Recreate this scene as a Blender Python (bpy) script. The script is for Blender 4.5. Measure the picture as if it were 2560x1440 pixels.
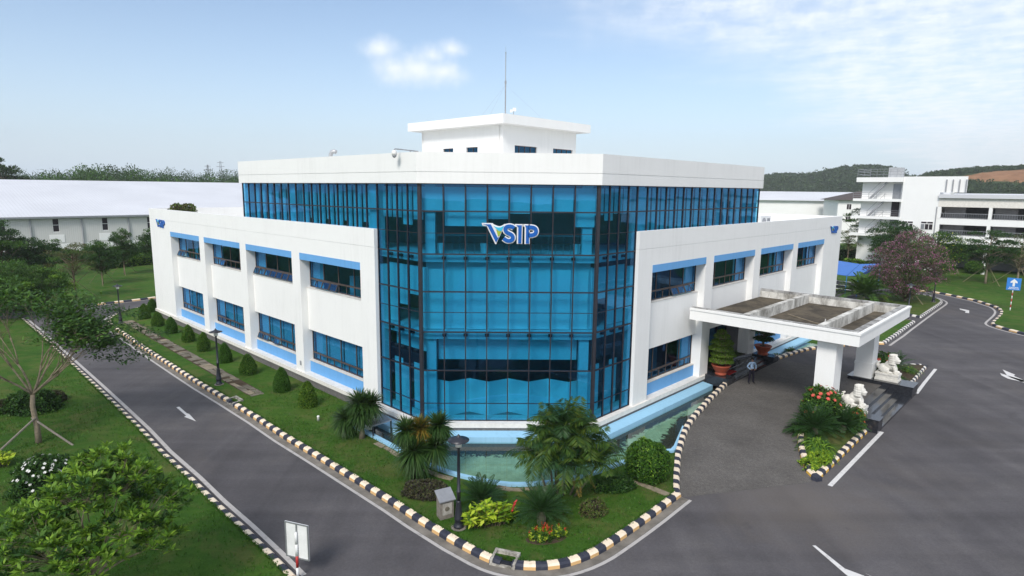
import bpy, bmesh, math, random
import numpy as np
from mathutils import Vector, Matrix, noise
from mathutils.geometry import tessellate_polygon

for o in list(bpy.data.objects):
    bpy.data.objects.remove(o, do_unlink=True)
SCN = bpy.context.scene
COL = SCN.collection
R = math.radians
rnd = random.Random(7)
rng = np.random.default_rng(11)

# ------------------------------------------------------------------ camera
cam_data = bpy.data.cameras.new('camera')
cam_data.sensor_width = 36.0
cam_data.lens = 21.5384
cam_data.clip_start = 0.5
cam_data.clip_end = 9000
cam = bpy.data.objects.new('camera', cam_data)
COL.objects.link(cam)
cr, cu, cf = Vector((0.9998, -0.0178, 0.0106)), Vector((-0.0076, 0.1593, 0.9872)), Vector((0.0192, 0.9871, -0.1591))
M = Matrix((cr, cu, -cf)).transposed().to_4x4()
M.translation = Vector((-0.422, -30.7693, 12.9143))
cam.matrix_world = M
SCN.camera = cam

# ------------------------------------------------------------------ sky, sun, exposure
CLOUD_OFF = (3.1, 0.4, 0.0)
SUN_AZ = R(201)      # clockwise from +Y
SUN_EL = R(43)
world = bpy.data.worlds.new('World')
SCN.world = world
world.use_nodes = True
wt = world.node_tree
wt.nodes.clear()
def wn(t, **k):
    n = wt.nodes.new(t)
    for a, b in k.items():
        setattr(n, a, b)
    return n
def wmath(op, a, b=None, c=None):
    n = wn('ShaderNodeMath', operation=op)
    for i, v in enumerate((a, b, c)):
        if v is None:
            continue
        if isinstance(v, (int, float)):
            n.inputs[i].default_value = v
        else:
            wt.links.new(v, n.inputs[i])
    return n.outputs[0]
def wvec(op, a, b=None):
    n = wn('ShaderNodeVectorMath', operation=op)
    for i, v in enumerate((a, b)):
        if v is None:
            continue
        if isinstance(v, (tuple, list, Vector)):
            n.inputs[i].default_value = v
        else:
            wt.links.new(v, n.inputs[i])
    return n
sky = wn('ShaderNodeTexSky', sky_type='NISHITA')
sky.sun_disc = False
sky.sun_elevation = SUN_EL
sky.sun_rotation = SUN_AZ
sky.altitude = 20
sky.air_density = 1.0
sky.dust_density = 0.8
sky.ozone_density = 2.0
tc = wn('ShaderNodeTexCoord')
dirv = tc.outputs['Generated']
sep = wn('ShaderNodeSeparateXYZ')
wt.links.new(dirv, sep.inputs[0])
dz = sep.outputs['Z']
zc = wmath('MAXIMUM', dz, 0.03)
plane = wn('ShaderNodeCombineXYZ')
wt.links.new(wmath('DIVIDE', sep.outputs['X'], zc), plane.inputs[0])
wt.links.new(wmath('DIVIDE', sep.outputs['Y'], zc), plane.inputs[1])
def wnoise(vec, scale, detail, rough=0.55, off=(0, 0, 0)):
    a = wvec('ADD', vec, off)
    n = wn('ShaderNodeTexNoise')
    n.inputs['Scale'].default_value = scale
    n.inputs['Detail'].default_value = detail
    n.inputs['Roughness'].default_value = rough
    wt.links.new(a.outputs[0], n.inputs['Vector'])
    return n.outputs['Fac']
def wramp(v, lo, hi):
    n = wn('ShaderNodeMapRange', interpolation_type='SMOOTHSTEP')
    n.inputs['From Min'].default_value = lo
    n.inputs['From Max'].default_value = hi
    wt.links.new(v, n.inputs['Value'])
    return n.outputs['Result']
# thin broken high cloud over the whole dome, thicker where a wide noise says so
edge = wmath('SUBTRACT', wvec('DOT_PRODUCT', plane.outputs[0], (1.0, -0.8, 0.0)).outputs['Value'], -2.9)
edge = wmath('MULTIPLY_ADD', wmath('SUBTRACT', wnoise(plane.outputs[0], 0.45, 4, 0.6, CLOUD_OFF), 0.5), 4.0, edge)
wide = wramp(edge, -0.3, 1.8)
fine = wramp(wnoise(plane.outputs[0], 3.2, 6, 0.62, (1.3, 4.2, 0)), 0.34, 0.66)
mott = wramp(wnoise(dirv, 30, 5, 0.6, (0, 0, 2.0)), 0.35, 0.68)
fine = wmath('MULTIPLY_ADD', mott, 0.45, wmath('MULTIPLY', fine, 0.62))
veil = wmath('MULTIPLY', wide, wmath('MULTIPLY_ADD', fine, 0.66, 0.30))
# one small cumulus low over the office
def puff(c, r):
    d = wvec('MULTIPLY', wvec('SUBTRACT', dirv, Vector(c).normalized()).outputs[0], (1.0, 1.0, 1.9))
    d = wvec('LENGTH', d.outputs[0]).outputs['Value']
    return wmath('SUBTRACT', 1.0, wmath('DIVIDE', d, r))
puffs = [puff((-123.0572, 1609.3892, 343.0706), 0.042), puff((-172.9395, 1608.0477, 328.7196), 0.044), puff((-307.0483, 1613.297, 345.0684), 0.046),
         puff((-264.6907, 1604.9039, 298.1281), 0.062), puff((-209.6719, 1603.2891, 294.7625), 0.066), puff((-144.6248, 1600.8593, 287.5541), 0.056)]
pm = puffs[0]
for q in puffs[1:]:
    pm = wmath('SMOOTH_MAX', pm, q, 0.35)
pn = wnoise(dirv, 26, 6, 0.6)
pm = wmath('MULTIPLY_ADD', wmath('SUBTRACT', pn, 0.5), 1.15, pm)
cum = wramp(pm, 0.05, 1.25)
# milky air towards the horizon
low = wmath('POWER', wmath('SUBTRACT', 1.0, wmath('MINIMUM', wmath('MAXIMUM', dz, 0.0), 1.0)), 7.0)
haze_m = wn('ShaderNodeMix', data_type='RGBA')
wt.links.new(wmath('MULTIPLY', low, 0.85), haze_m.inputs[0])
wt.links.new(sky.outputs[0], haze_m.inputs[6])
haze_m.inputs[7].default_value = (4.5, 5.5, 6.8, 1)
cm = wn('ShaderNodeMix', data_type='RGBA')
wt.links.new(wmath('MINIMUM', wmath('MULTIPLY_ADD', cum, 0.85, wmath('MULTIPLY', veil, 0.80)), 0.92), cm.inputs[0])
wt.links.new(haze_m.outputs[2], cm.inputs[6])
cm.inputs[7].default_value = (7.0, 7.2, 7.5, 1)
bg = wn('ShaderNodeBackground')
bg.inputs['Strength'].default_value = 0.108
wt.links.new(cm.outputs[2], bg.inputs['Color'])
wo = wn('ShaderNodeOutputWorld')
wt.links.new(bg.outputs[0], wo.inputs['Surface'])

sun_data = bpy.data.lights.new('sun', 'SUN')
sun_data.energy = 2.1
sun_data.angle = R(18)
sun_data.color = (1.0, 0.95, 0.88)
sun = bpy.data.objects.new('sun', sun_data)
COL.objects.link(sun)
sd = Vector((math.sin(SUN_AZ) * math.cos(SUN_EL), math.cos(SUN_AZ) * math.cos(SUN_EL), math.sin(SUN_EL)))
sun.rotation_euler = (-sd).to_track_quat('-Z', 'Y').to_euler()
sun.location = (-30, -40, 60)

SCN.view_settings.view_transform = 'Standard'
SCN.view_settings.look = 'None'
SCN.view_settings.gamma = 1
SCN.view_settings.use_curve_mapping = False
SCN.view_settings.exposure = 0.62
SCN.render.engine = 'CYCLES'
SCN.cycles.max_bounces = 8
SCN.cycles.transparent_max_bounces = 24
SCN.cycles.use_denoising = True

# ------------------------------------------------------------------ helpers
S2 = math.sqrt(0.5)
class MB:
    """collects faces of one mesh"""
    def __init__(s):
        s.v = []; s.f = []; s.m = []
    def add(s, vs, fs, mi=0):
        b = len(s.v)
        s.v += [tuple(p) for p in vs]
        for f in fs:
            s.f.append(tuple(b + i for i in f)); s.m.append(mi)
    def hexa(s, p, mi=0):
        s.add(p, [(0, 3, 2, 1), (4, 5, 6, 7), (0, 1, 5, 4), (1, 2, 6, 5), (2, 3, 7, 6), (3, 0, 4, 7)], mi)
    def box(s, x0, x1, y0, y1, z0, z1, mi=0):
        s.hexa([(x0, y0, z0), (x1, y0, z0), (x1, y1, z0), (x0, y1, z0), (x0, y0, z1), (x1, y0, z1), (x1, y1, z1), (x0, y1, z1)], mi)
    def fbox(s, F, t0, t1, o0, o1, z0, z1, mi=0):
        s.hexa([F(t0, o0, z0), F(t1, o0, z0), F(t1, o1, z0), F(t0, o1, z0), F(t0, o0, z1), F(t1, o0, z1), F(t1, o1, z1), F(t0, o1, z1)], mi)
    def prism(s, poly, z0, z1, mi=0):
        n = len(poly)
        tri = tessellate_polygon([[Vector((p[0], p[1], 0)) for p in poly]])
        s.add([(p[0], p[1], z1) for p in poly], tri, mi)
        s.add([(p[0], p[1], z0) for p in poly], tri, mi)
        for i in range(n):
            a, b = poly[i], poly[(i + 1) % n]
            s.add([(a[0], a[1], z0), (b[0], b[1], z0), (b[0], b[1], z1), (a[0], a[1], z1)], [(0, 1, 2, 3)], mi)
    def sheet(s, poly, z, mi=0):
        tri = tessellate_polygon([[Vector((p[0], p[1], 0)) for p in poly]])
        s.add([(p[0], p[1], z) for p in poly], tri, mi)
    def tube(s, pts, rad, n=8, mi=0, cap=True):
        pts = [Vector(p) for p in pts]
        if isinstance(rad, (int, float)):
            rad = [rad] * len(pts)
        b = len(s.v)
        prev = None
        for i, p in enumerate(pts):
            d = (pts[min(i + 1, len(pts) - 1)] - pts[max(i - 1, 0)])
            if d.length < 1e-9:
                d = Vector((0, 0, 1))
            d.normalize()
            if prev is None:
                a = Vector((1, 0, 0)) if abs(d.x) < 0.8 else Vector((0, 1, 0))
                u = (a - d * a.dot(d)).normalized()
            else:
                u = (prev - d * prev.dot(d)).normalized()
            prev = u
            w = d.cross(u)
            for k in range(n):
                an = 2 * math.pi * k / n
                s.v.append(tuple(p + (u * math.cos(an) + w * math.sin(an)) * rad[i]))
        for i in range(len(pts) - 1):
            for k in range(n):
                k2 = (k + 1) % n
                s.f.append((b + i * n + k, b + i * n + k2, b + (i + 1) * n + k2, b + (i + 1) * n + k)); s.m.append(mi)
        if cap:
            s.f.append(tuple(b + k for k in range(n))[::-1]); s.m.append(mi)
            s.f.append(tuple(b + (len(pts) - 1) * n + k for k in range(n))); s.m.append(mi)
    def lathe(s, prof, n=16, mi=0, c=(0, 0, 0)):
        b = len(s.v)
        for r, z in prof:
            for k in range(n):
                an = 2 * math.pi * k / n
                s.v.append((c[0] + r * math.cos(an), c[1] + r * math.sin(an), c[2] + z))
        for i in range(len(prof) - 1):
            for k in range(n):
                k2 = (k + 1) % n
                s.f.append((b + i * n + k, b + i * n + k2, b + (i + 1) * n + k2, b + (i + 1) * n + k)); s.m.append(mi)
        s.f.append(tuple(b + k for k in range(n))[::-1]); s.m.append(mi)
        s.f.append(tuple(b + (len(prof) - 1) * n + k for k in range(n))); s.m.append(mi)
    def mesh(s, name, mats, smooth=False, recalc=True):
        me = bpy.data.meshes.new(name)
        me.from_pydata(s.v, [], s.f)
        for m_ in (mats if isinstance(mats, (list, tuple)) else [mats]):
            me.materials.append(m_)
        if any(s.m):
            me.polygons.foreach_set('material_index', s.m)
        if recalc:
            bm = bmesh.new(); bm.from_mesh(me)
            bmesh.ops.recalc_face_normals(bm, faces=bm.faces)
            bm.to_mesh(me); bm.free()
        if smooth:
            me.polygons.foreach_set('use_smooth', [True] * len(me.polygons))
        me.update()
        return me
    def build(s, name, mats, parent=None, smooth=False, loc=None, recalc=True):
        return link(name, s.mesh(name, mats, smooth, recalc), parent, loc)
def link(name, me, parent=None, loc=None):
    o = bpy.data.objects.new(name, me)
    COL.objects.link(o)
    if parent is not None:
        o.parent = parent
    if loc is not None:
        o.location = loc
    return o
def tag(o, label, cat, group=None):
    o['label'] = label; o['category'] = cat
    if group:
        o['group'] = group
    return o
def struct(o):
    o['kind'] = 'structure'; return o
def stuff(o, label=None, cat=None):
    o['kind'] = 'stuff'
    if label:
        o['label'] = label; o['category'] = cat
    return o
def thing(name, label, cat, loc=(0, 0, 0), rz=0.0, group=None):
    o = link(name, None, None, loc)
    o.empty_display_size = 0.3
    o.rotation_euler = (0, 0, rz)
    return tag(o, label, cat, group)
def copy_tree(o, loc, rz, label, scale=1.0):
    r = o.copy(); COL.objects.link(r); r.location = loc; r.rotation_euler = (0, 0, rz); r.scale = (scale,) * 3
    r['label'] = label
    for ch in list(o.children):
        c = ch.copy(); COL.objects.link(c); c.parent = r
        for g in list(ch.children):
            d = g.copy(); COL.objects.link(d); d.parent = c
    return r

# ------------------------------------------------------------------ materials
def mat(name):
    m_ = bpy.data.materials.new(name); m_.use_nodes = True
    nt = m_.node_tree; nt.nodes.clear()
    out = nt.nodes.new('ShaderNodeOutputMaterial')
    return m_, nt, out
class NT:
    def __init__(s, nt):
        s.t = nt
    def n(s, typ, ins=None, **k):
        nd = s.t.nodes.new(typ)
        for a, b in k.items():
            setattr(nd, a, b)
        for a, b in (ins or {}).items():
            if hasattr(b, 'is_output') or isinstance(b, bpy.types.NodeSocket):
                s.t.links.new(b, nd.inputs[a])
            else:
                nd.inputs[a].default_value = b
        return nd
    def noise(s, scale, detail=4, rough=0.55, vec=None, dist=0.0):
        nd = s.n('ShaderNodeTexNoise', {'Scale': scale, 'Detail': detail, 'Roughness': rough, 'Distortion': dist})
        if vec is not None:
            s.t.links.new(vec, nd.inputs['Vector'])
        return nd.outputs['Fac']
    def ramp(s, fac, stops):
        nd = s.t.nodes.new('ShaderNodeValToRGB')
        s.t.links.new(fac, nd.inputs[0])
        el = nd.color_ramp.elements
        while len(el) > len(stops):
            el.remove(el[-1])
        while len(el) < len(stops):
            el.new(0.5)
        for e, (p, c) in zip(el, stops):
            e.position = p
            e.color = (c, c, c, 1) if isinstance(c, (int, float)) else (*c, 1)
        return nd.outputs[0]
    def mix(s, fac, a, b, mode='MIX'):
        nd = s.n('ShaderNodeMix', data_type='RGBA', blend_type=mode)
        for i, v in ((0, fac), (6, a), (7, b)):
            if isinstance(v, bpy.types.NodeSocket):
                s.t.links.new(v, nd.inputs[i])
            elif i == 0:
                nd.inputs[i].default_value = v
            else:
                nd.inputs[i].default_value = (*v, 1)
        return nd.outputs[2]
    def math(s, op, a, b=0.0):
        nd = s.n('ShaderNodeMath', operation=op)
        for i, v in ((0, a), (1, b)):
            if isinstance(v, bpy.types.NodeSocket):
                s.t.links.new(v, nd.inputs[i])
            else:
                nd.inputs[i].default_value = v
        return nd.outputs[0]
    def coord(s, kind='Object', scale=(1, 1, 1), rot=(0, 0, 0)):
        tc_ = s.n('ShaderNodeTexCoord')
        mp = s.n('ShaderNodeMapping', {'Scale': scale, 'Rotation': rot})
        s.t.links.new(tc_.outputs[kind], mp.inputs[0])
        return mp.outputs[0]
    def pos(s, scale=(1, 1, 1), rot=(0, 0, 0)):
        g = s.n('ShaderNodeNewGeometry')
        mp = s.n('ShaderNodeMapping', {'Scale': scale, 'Rotation': rot})
        s.t.links.new(g.outputs['Position'], mp.inputs[0])
        return mp.outputs[0]
    def bump(s, h, strength=0.3, dist=0.02):
        nd = s.n('ShaderNodeBump', {'Strength': strength, 'Distance': dist})
        s.t.links.new(h, nd.inputs['Height'])
        return nd.outputs[0]
    def bsdf(s, out, col, rough=0.6, spec=0.5, metal=0.0, normal=None, **k):
        nd = s.t.nodes.new('ShaderNodeBsdfPrincipled')
        for nm, v in (('Base Color', col), ('Roughness', rough), ('Specular IOR Level', spec), ('Metallic', metal)):
            if isinstance(v, bpy.types.NodeSocket):
                s.t.links.new(v, nd.inputs[nm])
            else:
                nd.inputs[nm].default_value = (*v, 1) if nm == 'Base Color' else v
        if normal is not None:
            s.t.links.new(normal, nd.inputs['Normal'])
        if out is not None:
            s.t.links.new(nd.outputs[0], out.inputs[0])
        return nd
MAT = {}
def simple(name, col, rough=0.6, spec=0.4, metal=0.0, var=0.12, scale=3.0, bump=0.0):
    m_, nt, out = mat(name); N_ = NT(nt)
    v = N_.pos()
    f = N_.noise(scale, 5, 0.6, v)
    lo = tuple(c * (1 - var) for c in col); hi = tuple(min(1, c * (1 + var)) for c in col)
    c = N_.ramp(f, [(0.3, lo), (0.7, hi)])
    nm = N_.bump(N_.noise(scale * 12, 3, 0.6, v), bump, 0.01) if bump else None
    N_.bsdf(out, c, rough, spec, metal, nm)
    MAT[name] = m_
    return m_
def white_paint(name, col, grime=0.35):
    """weathered wall paint: faint run-down streaks and blotches"""
    m_, nt, out = mat(name); N_ = NT(nt)
    v = N_.pos((1.6, 1.6, 0.10)); v2 = N_.pos((0.35, 0.35, 0.35)); v3 = N_.pos()
    a = N_.ramp(N_.noise(3.0, 6, 0.65, v), [(0.45, 0.0), (0.78, 1.0)])
    b = N_.ramp(N_.noise(1.0, 4, 0.6, v2), [(0.38, 0.1), (0.72, 1.0)])
    f = N_.math('MULTIPLY', N_.math('MULTIPLY', a, b), grime)
    dirt = tuple(c * k for c, k in zip(col, (0.62, 0.62, 0.60)))
    c = N_.mix(f, col, dirt)
    c2 = N_.mix(N_.math('MULTIPLY', N_.ramp(N_.noise(0.7, 3, 0.5, v3), [(0.4, 0.0), (0.7, 1.0)]), 0.10), c, tuple(q * 0.8 for q in col))
    nm = N_.bump(N_.noise(40, 2, 0.5, v3), 0.06, 0.01)
    N_.bsdf(out, c2, 0.62, 0.3, 0, nm)
    MAT[name] = m_
white_paint('white_wall', (0.81, 0.81, 0.795), 0.32)
white_paint('old_white', (0.74, 0.73, 0.70), 1.0)
white_paint('sky_blue_paint', (0.135, 0.36, 0.68), 0.55)
white_paint('pool_blue_paint', (0.30, 0.55, 0.74), 0.6)
white_paint('annex_white', (0.83, 0.83, 0.82), 0.15)
simple('ledge_stone', (0.72, 0.69, 0.64), 0.6, var=0.10, scale=4)
def stone_courses(name, c1, c2, cm_, sc, bw=0.5, bh=0.25, mort=0.02):
    m_, nt, out = mat(name); N_ = NT(nt)
    g = N_.n('ShaderNodeNewGeometry')
    sp = N_.n('ShaderNodeSeparateXYZ'); nt.links.new(g.outputs['Position'], sp.inputs[0])
    cb = N_.n('ShaderNodeCombineXYZ')
    nt.links.new(N_.math('ADD', sp.outputs[0], sp.outputs[1]), cb.inputs[0])
    nt.links.new(sp.outputs[2], cb.inputs[1])
    br = N_.n('ShaderNodeTexBrick', {'Vector': cb.outputs[0], 'Color1': (*c1, 1), 'Color2': (*c2, 1), 'Mortar': (*cm_, 1), 'Scale': sc, 'Mortar Size': mort, 'Brick Width': bw, 'Row Height': bh})
    n1 = N_.noise(6, 5, 0.65, N_.pos())
    c = N_.mix(0.5, br.outputs[0], N_.ramp(n1, [(0.3, 0.03), (0.75, 0.42)]), 'OVERLAY')
    N_.bsdf(out, c, 0.75, 0.3, 0, N_.bump(br.outputs['Fac'], -0.5, 0.02))
    MAT[name] = m_
stone_courses('plinth_stone', (0.21, 0.20, 0.195), (0.145, 0.137, 0.135), (0.25, 0.24, 0.23), 4.0)
simple('dark_frame', (0.022, 0.022, 0.030), 0.45, 0.4, var=0.2)
simple('bronze_frame', (0.075, 0.058, 0.052), 0.45, 0.4, var=0.2)
simple('sill', (0.62, 0.60, 0.56), 0.6)
simple('blind_fabric', (0.80, 0.80, 0.78), 0.8, 0.1, var=0.05, scale=1.0)
simple('room_grey', (0.20, 0.20, 0.21), 0.9, 0.1, var=0.1)
simple('room_floor', (0.25, 0.23, 0.21), 0.6, 0.3, var=0.1)
simple('room_white', (0.72, 0.72, 0.72), 0.8, 0.1, var=0.05)
simple('plant_dark', (0.03, 0.09, 0.02), 0.6)
def schlick(N_, nt, nm, f0):
    """mirror share of a clean surface, the same from both sides"""
    g = N_.n('ShaderNodeNewGeometry')
    dt = N_.n('ShaderNodeVectorMath', operation='DOT_PRODUCT')
    nt.links.new(g.outputs['Incoming'], dt.inputs[0]); nt.links.new(nm, dt.inputs[1])
    c = N_.math('ABSOLUTE', dt.outputs['Value'])
    p = N_.math('POWER', N_.math('SUBTRACT', 1.0, c), 5.0)
    return N_.math('ADD', N_.math('MULTIPLY', p, 1 - f0), f0)
def glass(name, tint, f0, rough=0.0, wave=0.05, coat=(0.75, 0.88, 1.0)):
    m_, nt, out = mat(name); N_ = NT(nt)
    # slight unevenness so that reflections break at every pane
    nz = N_.noise(0.55, 2, 0.5, N_.pos())
    nm = N_.bump(nz, wave, 0.12)
    fr = schlick(N_, nt, nm, f0)
    tr = N_.n('ShaderNodeBsdfTransparent', {'Color': (*tint, 1)})
    gl = N_.n('ShaderNodeBsdfGlossy', {'Color': (*coat, 1), 'Roughness': rough})
    nt.links.new(nm, gl.inputs['Normal'])
    mx = N_.n('ShaderNodeMixShader')
    nt.links.new(fr, mx.inputs[0]); nt.links.new(tr.outputs[0], mx.inputs[1]); nt.links.new(gl.outputs[0], mx.inputs[2])
    nt.links.new(mx.outputs[0], out.inputs[0])
    MAT[name] = m_
glass('blue_glass', (0.40, 0.765, 0.89), 0.07, wave=0.02, coat=(0.32, 0.60, 1.0))
glass('window_glass', (0.42, 0.72, 0.85), 0.07, coat=(0.36, 0.60, 1.0))
glass('clear_glass', (0.86, 0.92, 0.90), 0.03)
def asphalt():
    m_, nt, out = mat('asphalt'); N_ = NT(nt)
    p = N_.pos()
    big = N_.noise(0.10, 5, 0.6, p, 0.6)
    mid = N_.noise(0.55, 6, 0.65, N_.pos((1.0, 1.0, 1), (0, 0, R(20))))
    tr1 = N_.noise(1.0, 3, 0.5, N_.pos((0.03, 0.75, 1), (0, 0, R(45))), 0.4)
    tr2 = N_.noise(1.0, 3, 0.5, N_.pos((0.75, 0.03, 1), (0, 0, R(45))), 0.4)
    grain = N_.noise(24, 4, 0.75, p)
    grit = N_.noise(9, 5, 0.75, p)
    f = N_.math('ADD', N_.math('MULTIPLY', big, 0.55), N_.math('MULTIPLY', mid, 0.45))
    c = N_.ramp(f, [(0.30, (0.058, 0.055, 0.060)), (0.5, (0.078, 0.074, 0.079)), (0.68, (0.105, 0.099, 0.101))])
    c = N_.mix(0.32, c, N_.ramp(N_.math('MULTIPLY', N_.math('ADD', tr1, tr2), 0.5), [(0.36, 0.2), (0.62, 0.8)]), 'OVERLAY')
    c = N_.mix(0.16, c, N_.ramp(grain, [(0.25, 0.0), (0.75, 1.0)]), 'OVERLAY')
    c = N_.mix(0.22, c, N_.ramp(grit, [(0.3, 0.15), (0.7, 0.85)]), 'OVERLAY')
    # brown dust that washes out in patches
    dm = N_.math('MULTIPLY', N_.ramp(N_.noise(0.16, 4, 0.6, p, 0.9), [(0.55, 0.0), (0.75, 1.0)]), 0.25)
    c = N_.mix(dm, c, (0.145, 0.125, 0.108))
    # sandy dust swept off the paving where the porch drive meets the road
    gq = N_.n('ShaderNodeNewGeometry')
    dq = N_.n('ShaderNodeVectorMath', operation='DISTANCE'); nt.links.new(gq.outputs['Position'], dq.inputs[0]); dq.inputs[1].default_value = (11.8, -6.8, 0)
    dq2 = N_.math('ADD', N_.math('MULTIPLY', dq.outputs['Value'], 0.16), N_.math('MULTIPLY', N_.math('SUBTRACT', mid, 0.5), 1.1))
    c = N_.mix(N_.math('MULTIPLY', N_.ramp(dq2, [(0.15, 1.0), (0.75, 0.0)]), 0.45), c, (0.145, 0.127, 0.112))
    # a few dark oil stains
    st = N_.math('MULTIPLY', N_.ramp(N_.noise(0.42, 5, 0.6, p, 0.3), [(0.68, 0.0), (0.76, 1.0)]), 0.55)
    c = N_.mix(st, c, (0.045, 0.043, 0.046))
    N_.bsdf(out, c, 0.85, 0.25, 0, N_.bump(N_.noise(60, 3, 0.7, p), 0.25, 0.01))
    MAT['asphalt'] = m_
asphalt()
def paver():
    m_, nt, out = mat('paver'); N_ = NT(nt)
    v = N_.pos((1, 1, 1), (0, 0, R(45)))
    br = N_.n('ShaderNodeTexBrick', {'Vector': v, 'Color1': (0.105, 0.098, 0.092, 1), 'Color2': (0.145, 0.135, 0.125, 1), 'Mortar': (0.055, 0.052, 0.05, 1), 'Scale': 8.0, 'Mortar Size': 0.03})
    n1 = N_.noise(0.4, 5, 0.6, N_.pos())
    n2 = N_.noise(7, 4, 0.7, N_.pos())
    c = N_.mix(0.45, br.outputs[0], N_.ramp(n1, [(0.3, 0.25), (0.7, 0.75)]), 'OVERLAY')
    c = N_.mix(0.25, c, N_.ramp(n2, [(0.3, 0.1), (0.7, 0.9)]), 'OVERLAY')
    N_.bsdf(out, c, 0.8, 0.25, 0, N_.bump(br.outputs['Fac'], -0.4, 0.02))
    MAT['paver'] = m_
paver()
def lawn(name, c0, c1, c2, bare):
    m_, nt, out = mat(name); N_ = NT(nt)
    p = N_.pos()
    big = N_.noise(0.13, 4, 0.6, p, 0.5)
    mid = N_.noise(1.1, 5, 0.7, N_.pos((1, 2.2, 1), (0, 0, R(-30))))
    fin = N_.noise(14, 4, 0.8, N_.pos((1, 2.5, 1)))
    f = N_.math('ADD', N_.math('MULTIPLY', big, 0.5), N_.math('MULTIPLY', mid, 0.5))
    c = N_.ramp(f, [(0.33, c0), (0.5, c1), (0.66, c2)])
    c = N_.mix(0.55, c, N_.ramp(fin, [(0.28, 0.12), (0.72, 0.88)]), 'OVERLAY')
    bm_ = N_.math('MULTIPLY', N_.ramp(N_.noise(0.62, 6, 0.7, p, 0.7), [(0.47, 0.0), (0.66, 1.0)]), bare)
    c = N_.mix(bm_, c, (0.135, 0.125, 0.045))
    hb = N_.math('ADD', fin, N_.noise(40, 2, 0.7, p))
    N_.bsdf(out, c, 0.9, 0.12, 0, N_.bump(hb, 0.7, 0.06))
    MAT[name] = m_
lawn('lawn_grass', (0.024, 0.072, 0.008), (0.042, 0.108, 0.012), (0.075, 0.140, 0.020), 0.55)
lawn('lawn_dry', (0.034, 0.075, 0.014), (0.062, 0.105, 0.02), (0.10, 0.12, 0.032), 0.65)
lawn('far_field', (0.04, 0.085, 0.02), (0.06, 0.11, 0.03), (0.09, 0.12, 0.045), 0.3)
def worn_paint(name, col, worn, amt=0.5, sc=5):
    m_, nt, out = mat(name); N_ = NT(nt)
    p = N_.pos()
    f = N_.math('MULTIPLY', N_.ramp(N_.noise(sc, 6, 0.7, p), [(0.52, 0.0), (0.72, 1.0)]), amt)
    c = N_.mix(f, col, worn)
    N_.bsdf(out, c, 0.6, 0.3, 0, N_.bump(N_.noise(25, 3, 0.6, p), 0.15, 0.01))
    MAT[name] = m_
worn_paint('kerb_cream', (0.76, 0.645, 0.50), (0.45, 0.37, 0.28))
worn_paint('kerb_ochre', (0.62, 0.39, 0.17), (0.40, 0.27, 0.14))
worn_paint('kerb_yellow', (0.68, 0.40, 0.06), (0.42, 0.27, 0.08))
worn_paint('kerb_black', (0.030, 0.034, 0.052), (0.09, 0.09, 0.10), 0.4)
worn_paint('kerb_white', (0.72, 0.69, 0.64), (0.42, 0.38, 0.34))
worn_paint('road_paint', (0.62, 0.61, 0.60), (0.20, 0.19, 0.19), 0.6, 4)
worn_paint('line_paint', (0.42, 0.40, 0.385), (0.20, 0.19, 0.18), 0.7, 2.5)
simple('gutter_concrete', (0.17, 0.155, 0.135), 0.85, 0.2, var=0.35, scale=1.6)
simple('old_concrete', (0.15, 0.135, 0.105), 0.85, 0.2, var=0.35, scale=2.5, bump=0.2)
simple('stepping_stone', (0.235, 0.20, 0.145), 0.85, 0.2, var=0.25, scale=4, bump=0.2)
simple('soil', (0.062, 0.047, 0.032), 0.95, 0.1, var=0.3, scale=3, bump=0.3)
simple('black_granite', (0.022, 0.024, 0.030), 0.12, 0.55, var=0.35, scale=9)
simple('grey_granite', (0.17, 0.18, 0.20), 0.2, 0.5, var=0.2, scale=9)
simple('terracotta', (0.32, 0.070, 0.035), 0.55, 0.35, var=0.2, scale=5)
simple('lion_stone', (0.66, 0.645, 0.60), 0.75, 0.2, var=0.16, scale=6, bump=0.3)
simple('lamp_iron', (0.016, 0.018, 0.026), 0.4, 0.5, var=0.2)
simple('lamp_glass', (0.75, 0.75, 0.72), 0.25, 0.5, var=0.03)
simple('grey_metal', (0.31, 0.32, 0.34), 0.4, 0.5, 0.5, var=0.12)
simple('weathered_wood', (0.20, 0.18, 0.155), 0.85, 0.2, var=0.25, scale=8)
simple('stake_wood', (0.20, 0.18, 0.11), 0.85, 0.2, var=0.25, scale=8)
simple('bark', (0.16, 0.125, 0.088), 0.9, 0.1, var=0.3, scale=7, bump=0.4)
simple('pale_bark', (0.25, 0.205, 0.15), 0.9, 0.1, var=0.3, scale=7, bump=0.4)
simple('palm_trunk', (0.17, 0.15, 0.11), 0.9, 0.1, var=0.3, scale=7, bump=0.4)
simple('white_metal', (0.72, 0.73, 0.73), 0.45, 0.4, var=0.06)
simple('white_plastic', (0.75, 0.75, 0.73), 0.5, 0.4, var=0.04)
simple('red_paint', (0.42, 0.03, 0.03), 0.5, 0.4, var=0.15)
simple('sign_blue', (0.03, 0.20, 0.58), 0.4, 0.4, var=0.06)
simple('logo_blue', (0.006, 0.10, 0.40), 0.35, 0.45, var=0.04)
simple('logo_cyan', (0.05, 0.48, 0.68), 0.35, 0.45, var=0.04)
simple('logo_green', (0.33, 0.42, 0.04), 0.35, 0.45, var=0.04)
simple('awning_blue', (0.045, 0.165, 0.50), 0.6, 0.3, var=0.08, scale=1.5)
simple('awning_edge', (0.02, 0.06, 0.30), 0.6, 0.3, var=0.08)
simple('carpet_red', (0.22, 0.012, 0.012), 0.9, 0.1, var=0.1)
simple('duct_zinc', (0.48, 0.49, 0.50), 0.45, 0.5, 0.4, var=0.12)
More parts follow.
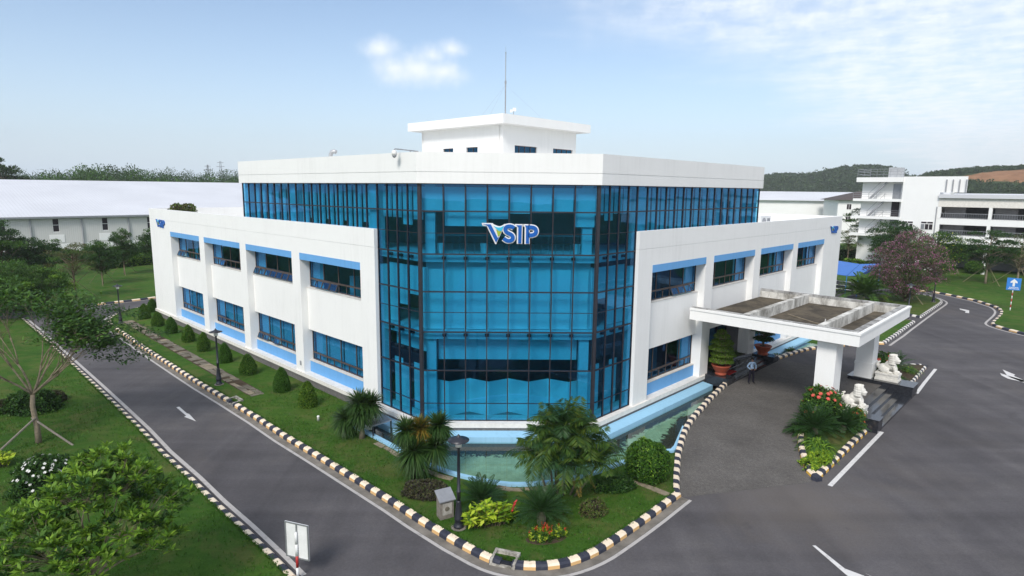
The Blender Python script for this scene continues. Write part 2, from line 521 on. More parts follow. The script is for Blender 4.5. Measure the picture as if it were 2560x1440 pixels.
def roof_dirt(name, base, dirt, amt, sc):
    m_, nt, out = mat(name); N_ = NT(nt)
    p = N_.pos()
    f = N_.ramp(N_.noise(sc, 7, 0.72, N_.pos((1, 1, 0.35)), 0.4), [(0.42, 0.0), (0.62, 1.0)])
    c = N_.mix(N_.math('MULTIPLY', f, amt), base, dirt)
    c = N_.mix(0.3, c, N_.ramp(N_.noise(sc * 5, 5, 0.7, p), [(0.3, 0.15), (0.7, 0.85)]), 'OVERLAY')
    N_.bsdf(out, c, 0.85, 0.2, 0, N_.bump(N_.noise(20, 3, 0.6, p), 0.2, 0.02))
    MAT[name] = m_
roof_dirt('canopy_concrete', (0.68, 0.67, 0.63), (0.16, 0.15, 0.13), 0.85, 0.9)
roof_dirt('canopy_edge', (0.42, 0.42, 0.41), (0.13, 0.125, 0.12), 0.9, 1.3)
roof_dirt('canopy_floor', (0.115, 0.095, 0.068), (0.040, 0.034, 0.026), 0.9, 0.7)
roof_dirt('inlet_concrete', (0.40, 0.38, 0.34), (0.12, 0.11, 0.09), 0.9, 3.0)
def ribbed(name, col, period, rot):
    m_, nt, out = mat(name); N_ = NT(nt)
    v = N_.pos((1, 1, 1), (0, 0, rot))
    w = N_.n('ShaderNodeTexWave', {'Vector': v, 'Scale': 1.0 / period * 0.5, 'Distortion': 0.0}, wave_type='BANDS', bands_direction='X')
    h = N_.ramp(w.outputs[1], [(0.80, 0.0), (0.93, 1.0)])
    n1 = N_.noise(0.08, 4, 0.6, N_.pos())
    c = N_.mix(0.2, N_.ramp(n1, [(0.35, tuple(q * 0.88 for q in col)), (0.65, col)]), N_.mix(h, col, tuple(q * 0.72 for q in col)))
    N_.bsdf(out, c, 0.45, 0.4, 0, N_.bump(h, 0.4, 0.04))
    MAT[name] = m_
ribbed('metal_roof', (0.64, 0.65, 0.68), 0.9, R(-45))
ribbed('metal_wall', (0.62, 0.62, 0.60), 0.5, R(-45))
simple('grey_trim', (0.30, 0.31, 0.33), 0.5, 0.4, var=0.1)
simple('brown_glass', (0.030, 0.024, 0.029), 0.5, 0.15, var=0.1)
simple('roof_tile', (0.085, 0.072, 0.068), 0.8, 0.2, var=0.2, scale=3)
def pond_floor():
    m_, nt, out = mat('pond_floor'); N_ = NT(nt)
    p = N_.pos()
    br = N_.n('ShaderNodeTexBrick', {'Vector': p, 'Color1': (0.19, 0.30, 0.215, 1), 'Color2': (0.23, 0.345, 0.25, 1), 'Mortar': (0.15, 0.24, 0.17, 1), 'Scale': 3.0, 'Mortar Size': 0.012, 'Brick Width': 0.5, 'Row Height': 0.5}, offset=0.0)
    at = N_.n('ShaderNodeAttribute', attribute_name='edge')
    n1 = N_.noise(3.2, 7, 0.75, p, 0.5)
    f = N_.math('ADD', at.outputs['Fac'], N_.math('MULTIPLY', N_.math('SUBTRACT', n1, 0.5), 0.9))
    alg = N_.ramp(f, [(0.50, 0.0), (0.54, 1.0)])
    c = N_.mix(0.3, br.outputs[0], N_.ramp(N_.noise(0.9, 5, 0.6, p), [(0.3, 0.2), (0.7, 0.8)]), 'OVERLAY')
    dk = N_.ramp(N_.noise(8, 4, 0.7, p), [(0.35, (0.012, 0.015, 0.010)), (0.7, (0.055, 0.050, 0.040))])
    c = N_.mix(alg, c, dk)
    N_.bsdf(out, c, 0.7, 0.2)
    MAT['pond_floor'] = m_
pond_floor()
def water():
    m_, nt, out = mat('pond_water'); N_ = NT(nt)
    nm = N_.bump(N_.noise(2.5, 3, 0.5, N_.pos()), 0.05, 0.05)
    fr = schlick(N_, nt, nm, 0.02)
    tr = N_.n('ShaderNodeBsdfTransparent', {'Color': (0.86, 0.95, 0.91, 1)})
    gl = N_.n('ShaderNodeBsdfGlossy', {'Color': (0.9, 0.95, 1.0, 1), 'Roughness': 0.03})
    nt.links.new(nm, gl.inputs['Normal'])
    mx = N_.n('ShaderNodeMixShader')
    nt.links.new(fr, mx.inputs[0]); nt.links.new(tr.outputs[0], mx.inputs[1]); nt.links.new(gl.outputs[0], mx.inputs[2])
    nt.links.new(mx.outputs[0], out.inputs[0])
    MAT['pond_water'] = m_
water()
def leafmat(name, stops, trans=0.25, rough=0.5, big=0.25):
    """every leaf a slightly different tone, plus broad patches"""
    m_, nt, out = mat(name); N_ = NT(nt)
    g = N_.n('ShaderNodeNewGeometry')
    n = len(stops)
    f = N_.math('ADD', N_.math('MULTIPLY', g.outputs['Random Per Island'], 1 - big), N_.math('MULTIPLY', N_.noise(0.8, 2, 0.5, N_.pos()), big))
    c = N_.ramp(f, [(i / max(1, n - 1) * 0.8 + 0.1, s_) for i, s_ in enumerate(stops)])
    b = N_.bsdf(None, c, rough, 0.22)
    t = N_.n('ShaderNodeBsdfTranslucent')
    nt.links.new(N_.mix(0.3, c, (0.20, 0.32, 0.03)), t.inputs[0])
    mx = N_.n('ShaderNodeMixShader', {0: trans})
    nt.links.new(b.outputs[0], mx.inputs[1]); nt.links.new(t.outputs[0], mx.inputs[2])
    nt.links.new(mx.outputs[0], out.inputs[0])
    MAT[name] = m_
leafmat('leaf_mid', [(0.0250, 0.0688, 0.0125), (0.0500, 0.1250, 0.0225), (0.0938, 0.1875, 0.0312)])
leafmat('leaf_dark', [(0.0125, 0.0400, 0.0112), (0.0250, 0.0725, 0.0175), (0.0438, 0.1063, 0.0250)])
leafmat('leaf_bright', [(0.06, 0.15, 0.015), (0.13, 0.25, 0.022), (0.23, 0.37, 0.04)])
leafmat('leaf_brown', [(0.0805, 0.0690, 0.0322), (0.1265, 0.1092, 0.0517), (0.1035, 0.1265, 0.0460), (0.0575, 0.0978, 0.0287)])
leafmat('leaf_lime', [(0.16, 0.28, 0.015), (0.28, 0.42, 0.02), (0.42, 0.54, 0.04), (0.52, 0.58, 0.07)])
leafmat('leaf_purple', [(0.035, 0.028, 0.026), (0.055, 0.045, 0.042), (0.06, 0.07, 0.035)])
leafmat('leaf_topiary', [(0.028, 0.085, 0.010), (0.045, 0.125, 0.014), (0.07, 0.165, 0.02)])
leafmat('leaf_topiary_young', [(0.05, 0.11, 0.012), (0.10, 0.19, 0.018), (0.17, 0.26, 0.03)])
leafmat('leaf_cycad', [(0.0132, 0.0396, 0.0132), (0.0242, 0.0660, 0.0198), (0.0385, 0.0880, 0.0242)], 0.15, 0.4)
leafmat('leaf_palm', [(0.020, 0.055, 0.008), (0.038, 0.090, 0.012), (0.062, 0.120, 0.016), (0.10, 0.13, 0.018)])
leafmat('leaf_yucca', [(0.018, 0.050, 0.012), (0.032, 0.078, 0.017), (0.055, 0.105, 0.025)], 0.15, 0.45)
leafmat('leaf_yucca_old', [(0.06, 0.09, 0.02), (0.16, 0.13, 0.02), (0.22, 0.12, 0.02)], 0.15, 0.45)
leafmat('petal_red', [(0.55, 0.02, 0.015), (0.62, 0.05, 0.02), (0.65, 0.12, 0.08)])
leafmat('petal_coral', [(0.62, 0.06, 0.05), (0.68, 0.10, 0.08), (0.70, 0.18, 0.13)])
leafmat('petal_pink', [(0.24, 0.08, 0.13), (0.36, 0.12, 0.24), (0.46, 0.19, 0.36)])
leafmat('petal_white', [(0.70, 0.70, 0.66), (0.78, 0.78, 0.75), (0.82, 0.82, 0.80)])
leafmat('leaf_far', [(0.018, 0.042, 0.014), (0.032, 0.065, 0.018), (0.055, 0.092, 0.026)], 0.1)
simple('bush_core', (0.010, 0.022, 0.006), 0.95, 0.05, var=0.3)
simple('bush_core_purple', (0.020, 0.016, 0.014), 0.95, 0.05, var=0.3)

# ------------------------------------------------------------------ facade frames of the office (metres)
HW = 4.4707                       # half width of the cut corner
PA, PB = Vector((-HW, 0, 0)), Vector((HW, 0, 0))
def FL(t, o, z): return Vector((PA.x - S2 * t - S2 * o, PA.y + S2 * t - S2 * o, z))     # left front: along it, out of it, up
def FR(t, o, z): return Vector((PB.x + S2 * t + S2 * o, PB.y + S2 * t - S2 * o, z))     # right front
def FC(t, o, z): return Vector((PA.x + t, PA.y - o, z))                                  # cut corner
ZLAWN = 0.16

# ------------------------------------------------------------------ terrain and roads
g = MB()
ring = [(-1900, -700), (1900, -700), (1900, 1950), (-1900, 1950)]
g.sheet(ring, -0.06)
struct(g.build('ground', MAT['far_field'], recalc=False))
g = MB()
g.sheet([(-72, -60), (130, -60), (130, 66), (20, 96), (-72, 60)], 0.0)
struct(g.build('road', MAT['asphalt'], recalc=False))

def offset_poly(pts, d):
    """parallel of an open polyline; positive = to the left of travel"""
    out = []
    n = len(pts)
    for i, p in enumerate(pts):
        a = pts[max(i - 1, 0)]; b = pts[min(i + 1, n - 1)]
        tx, ty = b[0] - a[0], b[1] - a[1]
        l = math.hypot(tx, ty) or 1
        nx, ny = -ty / l, tx / l
        k = 1.0
        if 0 < i < n - 1:
            s1 = (p[0] - a[0], p[1] - a[1]); l1 = math.hypot(*s1) or 1
            c = nx * (-s1[1] / l1) + ny * (s1[0] / l1)
            k = 1 / max(c, 0.45)
        out.append((p[0] + nx * d * k, p[1] + ny * d * k) + tuple(p[2:]))
    return out
def smooth(pts, it=2):
    for _ in range(it):
        q = [pts[0]]
        for a, b in zip(pts[:-1], pts[1:]):
            q.append(tuple(a[k] * 0.75 + b[k] * 0.25 for k in range(len(a))))
            q.append(tuple(a[k] * 0.25 + b[k] * 0.75 for k in range(len(a))))
        q.append(pts[-1]); pts = q
    return pts
def resample(pts, step):
    L_ = [0]
    for a, b in zip(pts[:-1], pts[1:]):
        L_.append(L_[-1] + math.hypot(b[0] - a[0], b[1] - a[1]))
    n = max(1, round(L_[-1] / step))
    out = []; j = 0
    for i in range(n + 1):
        s = L_[-1] * i / n
        while j < len(pts) - 2 and L_[j + 1] < s:
            j += 1
        f = (s - L_[j]) / max(1e-9, L_[j + 1] - L_[j])
        out.append(tuple(pts[j][k] + (pts[j + 1][k] - pts[j][k]) * f for k in range(len(pts[0]))))
    return out
KP = [(0.0, -0.02), (0.02, 0.12), (0.085, 0.185), (0.27, 0.20), (0.285, 0.18), (0.285, -0.02)]
def kerb(pts, side, step=0.425, light='kerb_cream', face='kerb_ochre', name='kerb', first=0, skip=None):
    """painted kerb of single stones; pts = foot of the kerb on the road side"""
    pts = [p if len(p) == 3 else (p[0], p[1], 0.0) for p in pts]
    root = struct(link(name, None))
    root.empty_display_size = 0.3
    rs = resample(pts, step)
    rows = [offset_poly(rs, side * d) for d, h in KP]
    for i in range(len(rs) - 1):
        if skip and skip(i, rs[i]):
            continue
        b = MB()
        dark = (i + first) % 2 == 0
        e0 = [(rows[k][i][0], rows[k][i][1], rs[i][2] + KP[k][1]) for k in range(len(KP))]
        e1 = [(rows[k][i + 1][0], rows[k][i + 1][1], rs[i + 1][2] + KP[k][1]) for k in range(len(KP))]
        j = rnd.uniform(-0.006, 0.006)
        e0 = [(x, y, z + j) for x, y, z in e0]; e1 = [(x, y, z + j) for x, y, z in e1]
        n = len(KP)
        for k in range(n - 1):
            b.add([e0[k], e1[k], e1[k + 1], e0[k + 1]], [(0, 1, 2, 3)], 1 if k == 0 else 0)
        b.add(e0, [tuple(range(n))], 0); b.add(e1, [tuple(range(n))], 0)
        ms = [MAT['kerb_black'], MAT['kerb_black']] if dark else [MAT[light], MAT[face]]
        b.build('kerb_stone', ms, root)
    return root
def strip(name, pts, d0, d1, z, m_):
    a = offset_poly(pts, d0); c = offset_poly(pts, d1)
    b = MB()
    for i in range(len(pts) - 1):
        z0 = (pts[i][2] if len(pts[i]) > 2 else 0) + z; z1 = (pts[i + 1][2] if len(pts[i]) > 2 else 0) + z
        b.add([(a[i][0], a[i][1], z0), (a[i + 1][0], a[i + 1][1], z1), (c[i + 1][0], c[i + 1][1], z1), (c[i][0], c[i][1], z0)], [(0, 1, 2, 3)])
    return struct(b.build(name, m_))

# survey lines (metres): foot of the kerb round the office garden, counter-clockwise seen from above
garden_back = [(-38.68, 37.32), (-38.78, 33.82), (-39.06, 32.51), (-39.08, 31.06), (-38.75, 29.29)]
garden_bend = [(-38.75, 29.29), (-38.44, 28.45), (-37.91, 27.28), (-37.24, 26.24), (-36.19, 24.92)]
garden_left = [(-36.19, 24.92), (-33.55, 22.16), (-30.45, 18.86), (-27.5, 15.75), (-22.87, 10.97), (-19.83, 7.86), (-17.01, 5.09), (-14.0, 2.07), (-11.62, -0.44), (-9.11, -2.92), (-6.86, -5.19), (-4.74, -7.33), (-3.65, -8.49), (-2.12, -10.0), (-1.11, -10.89)]
garden_nose = [(-1.11, -10.89), (-0.7, -11.19), (-0.29, -11.4), (0.19, -11.54), (0.88, -11.6), (1.66, -11.52), (2.43, -11.2), (3.18, -10.7), (3.83, -10.11), (5.5, -8.46), (6.82, -7.05), (7.39, -6.45)]
drive_in = [(7.39, -6.45, 0.0), (7.45, -6.0, 0.025), (7.77, -4.88, 0.083), (8.45, -2.76, 0.175), (8.88, -1.72, 0.215), (9.38, -0.51, 0.258), (9.99, 0.71, 0.298), (10.76, 1.98, 0.338), (11.71, 3.4, 0.382), (12.43, 4.5, 0.414), (14.42, 7.27, 0.493)]
left_kerb = [(-46.34, 27.96), (-39.39, 21.09), (-34.83, 16.42), (-31.2, 12.74), (-26.82, 8.3), (-22.73, 4.12), (-19.37, 0.66), (-16.76, -2.17), (-14.04, -4.87), (-12.01, -7.0), (-10.06, -8.93), (-8.34, -10.7), (-7.14, -11.98)]
far_left = [(-47.44, 32.64), (-46.06, 34.22), (-44.31, 35.43), (-42.64, 36.92), (-41.4, 38.2), (-40.18, 40.06), (-37.73, 42.07)]

loop = garden_back[:-1] + smooth(garden_bend, 1)[:-1] + garden_left[:-1] + smooth(garden_nose, 1)
inlet_a, inlet_b = Vector((-0.662, -11.24)), Vector((0.099, -11.514))
gully_a, gully_b = Vector((-16.931, 5.022)), Vector((-16.307, 4.405))
def gaps(i, p):
    q = Vector(p[:2])
    def hit(a, b):
        d = (b - a); t = (q - a).dot(d) / d.length_squared
        return -0.05 < t < 0.80 and (a + d * t - q).length < 0.6
    return hit(inlet_a, inlet_b) or hit(gully_a, gully_b)
kerb(loop, 1, 0.425, skip=gaps)
kerb(drive_in, 1, 0.37, face='kerb_cream')
kerb(left_kerb, -1, 0.425)
kerb(far_left, 1, 0.85)
strip('road_edge_line', offset_poly(loop, -0.36), 0, -0.14, 0.008, MAT['line_paint'])
strip('road_gutter', loop, 0.02, -0.34, 0.004, MAT['gutter_concrete'])
strip('road_edge_line', left_kerb, 0.16, 0.34, 0.008, MAT['line_paint'])
strip('road_edge_line', far_left, -0.10, -0.24, 0.008, MAT['line_paint'])

# island in front of the porch
def wr(t, o, z=None):
    p = FR(t, o, 0)
    return (p.x, p.y) if z is None else (p.x, p.y, z)
isl_drive = [(3.12, 10.29, 0.0), (3.49, 9.72, 0.056), (4.21, 9.3, 0.117), (5.08, 8.85, 0.178), (6.17, 8.36, 0.242), (7.25, 7.98, 0.296), (8.14, 7.71, 0.336), (9.04, 7.53, 0.373), (9.84, 7.47, 0.403), (10.6, 7.45, 0.43), (11.6, 7.45, 0.47)]
isl_drive = [wr(t, o, z) for t, o, z in isl_drive]
isl_road = [wr(t, 10.32) for t in (3.12, 5.0, 7.0, 9.0, 11.9)]
kerb(isl_drive, -1, 0.40, face='kerb_yellow')
kerb(isl_road, 1, 0.40, face='kerb_yellow')
strip('road_edge_line', isl_road, -0.42, -0.62, 0.008, MAT['road_paint'])
isl_road2 = [wr(t, o) for t, o in ((20.9, 10.2), (24.0, 10.08), (28.6, 9.95))]
isl_drive2 = [wr(28.6, 9.95, 0), wr(28.75, 9.4, 0.02), wr(27.5, 8.6, 0.1), wr(24.5, 7.9, 0.3), wr(20.9, 7.5, 0.48)]
kerb(isl_road2, 1, 0.40, light='kerb_white', face='kerb_cream')
kerb(isl_drive2, 1, 0.40, light='kerb_white', face='kerb_cream')
strip('road_edge_line', isl_road2, -0.42, -0.62, 0.008, MAT['road_paint'])

# right-hand lawns
right_in = [wr(t, o, z) for t, o, z in [(20.6, 1.84, 0.49), (23.03, 2.01, 0.422), (24.8, 2.16, 0.373), (26.4, 2.42, 0.326), (27.48, 2.76, 0.291), (30.29, 3.83, 0.189), (33.9, 5.46, 0.025), (34.21, 5.81, 0.0)]]
right_road_a = [(32.77, 20.08), (34.48, 21.82), (36.2, 23.53), (38.75, 26.21), (41.61, 29.16)]
right_road_b = [(43.24, 32.79), (43.74, 31.37), (47.85, 35.58), (51.82, 39.58), (52.98, 40.92), (53.67, 42.3), (54.23, 44.29), (53.64, 46.03), (51.44, 47.47)]
right_path = [(41.61, 29.16), (41.33, 29.91), (40.78, 30.28)]
right_far = [(53.37, 50.47), (54.96, 49.55), (56.51, 48.65), (56.87, 47.71), (57.3, 45.89), (57.42, 43.56), (57.56, 41.91), (57.06, 39.53), (56.65, 37.53), (55.41, 35.39), (53.66, 33.35), (51.28, 31.01), (49.59, 29.4), (48.82, 28.52), (48.39, 27.53), (48.29, 26.14), (48.34, 24.81), (48.82, 22.78), (49.82, 19.92)]
kerb(right_in, 1, 0.45, face='kerb_ochre')
kerb(right_road_a, 1, 0.45, light='kerb_white', face='kerb_white')
rb = [right_road_b[0]] + smooth(right_road_b[1:], 1)
kerb(rb, 1, 0.45, light='kerb_white', face='kerb_white')
kerb(smooth(right_far, 1), 1, 0.85)
strip('road_edge_line', right_road_a + rb[2:], -0.30, -0.50, 0.008, MAT['line_paint'])
strip('road_edge_line', smooth(right_far, 1), -0.30, -0.50, 0.008, MAT['line_paint'])

# lawns (raised sheets)
def lawn_sheet(name, poly, z, m_, sub=None):
    b = MB(); b.sheet([p[:2] for p in poly], z)
    return struct(b.build(name, m_, recalc=False))
pond_out = [(-8.73, 1.28), (-8.32, 0.88), (-7.03, -0.42), (-5.57, -1.95), (-3.89, -3.72), (-2.92, -4.5), (-1.85, -5.15), (-0.56, -5.65), (0.28, -5.83), (1.54, -5.7), (2.46, -5.41), (3.54, -4.91), (4.52, -4.26), (5.53, -3.5), (6.61, -2.87), (7.62, -2.36), (8.16, -2.26), (8.46, -1.83), (9.67, 0.81)]
garden_inner = offset_poly([p[:2] for p in loop], 0.2)
drive_inner = offset_poly([p[:2] for p in drive_in[:6]], 0.2)
wall_line = [tuple(FL(t, 0.25, 0))[:2] for t in (3.9, 12, 24, 42.5)]
poly = garden_inner[1:] + drive_inner[1:5] + [p[:2] for p in reversed(pond_out)] + [tuple(FL(4.9, 0.25, 0))[:2]] + wall_line[1:] + [tuple(FL(43.2, -4.0, 0))[:2]]
lawn_sheet('lawn', poly, ZLAWN, MAT['lawn_grass'])
lk = offset_poly([p[:2] for p in left_kerb], -0.2)
lawn_sheet('lawn', [(-70, -60), (-6.2, -60)] + [(-6.2, -12.6)] + list(reversed(lk)) + [(-70, 24)], ZLAWN, MAT['lawn_grass'])
fl = offset_poly([p[:2] for p in far_left], 0.2)
lawn_sheet('lawn', fl + [(10, 150), (-260, 150), (-260, 26), (-70, 26)], ZLAWN, MAT['lawn_grass'])
a = offset_poly([p[:2] for p in right_in], 0.2); c = offset_poly([p[:2] for p in right_road_a], 0.2)
lawn_sheet('lawn', [wr(29.0, 2.6), wr(31.5, 4.0)] + a[-2:] + c[1:] + [tuple(right_path[1])[:2], tuple(right_path[2])[:2], wr(37.0, 0.4), wr(29.0, 0.4)], ZLAWN, MAT['lawn_grass'])
rbi = offset_poly([p[:2] for p in rb], 0.2)
lawn_sheet('lawn', rbi + [wr(46, -3.0), wr(39.0, -1.5), wr(37.5, 0.5)], ZLAWN, MAT['lawn_dry'])
rf = offset_poly([p[:2] for p in smooth(right_far, 1)], 0.2)
lawn_sheet('lawn', rf + [(260, 60), (260, 260), (30, 260), (24, 100)], ZLAWN, MAT['lawn_grass'])
b = MB()
for poly_, zz in (([p[:2] for p in isl_drive][0:1] + [p[:2] for p in offset_poly(isl_road, 0.2)[1:]] + [wr(11.9, 7.6)] + [p[:2] for p in reversed(offset_poly(isl_drive, -0.2)[1:-1])], 0.17),):
    # planting bed climbs with the ramp
    nb = len(isl_drive)
    lo = resample([(p[0], p[1], 0.18) for p in offset_poly([q[:2] for q in isl_road], 0.2)], 0.5)
    hi = resample([(p[0], p[1], q[2] + 0.17) for p, q in zip(offset_poly([q[:2] for q in isl_drive], -0.2), isl_drive)], 0.5)
    m_ = min(len(lo), len(hi))
    lo = resample(lo, 9.0 / m_); hi = resample(hi, 9.5 / m_)
    m_ = min(len(lo), len(hi))
    for i in range(m_ - 1):
        i2 = min(len(hi) - 1, round((i + 1) / (m_ - 1) * (len(hi) - 1))); i1 = min(len(hi) - 1, round(i / (m_ - 1) * (len(hi) - 1)))
        j2 = min(len(lo) - 1, round((i + 1) / (m_ - 1) * (len(lo) - 1))); j1 = min(len(lo) - 1, round(i / (m_ - 1) * (len(lo) - 1)))
        b.add([lo[j1], lo[j2], hi[i2], hi[i1]], [(0, 1, 2, 3)])
struct(b.build('planting_bed', MAT['lawn_dry']))
b = MB()
b.add([wr(20.9, 10.0, 0.2), wr(28.4, 9.8, 0.2), wr(27.5, 8.8, 0.28), wr(24.5, 8.1, 0.45), wr(20.9, 7.7, 0.6)], [(0, 1, 2, 3, 4)])
struct(b.build('planting_bed', MAT['soil']))

# paved porch drive: a ramp up on both sides
def tline(o, p, q):
    return p[0] + (o - p[1]) / (q[1] - p[1]) * (q[0] - p[0])
D0a, D0b, D1a, D1b = (-2.5, 6.62), (3.16, 10.24), (34.21, 5.81), (29.41, 10.11)
def zdrive(t, o):
    if t < 12.5:
        a_ = tline(o, D0a, D0b); return 0.5 * min(1, max(0, (t - a_) / (12.5 - a_)))
    if t > 20.2:
        a_ = max(tline(o, D1a, D1b), 22.2); return 0.5 * min(1, max(0, (a_ - t) / (a_ - 20.2)))
    return 0.5
b = MB()
NT_, NO_ = 90, 14
def drive_lim(t):
    """(inner, outer) offset of the paving at t"""
    ins = [(-2.5, 6.6), (-1.12, 5.7), (0.86, 4.7), (3.1, 3.75), (5.85, 3.0), (8.8, 2.4), (12.2, 1.85), (20.6, 1.8), (24.8, 2.1), (27.5, 2.7), (30.3, 3.8), (34.2, 5.8)]
    outs = [(-2.5, 6.7), (3.1, 10.25), (3.5, 9.8), (5.1, 8.95), (7.25, 8.1), (9.84, 7.6), (12.0, 9.0), (20.6, 9.0), (24.5, 8.0), (27.5, 8.7), (29.4, 10.1), (34.2, 5.9)]
    return np.interp(t, *zip(*ins)), np.interp(t, *zip(*outs))
tt = [-2.45 + (34.15 + 2.45) * i / NT_ for i in range(NT_ + 1)]
grid = []
for t in tt:
    o0, o1 = drive_lim(t)
    row = []
    for k in range(NO_ + 1):
        o = o0 + (o1 - o0) * k / NO_
        row.append(wr(t, o, zdrive(t, o) + 0.006))
    grid.append(row)
vs = [p for row in grid for p in row]
fs = [(i * (NO_ + 1) + k, (i + 1) * (NO_ + 1) + k, (i + 1) * (NO_ + 1) + k + 1, i * (NO_ + 1) + k + 1) for i in range(NT_) for k in range(NO_)]
fa = [f for f in fs if f[0] // (NO_ + 1) < 58]; fb = [f for f in fs if f[0] // (NO_ + 1) >= 58]
b.add(vs, fa); struct(b.build('driveway', MAT['paver']))
b = MB(); b.add(vs, fb); struct(b.build('driveway', MAT['asphalt']))

# painted arrows
def marking(name, polys, z=0.009):
    b_ = MB()
    for p in polys:
        b_.sheet(p, z)
    return struct(b_.build(name, MAT['road_paint'], recalc=False))
marking('road_arrow', [[(-19.47, 4.13), (-19.35, 4.24), (-18.37, 3.17), (-18.19, 3.07), (-17.26, 1.95), (-18.26, 2.63), (-18.22, 2.79)]])
marking('road_arrow', [[(11.21, -10.09), (11.33, -10.09), (11.64, -11.49), (12.08, -11.89), (12.13, -12.49), (11.74, -12.24), (11.5, -11.89)], [(12.18, -11.69), (12.3, -11.89), (12.74, -12.37), (12.53, -12.37)]])
marking('road_arrow', [[(37.15, 12.79), (37.01, 11.49), (36.65, 11.19), (36.53, 10.16), (36.06, 9.61), (36.09, 10.81), (36.25, 11.28)], [(36.2, 11.87), (36.29, 11.19), (36.53, 10.16), (36.27, 9.53), (35.68, 10.52), (35.84, 11.28)]])
marking('road_arrow', [[(52.14, 37.13), (52.1, 36.89), (52.36, 35.97), (51.12, 34.35), (50.84, 34.56), (51.58, 35.48), (51.64, 36.41)]])
# concrete gully and inlet boxes
def inlet(a, b_, depth, name):
    a = Vector((*a, 0)); b_ = Vector((*b_, 0))
    e = (b_ - a).normalized(); n = Vector((-e.y, e.x, 0)); L_ = (b_ - a).length
    P = lambda s, d, z: a + e * s + n * d + Vector((0, 0, z))
    q = MB()
    q.hexa([P(-.06, .55, 0), P(L_ + .06, .55, 0), P(L_ + .06, .64, 0), P(-.06, .64, 0), P(-.06, .52, .27), P(L_ + .06, .52, .27), P(L_ + .06, .64, .27), P(-.06, .64, .27)])
    q.hexa([P(-.06, .0, 0), P(.03, .0, 0), P(.03, .55, 0), P(-.06, .55, 0), P(-.06, .0, .19), P(.03, .0, .19), P(.03, .55, .26), P(-.06, .55, .26)])
    q.hexa([P(L_ - .03, .0, 0), P(L_ + .06, .0, 0), P(L_ + .06, .55, 0), P(L_ - .03, .55, 0), P(L_ - .03, .0, .19), P(L_ + .06, .0, .19), P(L_ + .06, .55, .26), P(L_ - .03, .55, .26)])
    q.hexa([P(-.06, -.03, 0), P(L_ + .06, -.03, 0), P(L_ + .06, .06, 0), P(-.06, .06, 0), P(-.06, -.03, .07), P(L_ + .06, -.03, .07), P(L_ + .06, .06, .06), P(-.06, .06, .06)])
    q.hexa([P(.03, .05, 0), P(L_ - .03, .05, 0), P(L_ - .03, .55, 0), P(.03, .55, 0), P(.03, .05, .05), P(L_ - .03, .05, .05), P(L_ - .03, .55, .175), P(.03, .55, .175)])
    root = thing(name, 'open concrete storm drain in the striped kerb ' + depth, 'drain')
    q.build('basin', MAT['inlet_concrete'], root)
    gr = MB()
    for k in range(5):
        d = 0.08 + k * 0.06
        gr.hexa([P(.03, d, .02), P(L_ - .03, d, .02), P(L_ - .03, d + .03, .02), P(.03, d + .03, .02), P(.03, d, .16), P(L_ - .03, d, .16), P(L_ - .03, d + .03, .16), P(.03, d + .03, .16)])
    gr.build('grating', MAT['lamp_iron'], root)
inlet(inlet_a, inlet_b, 'at the rounded corner of the garden', 'storm_drain')
inlet(gully_a, gully_b, 'below the stone path', 'storm_drain')

# stone path along the topiary, laid slab by slab
pa, pb = Vector((-35.907, 26.963)), Vector((-15.573, 6.114))
e = (pb - pa).normalized(); n = Vector((-e.y, e.x)); Lp = (pb - pa).length
path = struct(link('stone_path', None))
s = 0.0
while s < Lp:
    l = rnd.uniform(0.30, 0.95)
    lanes = rnd.choice(((0.0, .40), (-.22, .17, .22, .19), (-.26, .13, .12, .28), (-.12, .28, .28, .13)))
    for c0, w_ in zip(lanes[0::2], lanes[1::2]):
        if rnd.random() < 0.12:
            continue
        q = MB(); jj = [rnd.uniform(-0.05, 0.05) for _ in range(8)]
        pts = [pa + e * (s + 0.02 + jj[0]) + n * (c0 - w_ + jj[1]), pa + e * (s + l - 0.02 + jj[2]) + n * (c0 - w_ + jj[3]), pa + e * (s + l - 0.02 + jj[4]) + n * (c0 + w_ + jj[5]), pa + e * (s + 0.02 + jj[6]) + n * (c0 + w_ + jj[7])]
        q.prism([tuple(p) for p in pts], ZLAWN - 0.02, ZLAWN + rnd.uniform(0.012, 0.05))
        q.build('stone', MAT['old_concrete'] if rnd.random() < 0.75 else MAT['stepping_stone'], path)
    s += l
q = MB(); w_ = 0.46
q.sheet([tuple(pa + n * -w_), tuple(pb + n * -w_), tuple(pb + n * w_), tuple(pa + n * w_)], ZLAWN + 0.006)
q.build('bedding', MAT['soil'], path)
# stepping stones round the pond
step_px = [(-6.4, -1.53), (-5.84, -2.1), (-5.37, -2.65), (-4.74, -3.27), (-3.61, -4.47), (-3.26, -4.75), (-2.76, -5.06), (-0.19, -6.05), (0.32, -6.16), (1.01, -6.08), (5.57, -5.45), (6.0, -5.82), (6.53, -6.35)]
sp_ = struct(link('stepping_stones', None))
for i, p in enumerate(step_px):
    a_ = step_px[max(i - 1, 0)]; c_ = step_px[min(i + 1, len(step_px) - 1)]
    d = Vector((c_[0] - a_[0], c_[1] - a_[1])).normalized(); nn = Vector((-d.y, d.x)); pp = Vector(p)
    q = MB()
    hl, hw = rnd.uniform(.28, .4), rnd.uniform(.12, .17)
    q.prism([tuple(pp + d * x * hl + nn * y * hw) for x, y in ((-1, -.9), (.95, -1), (1, .9), (-.95, 1))], ZLAWN - .02, ZLAWN + .02 + .002 * i)
    q.build('stone', MAT['stepping_stone'], sp_)

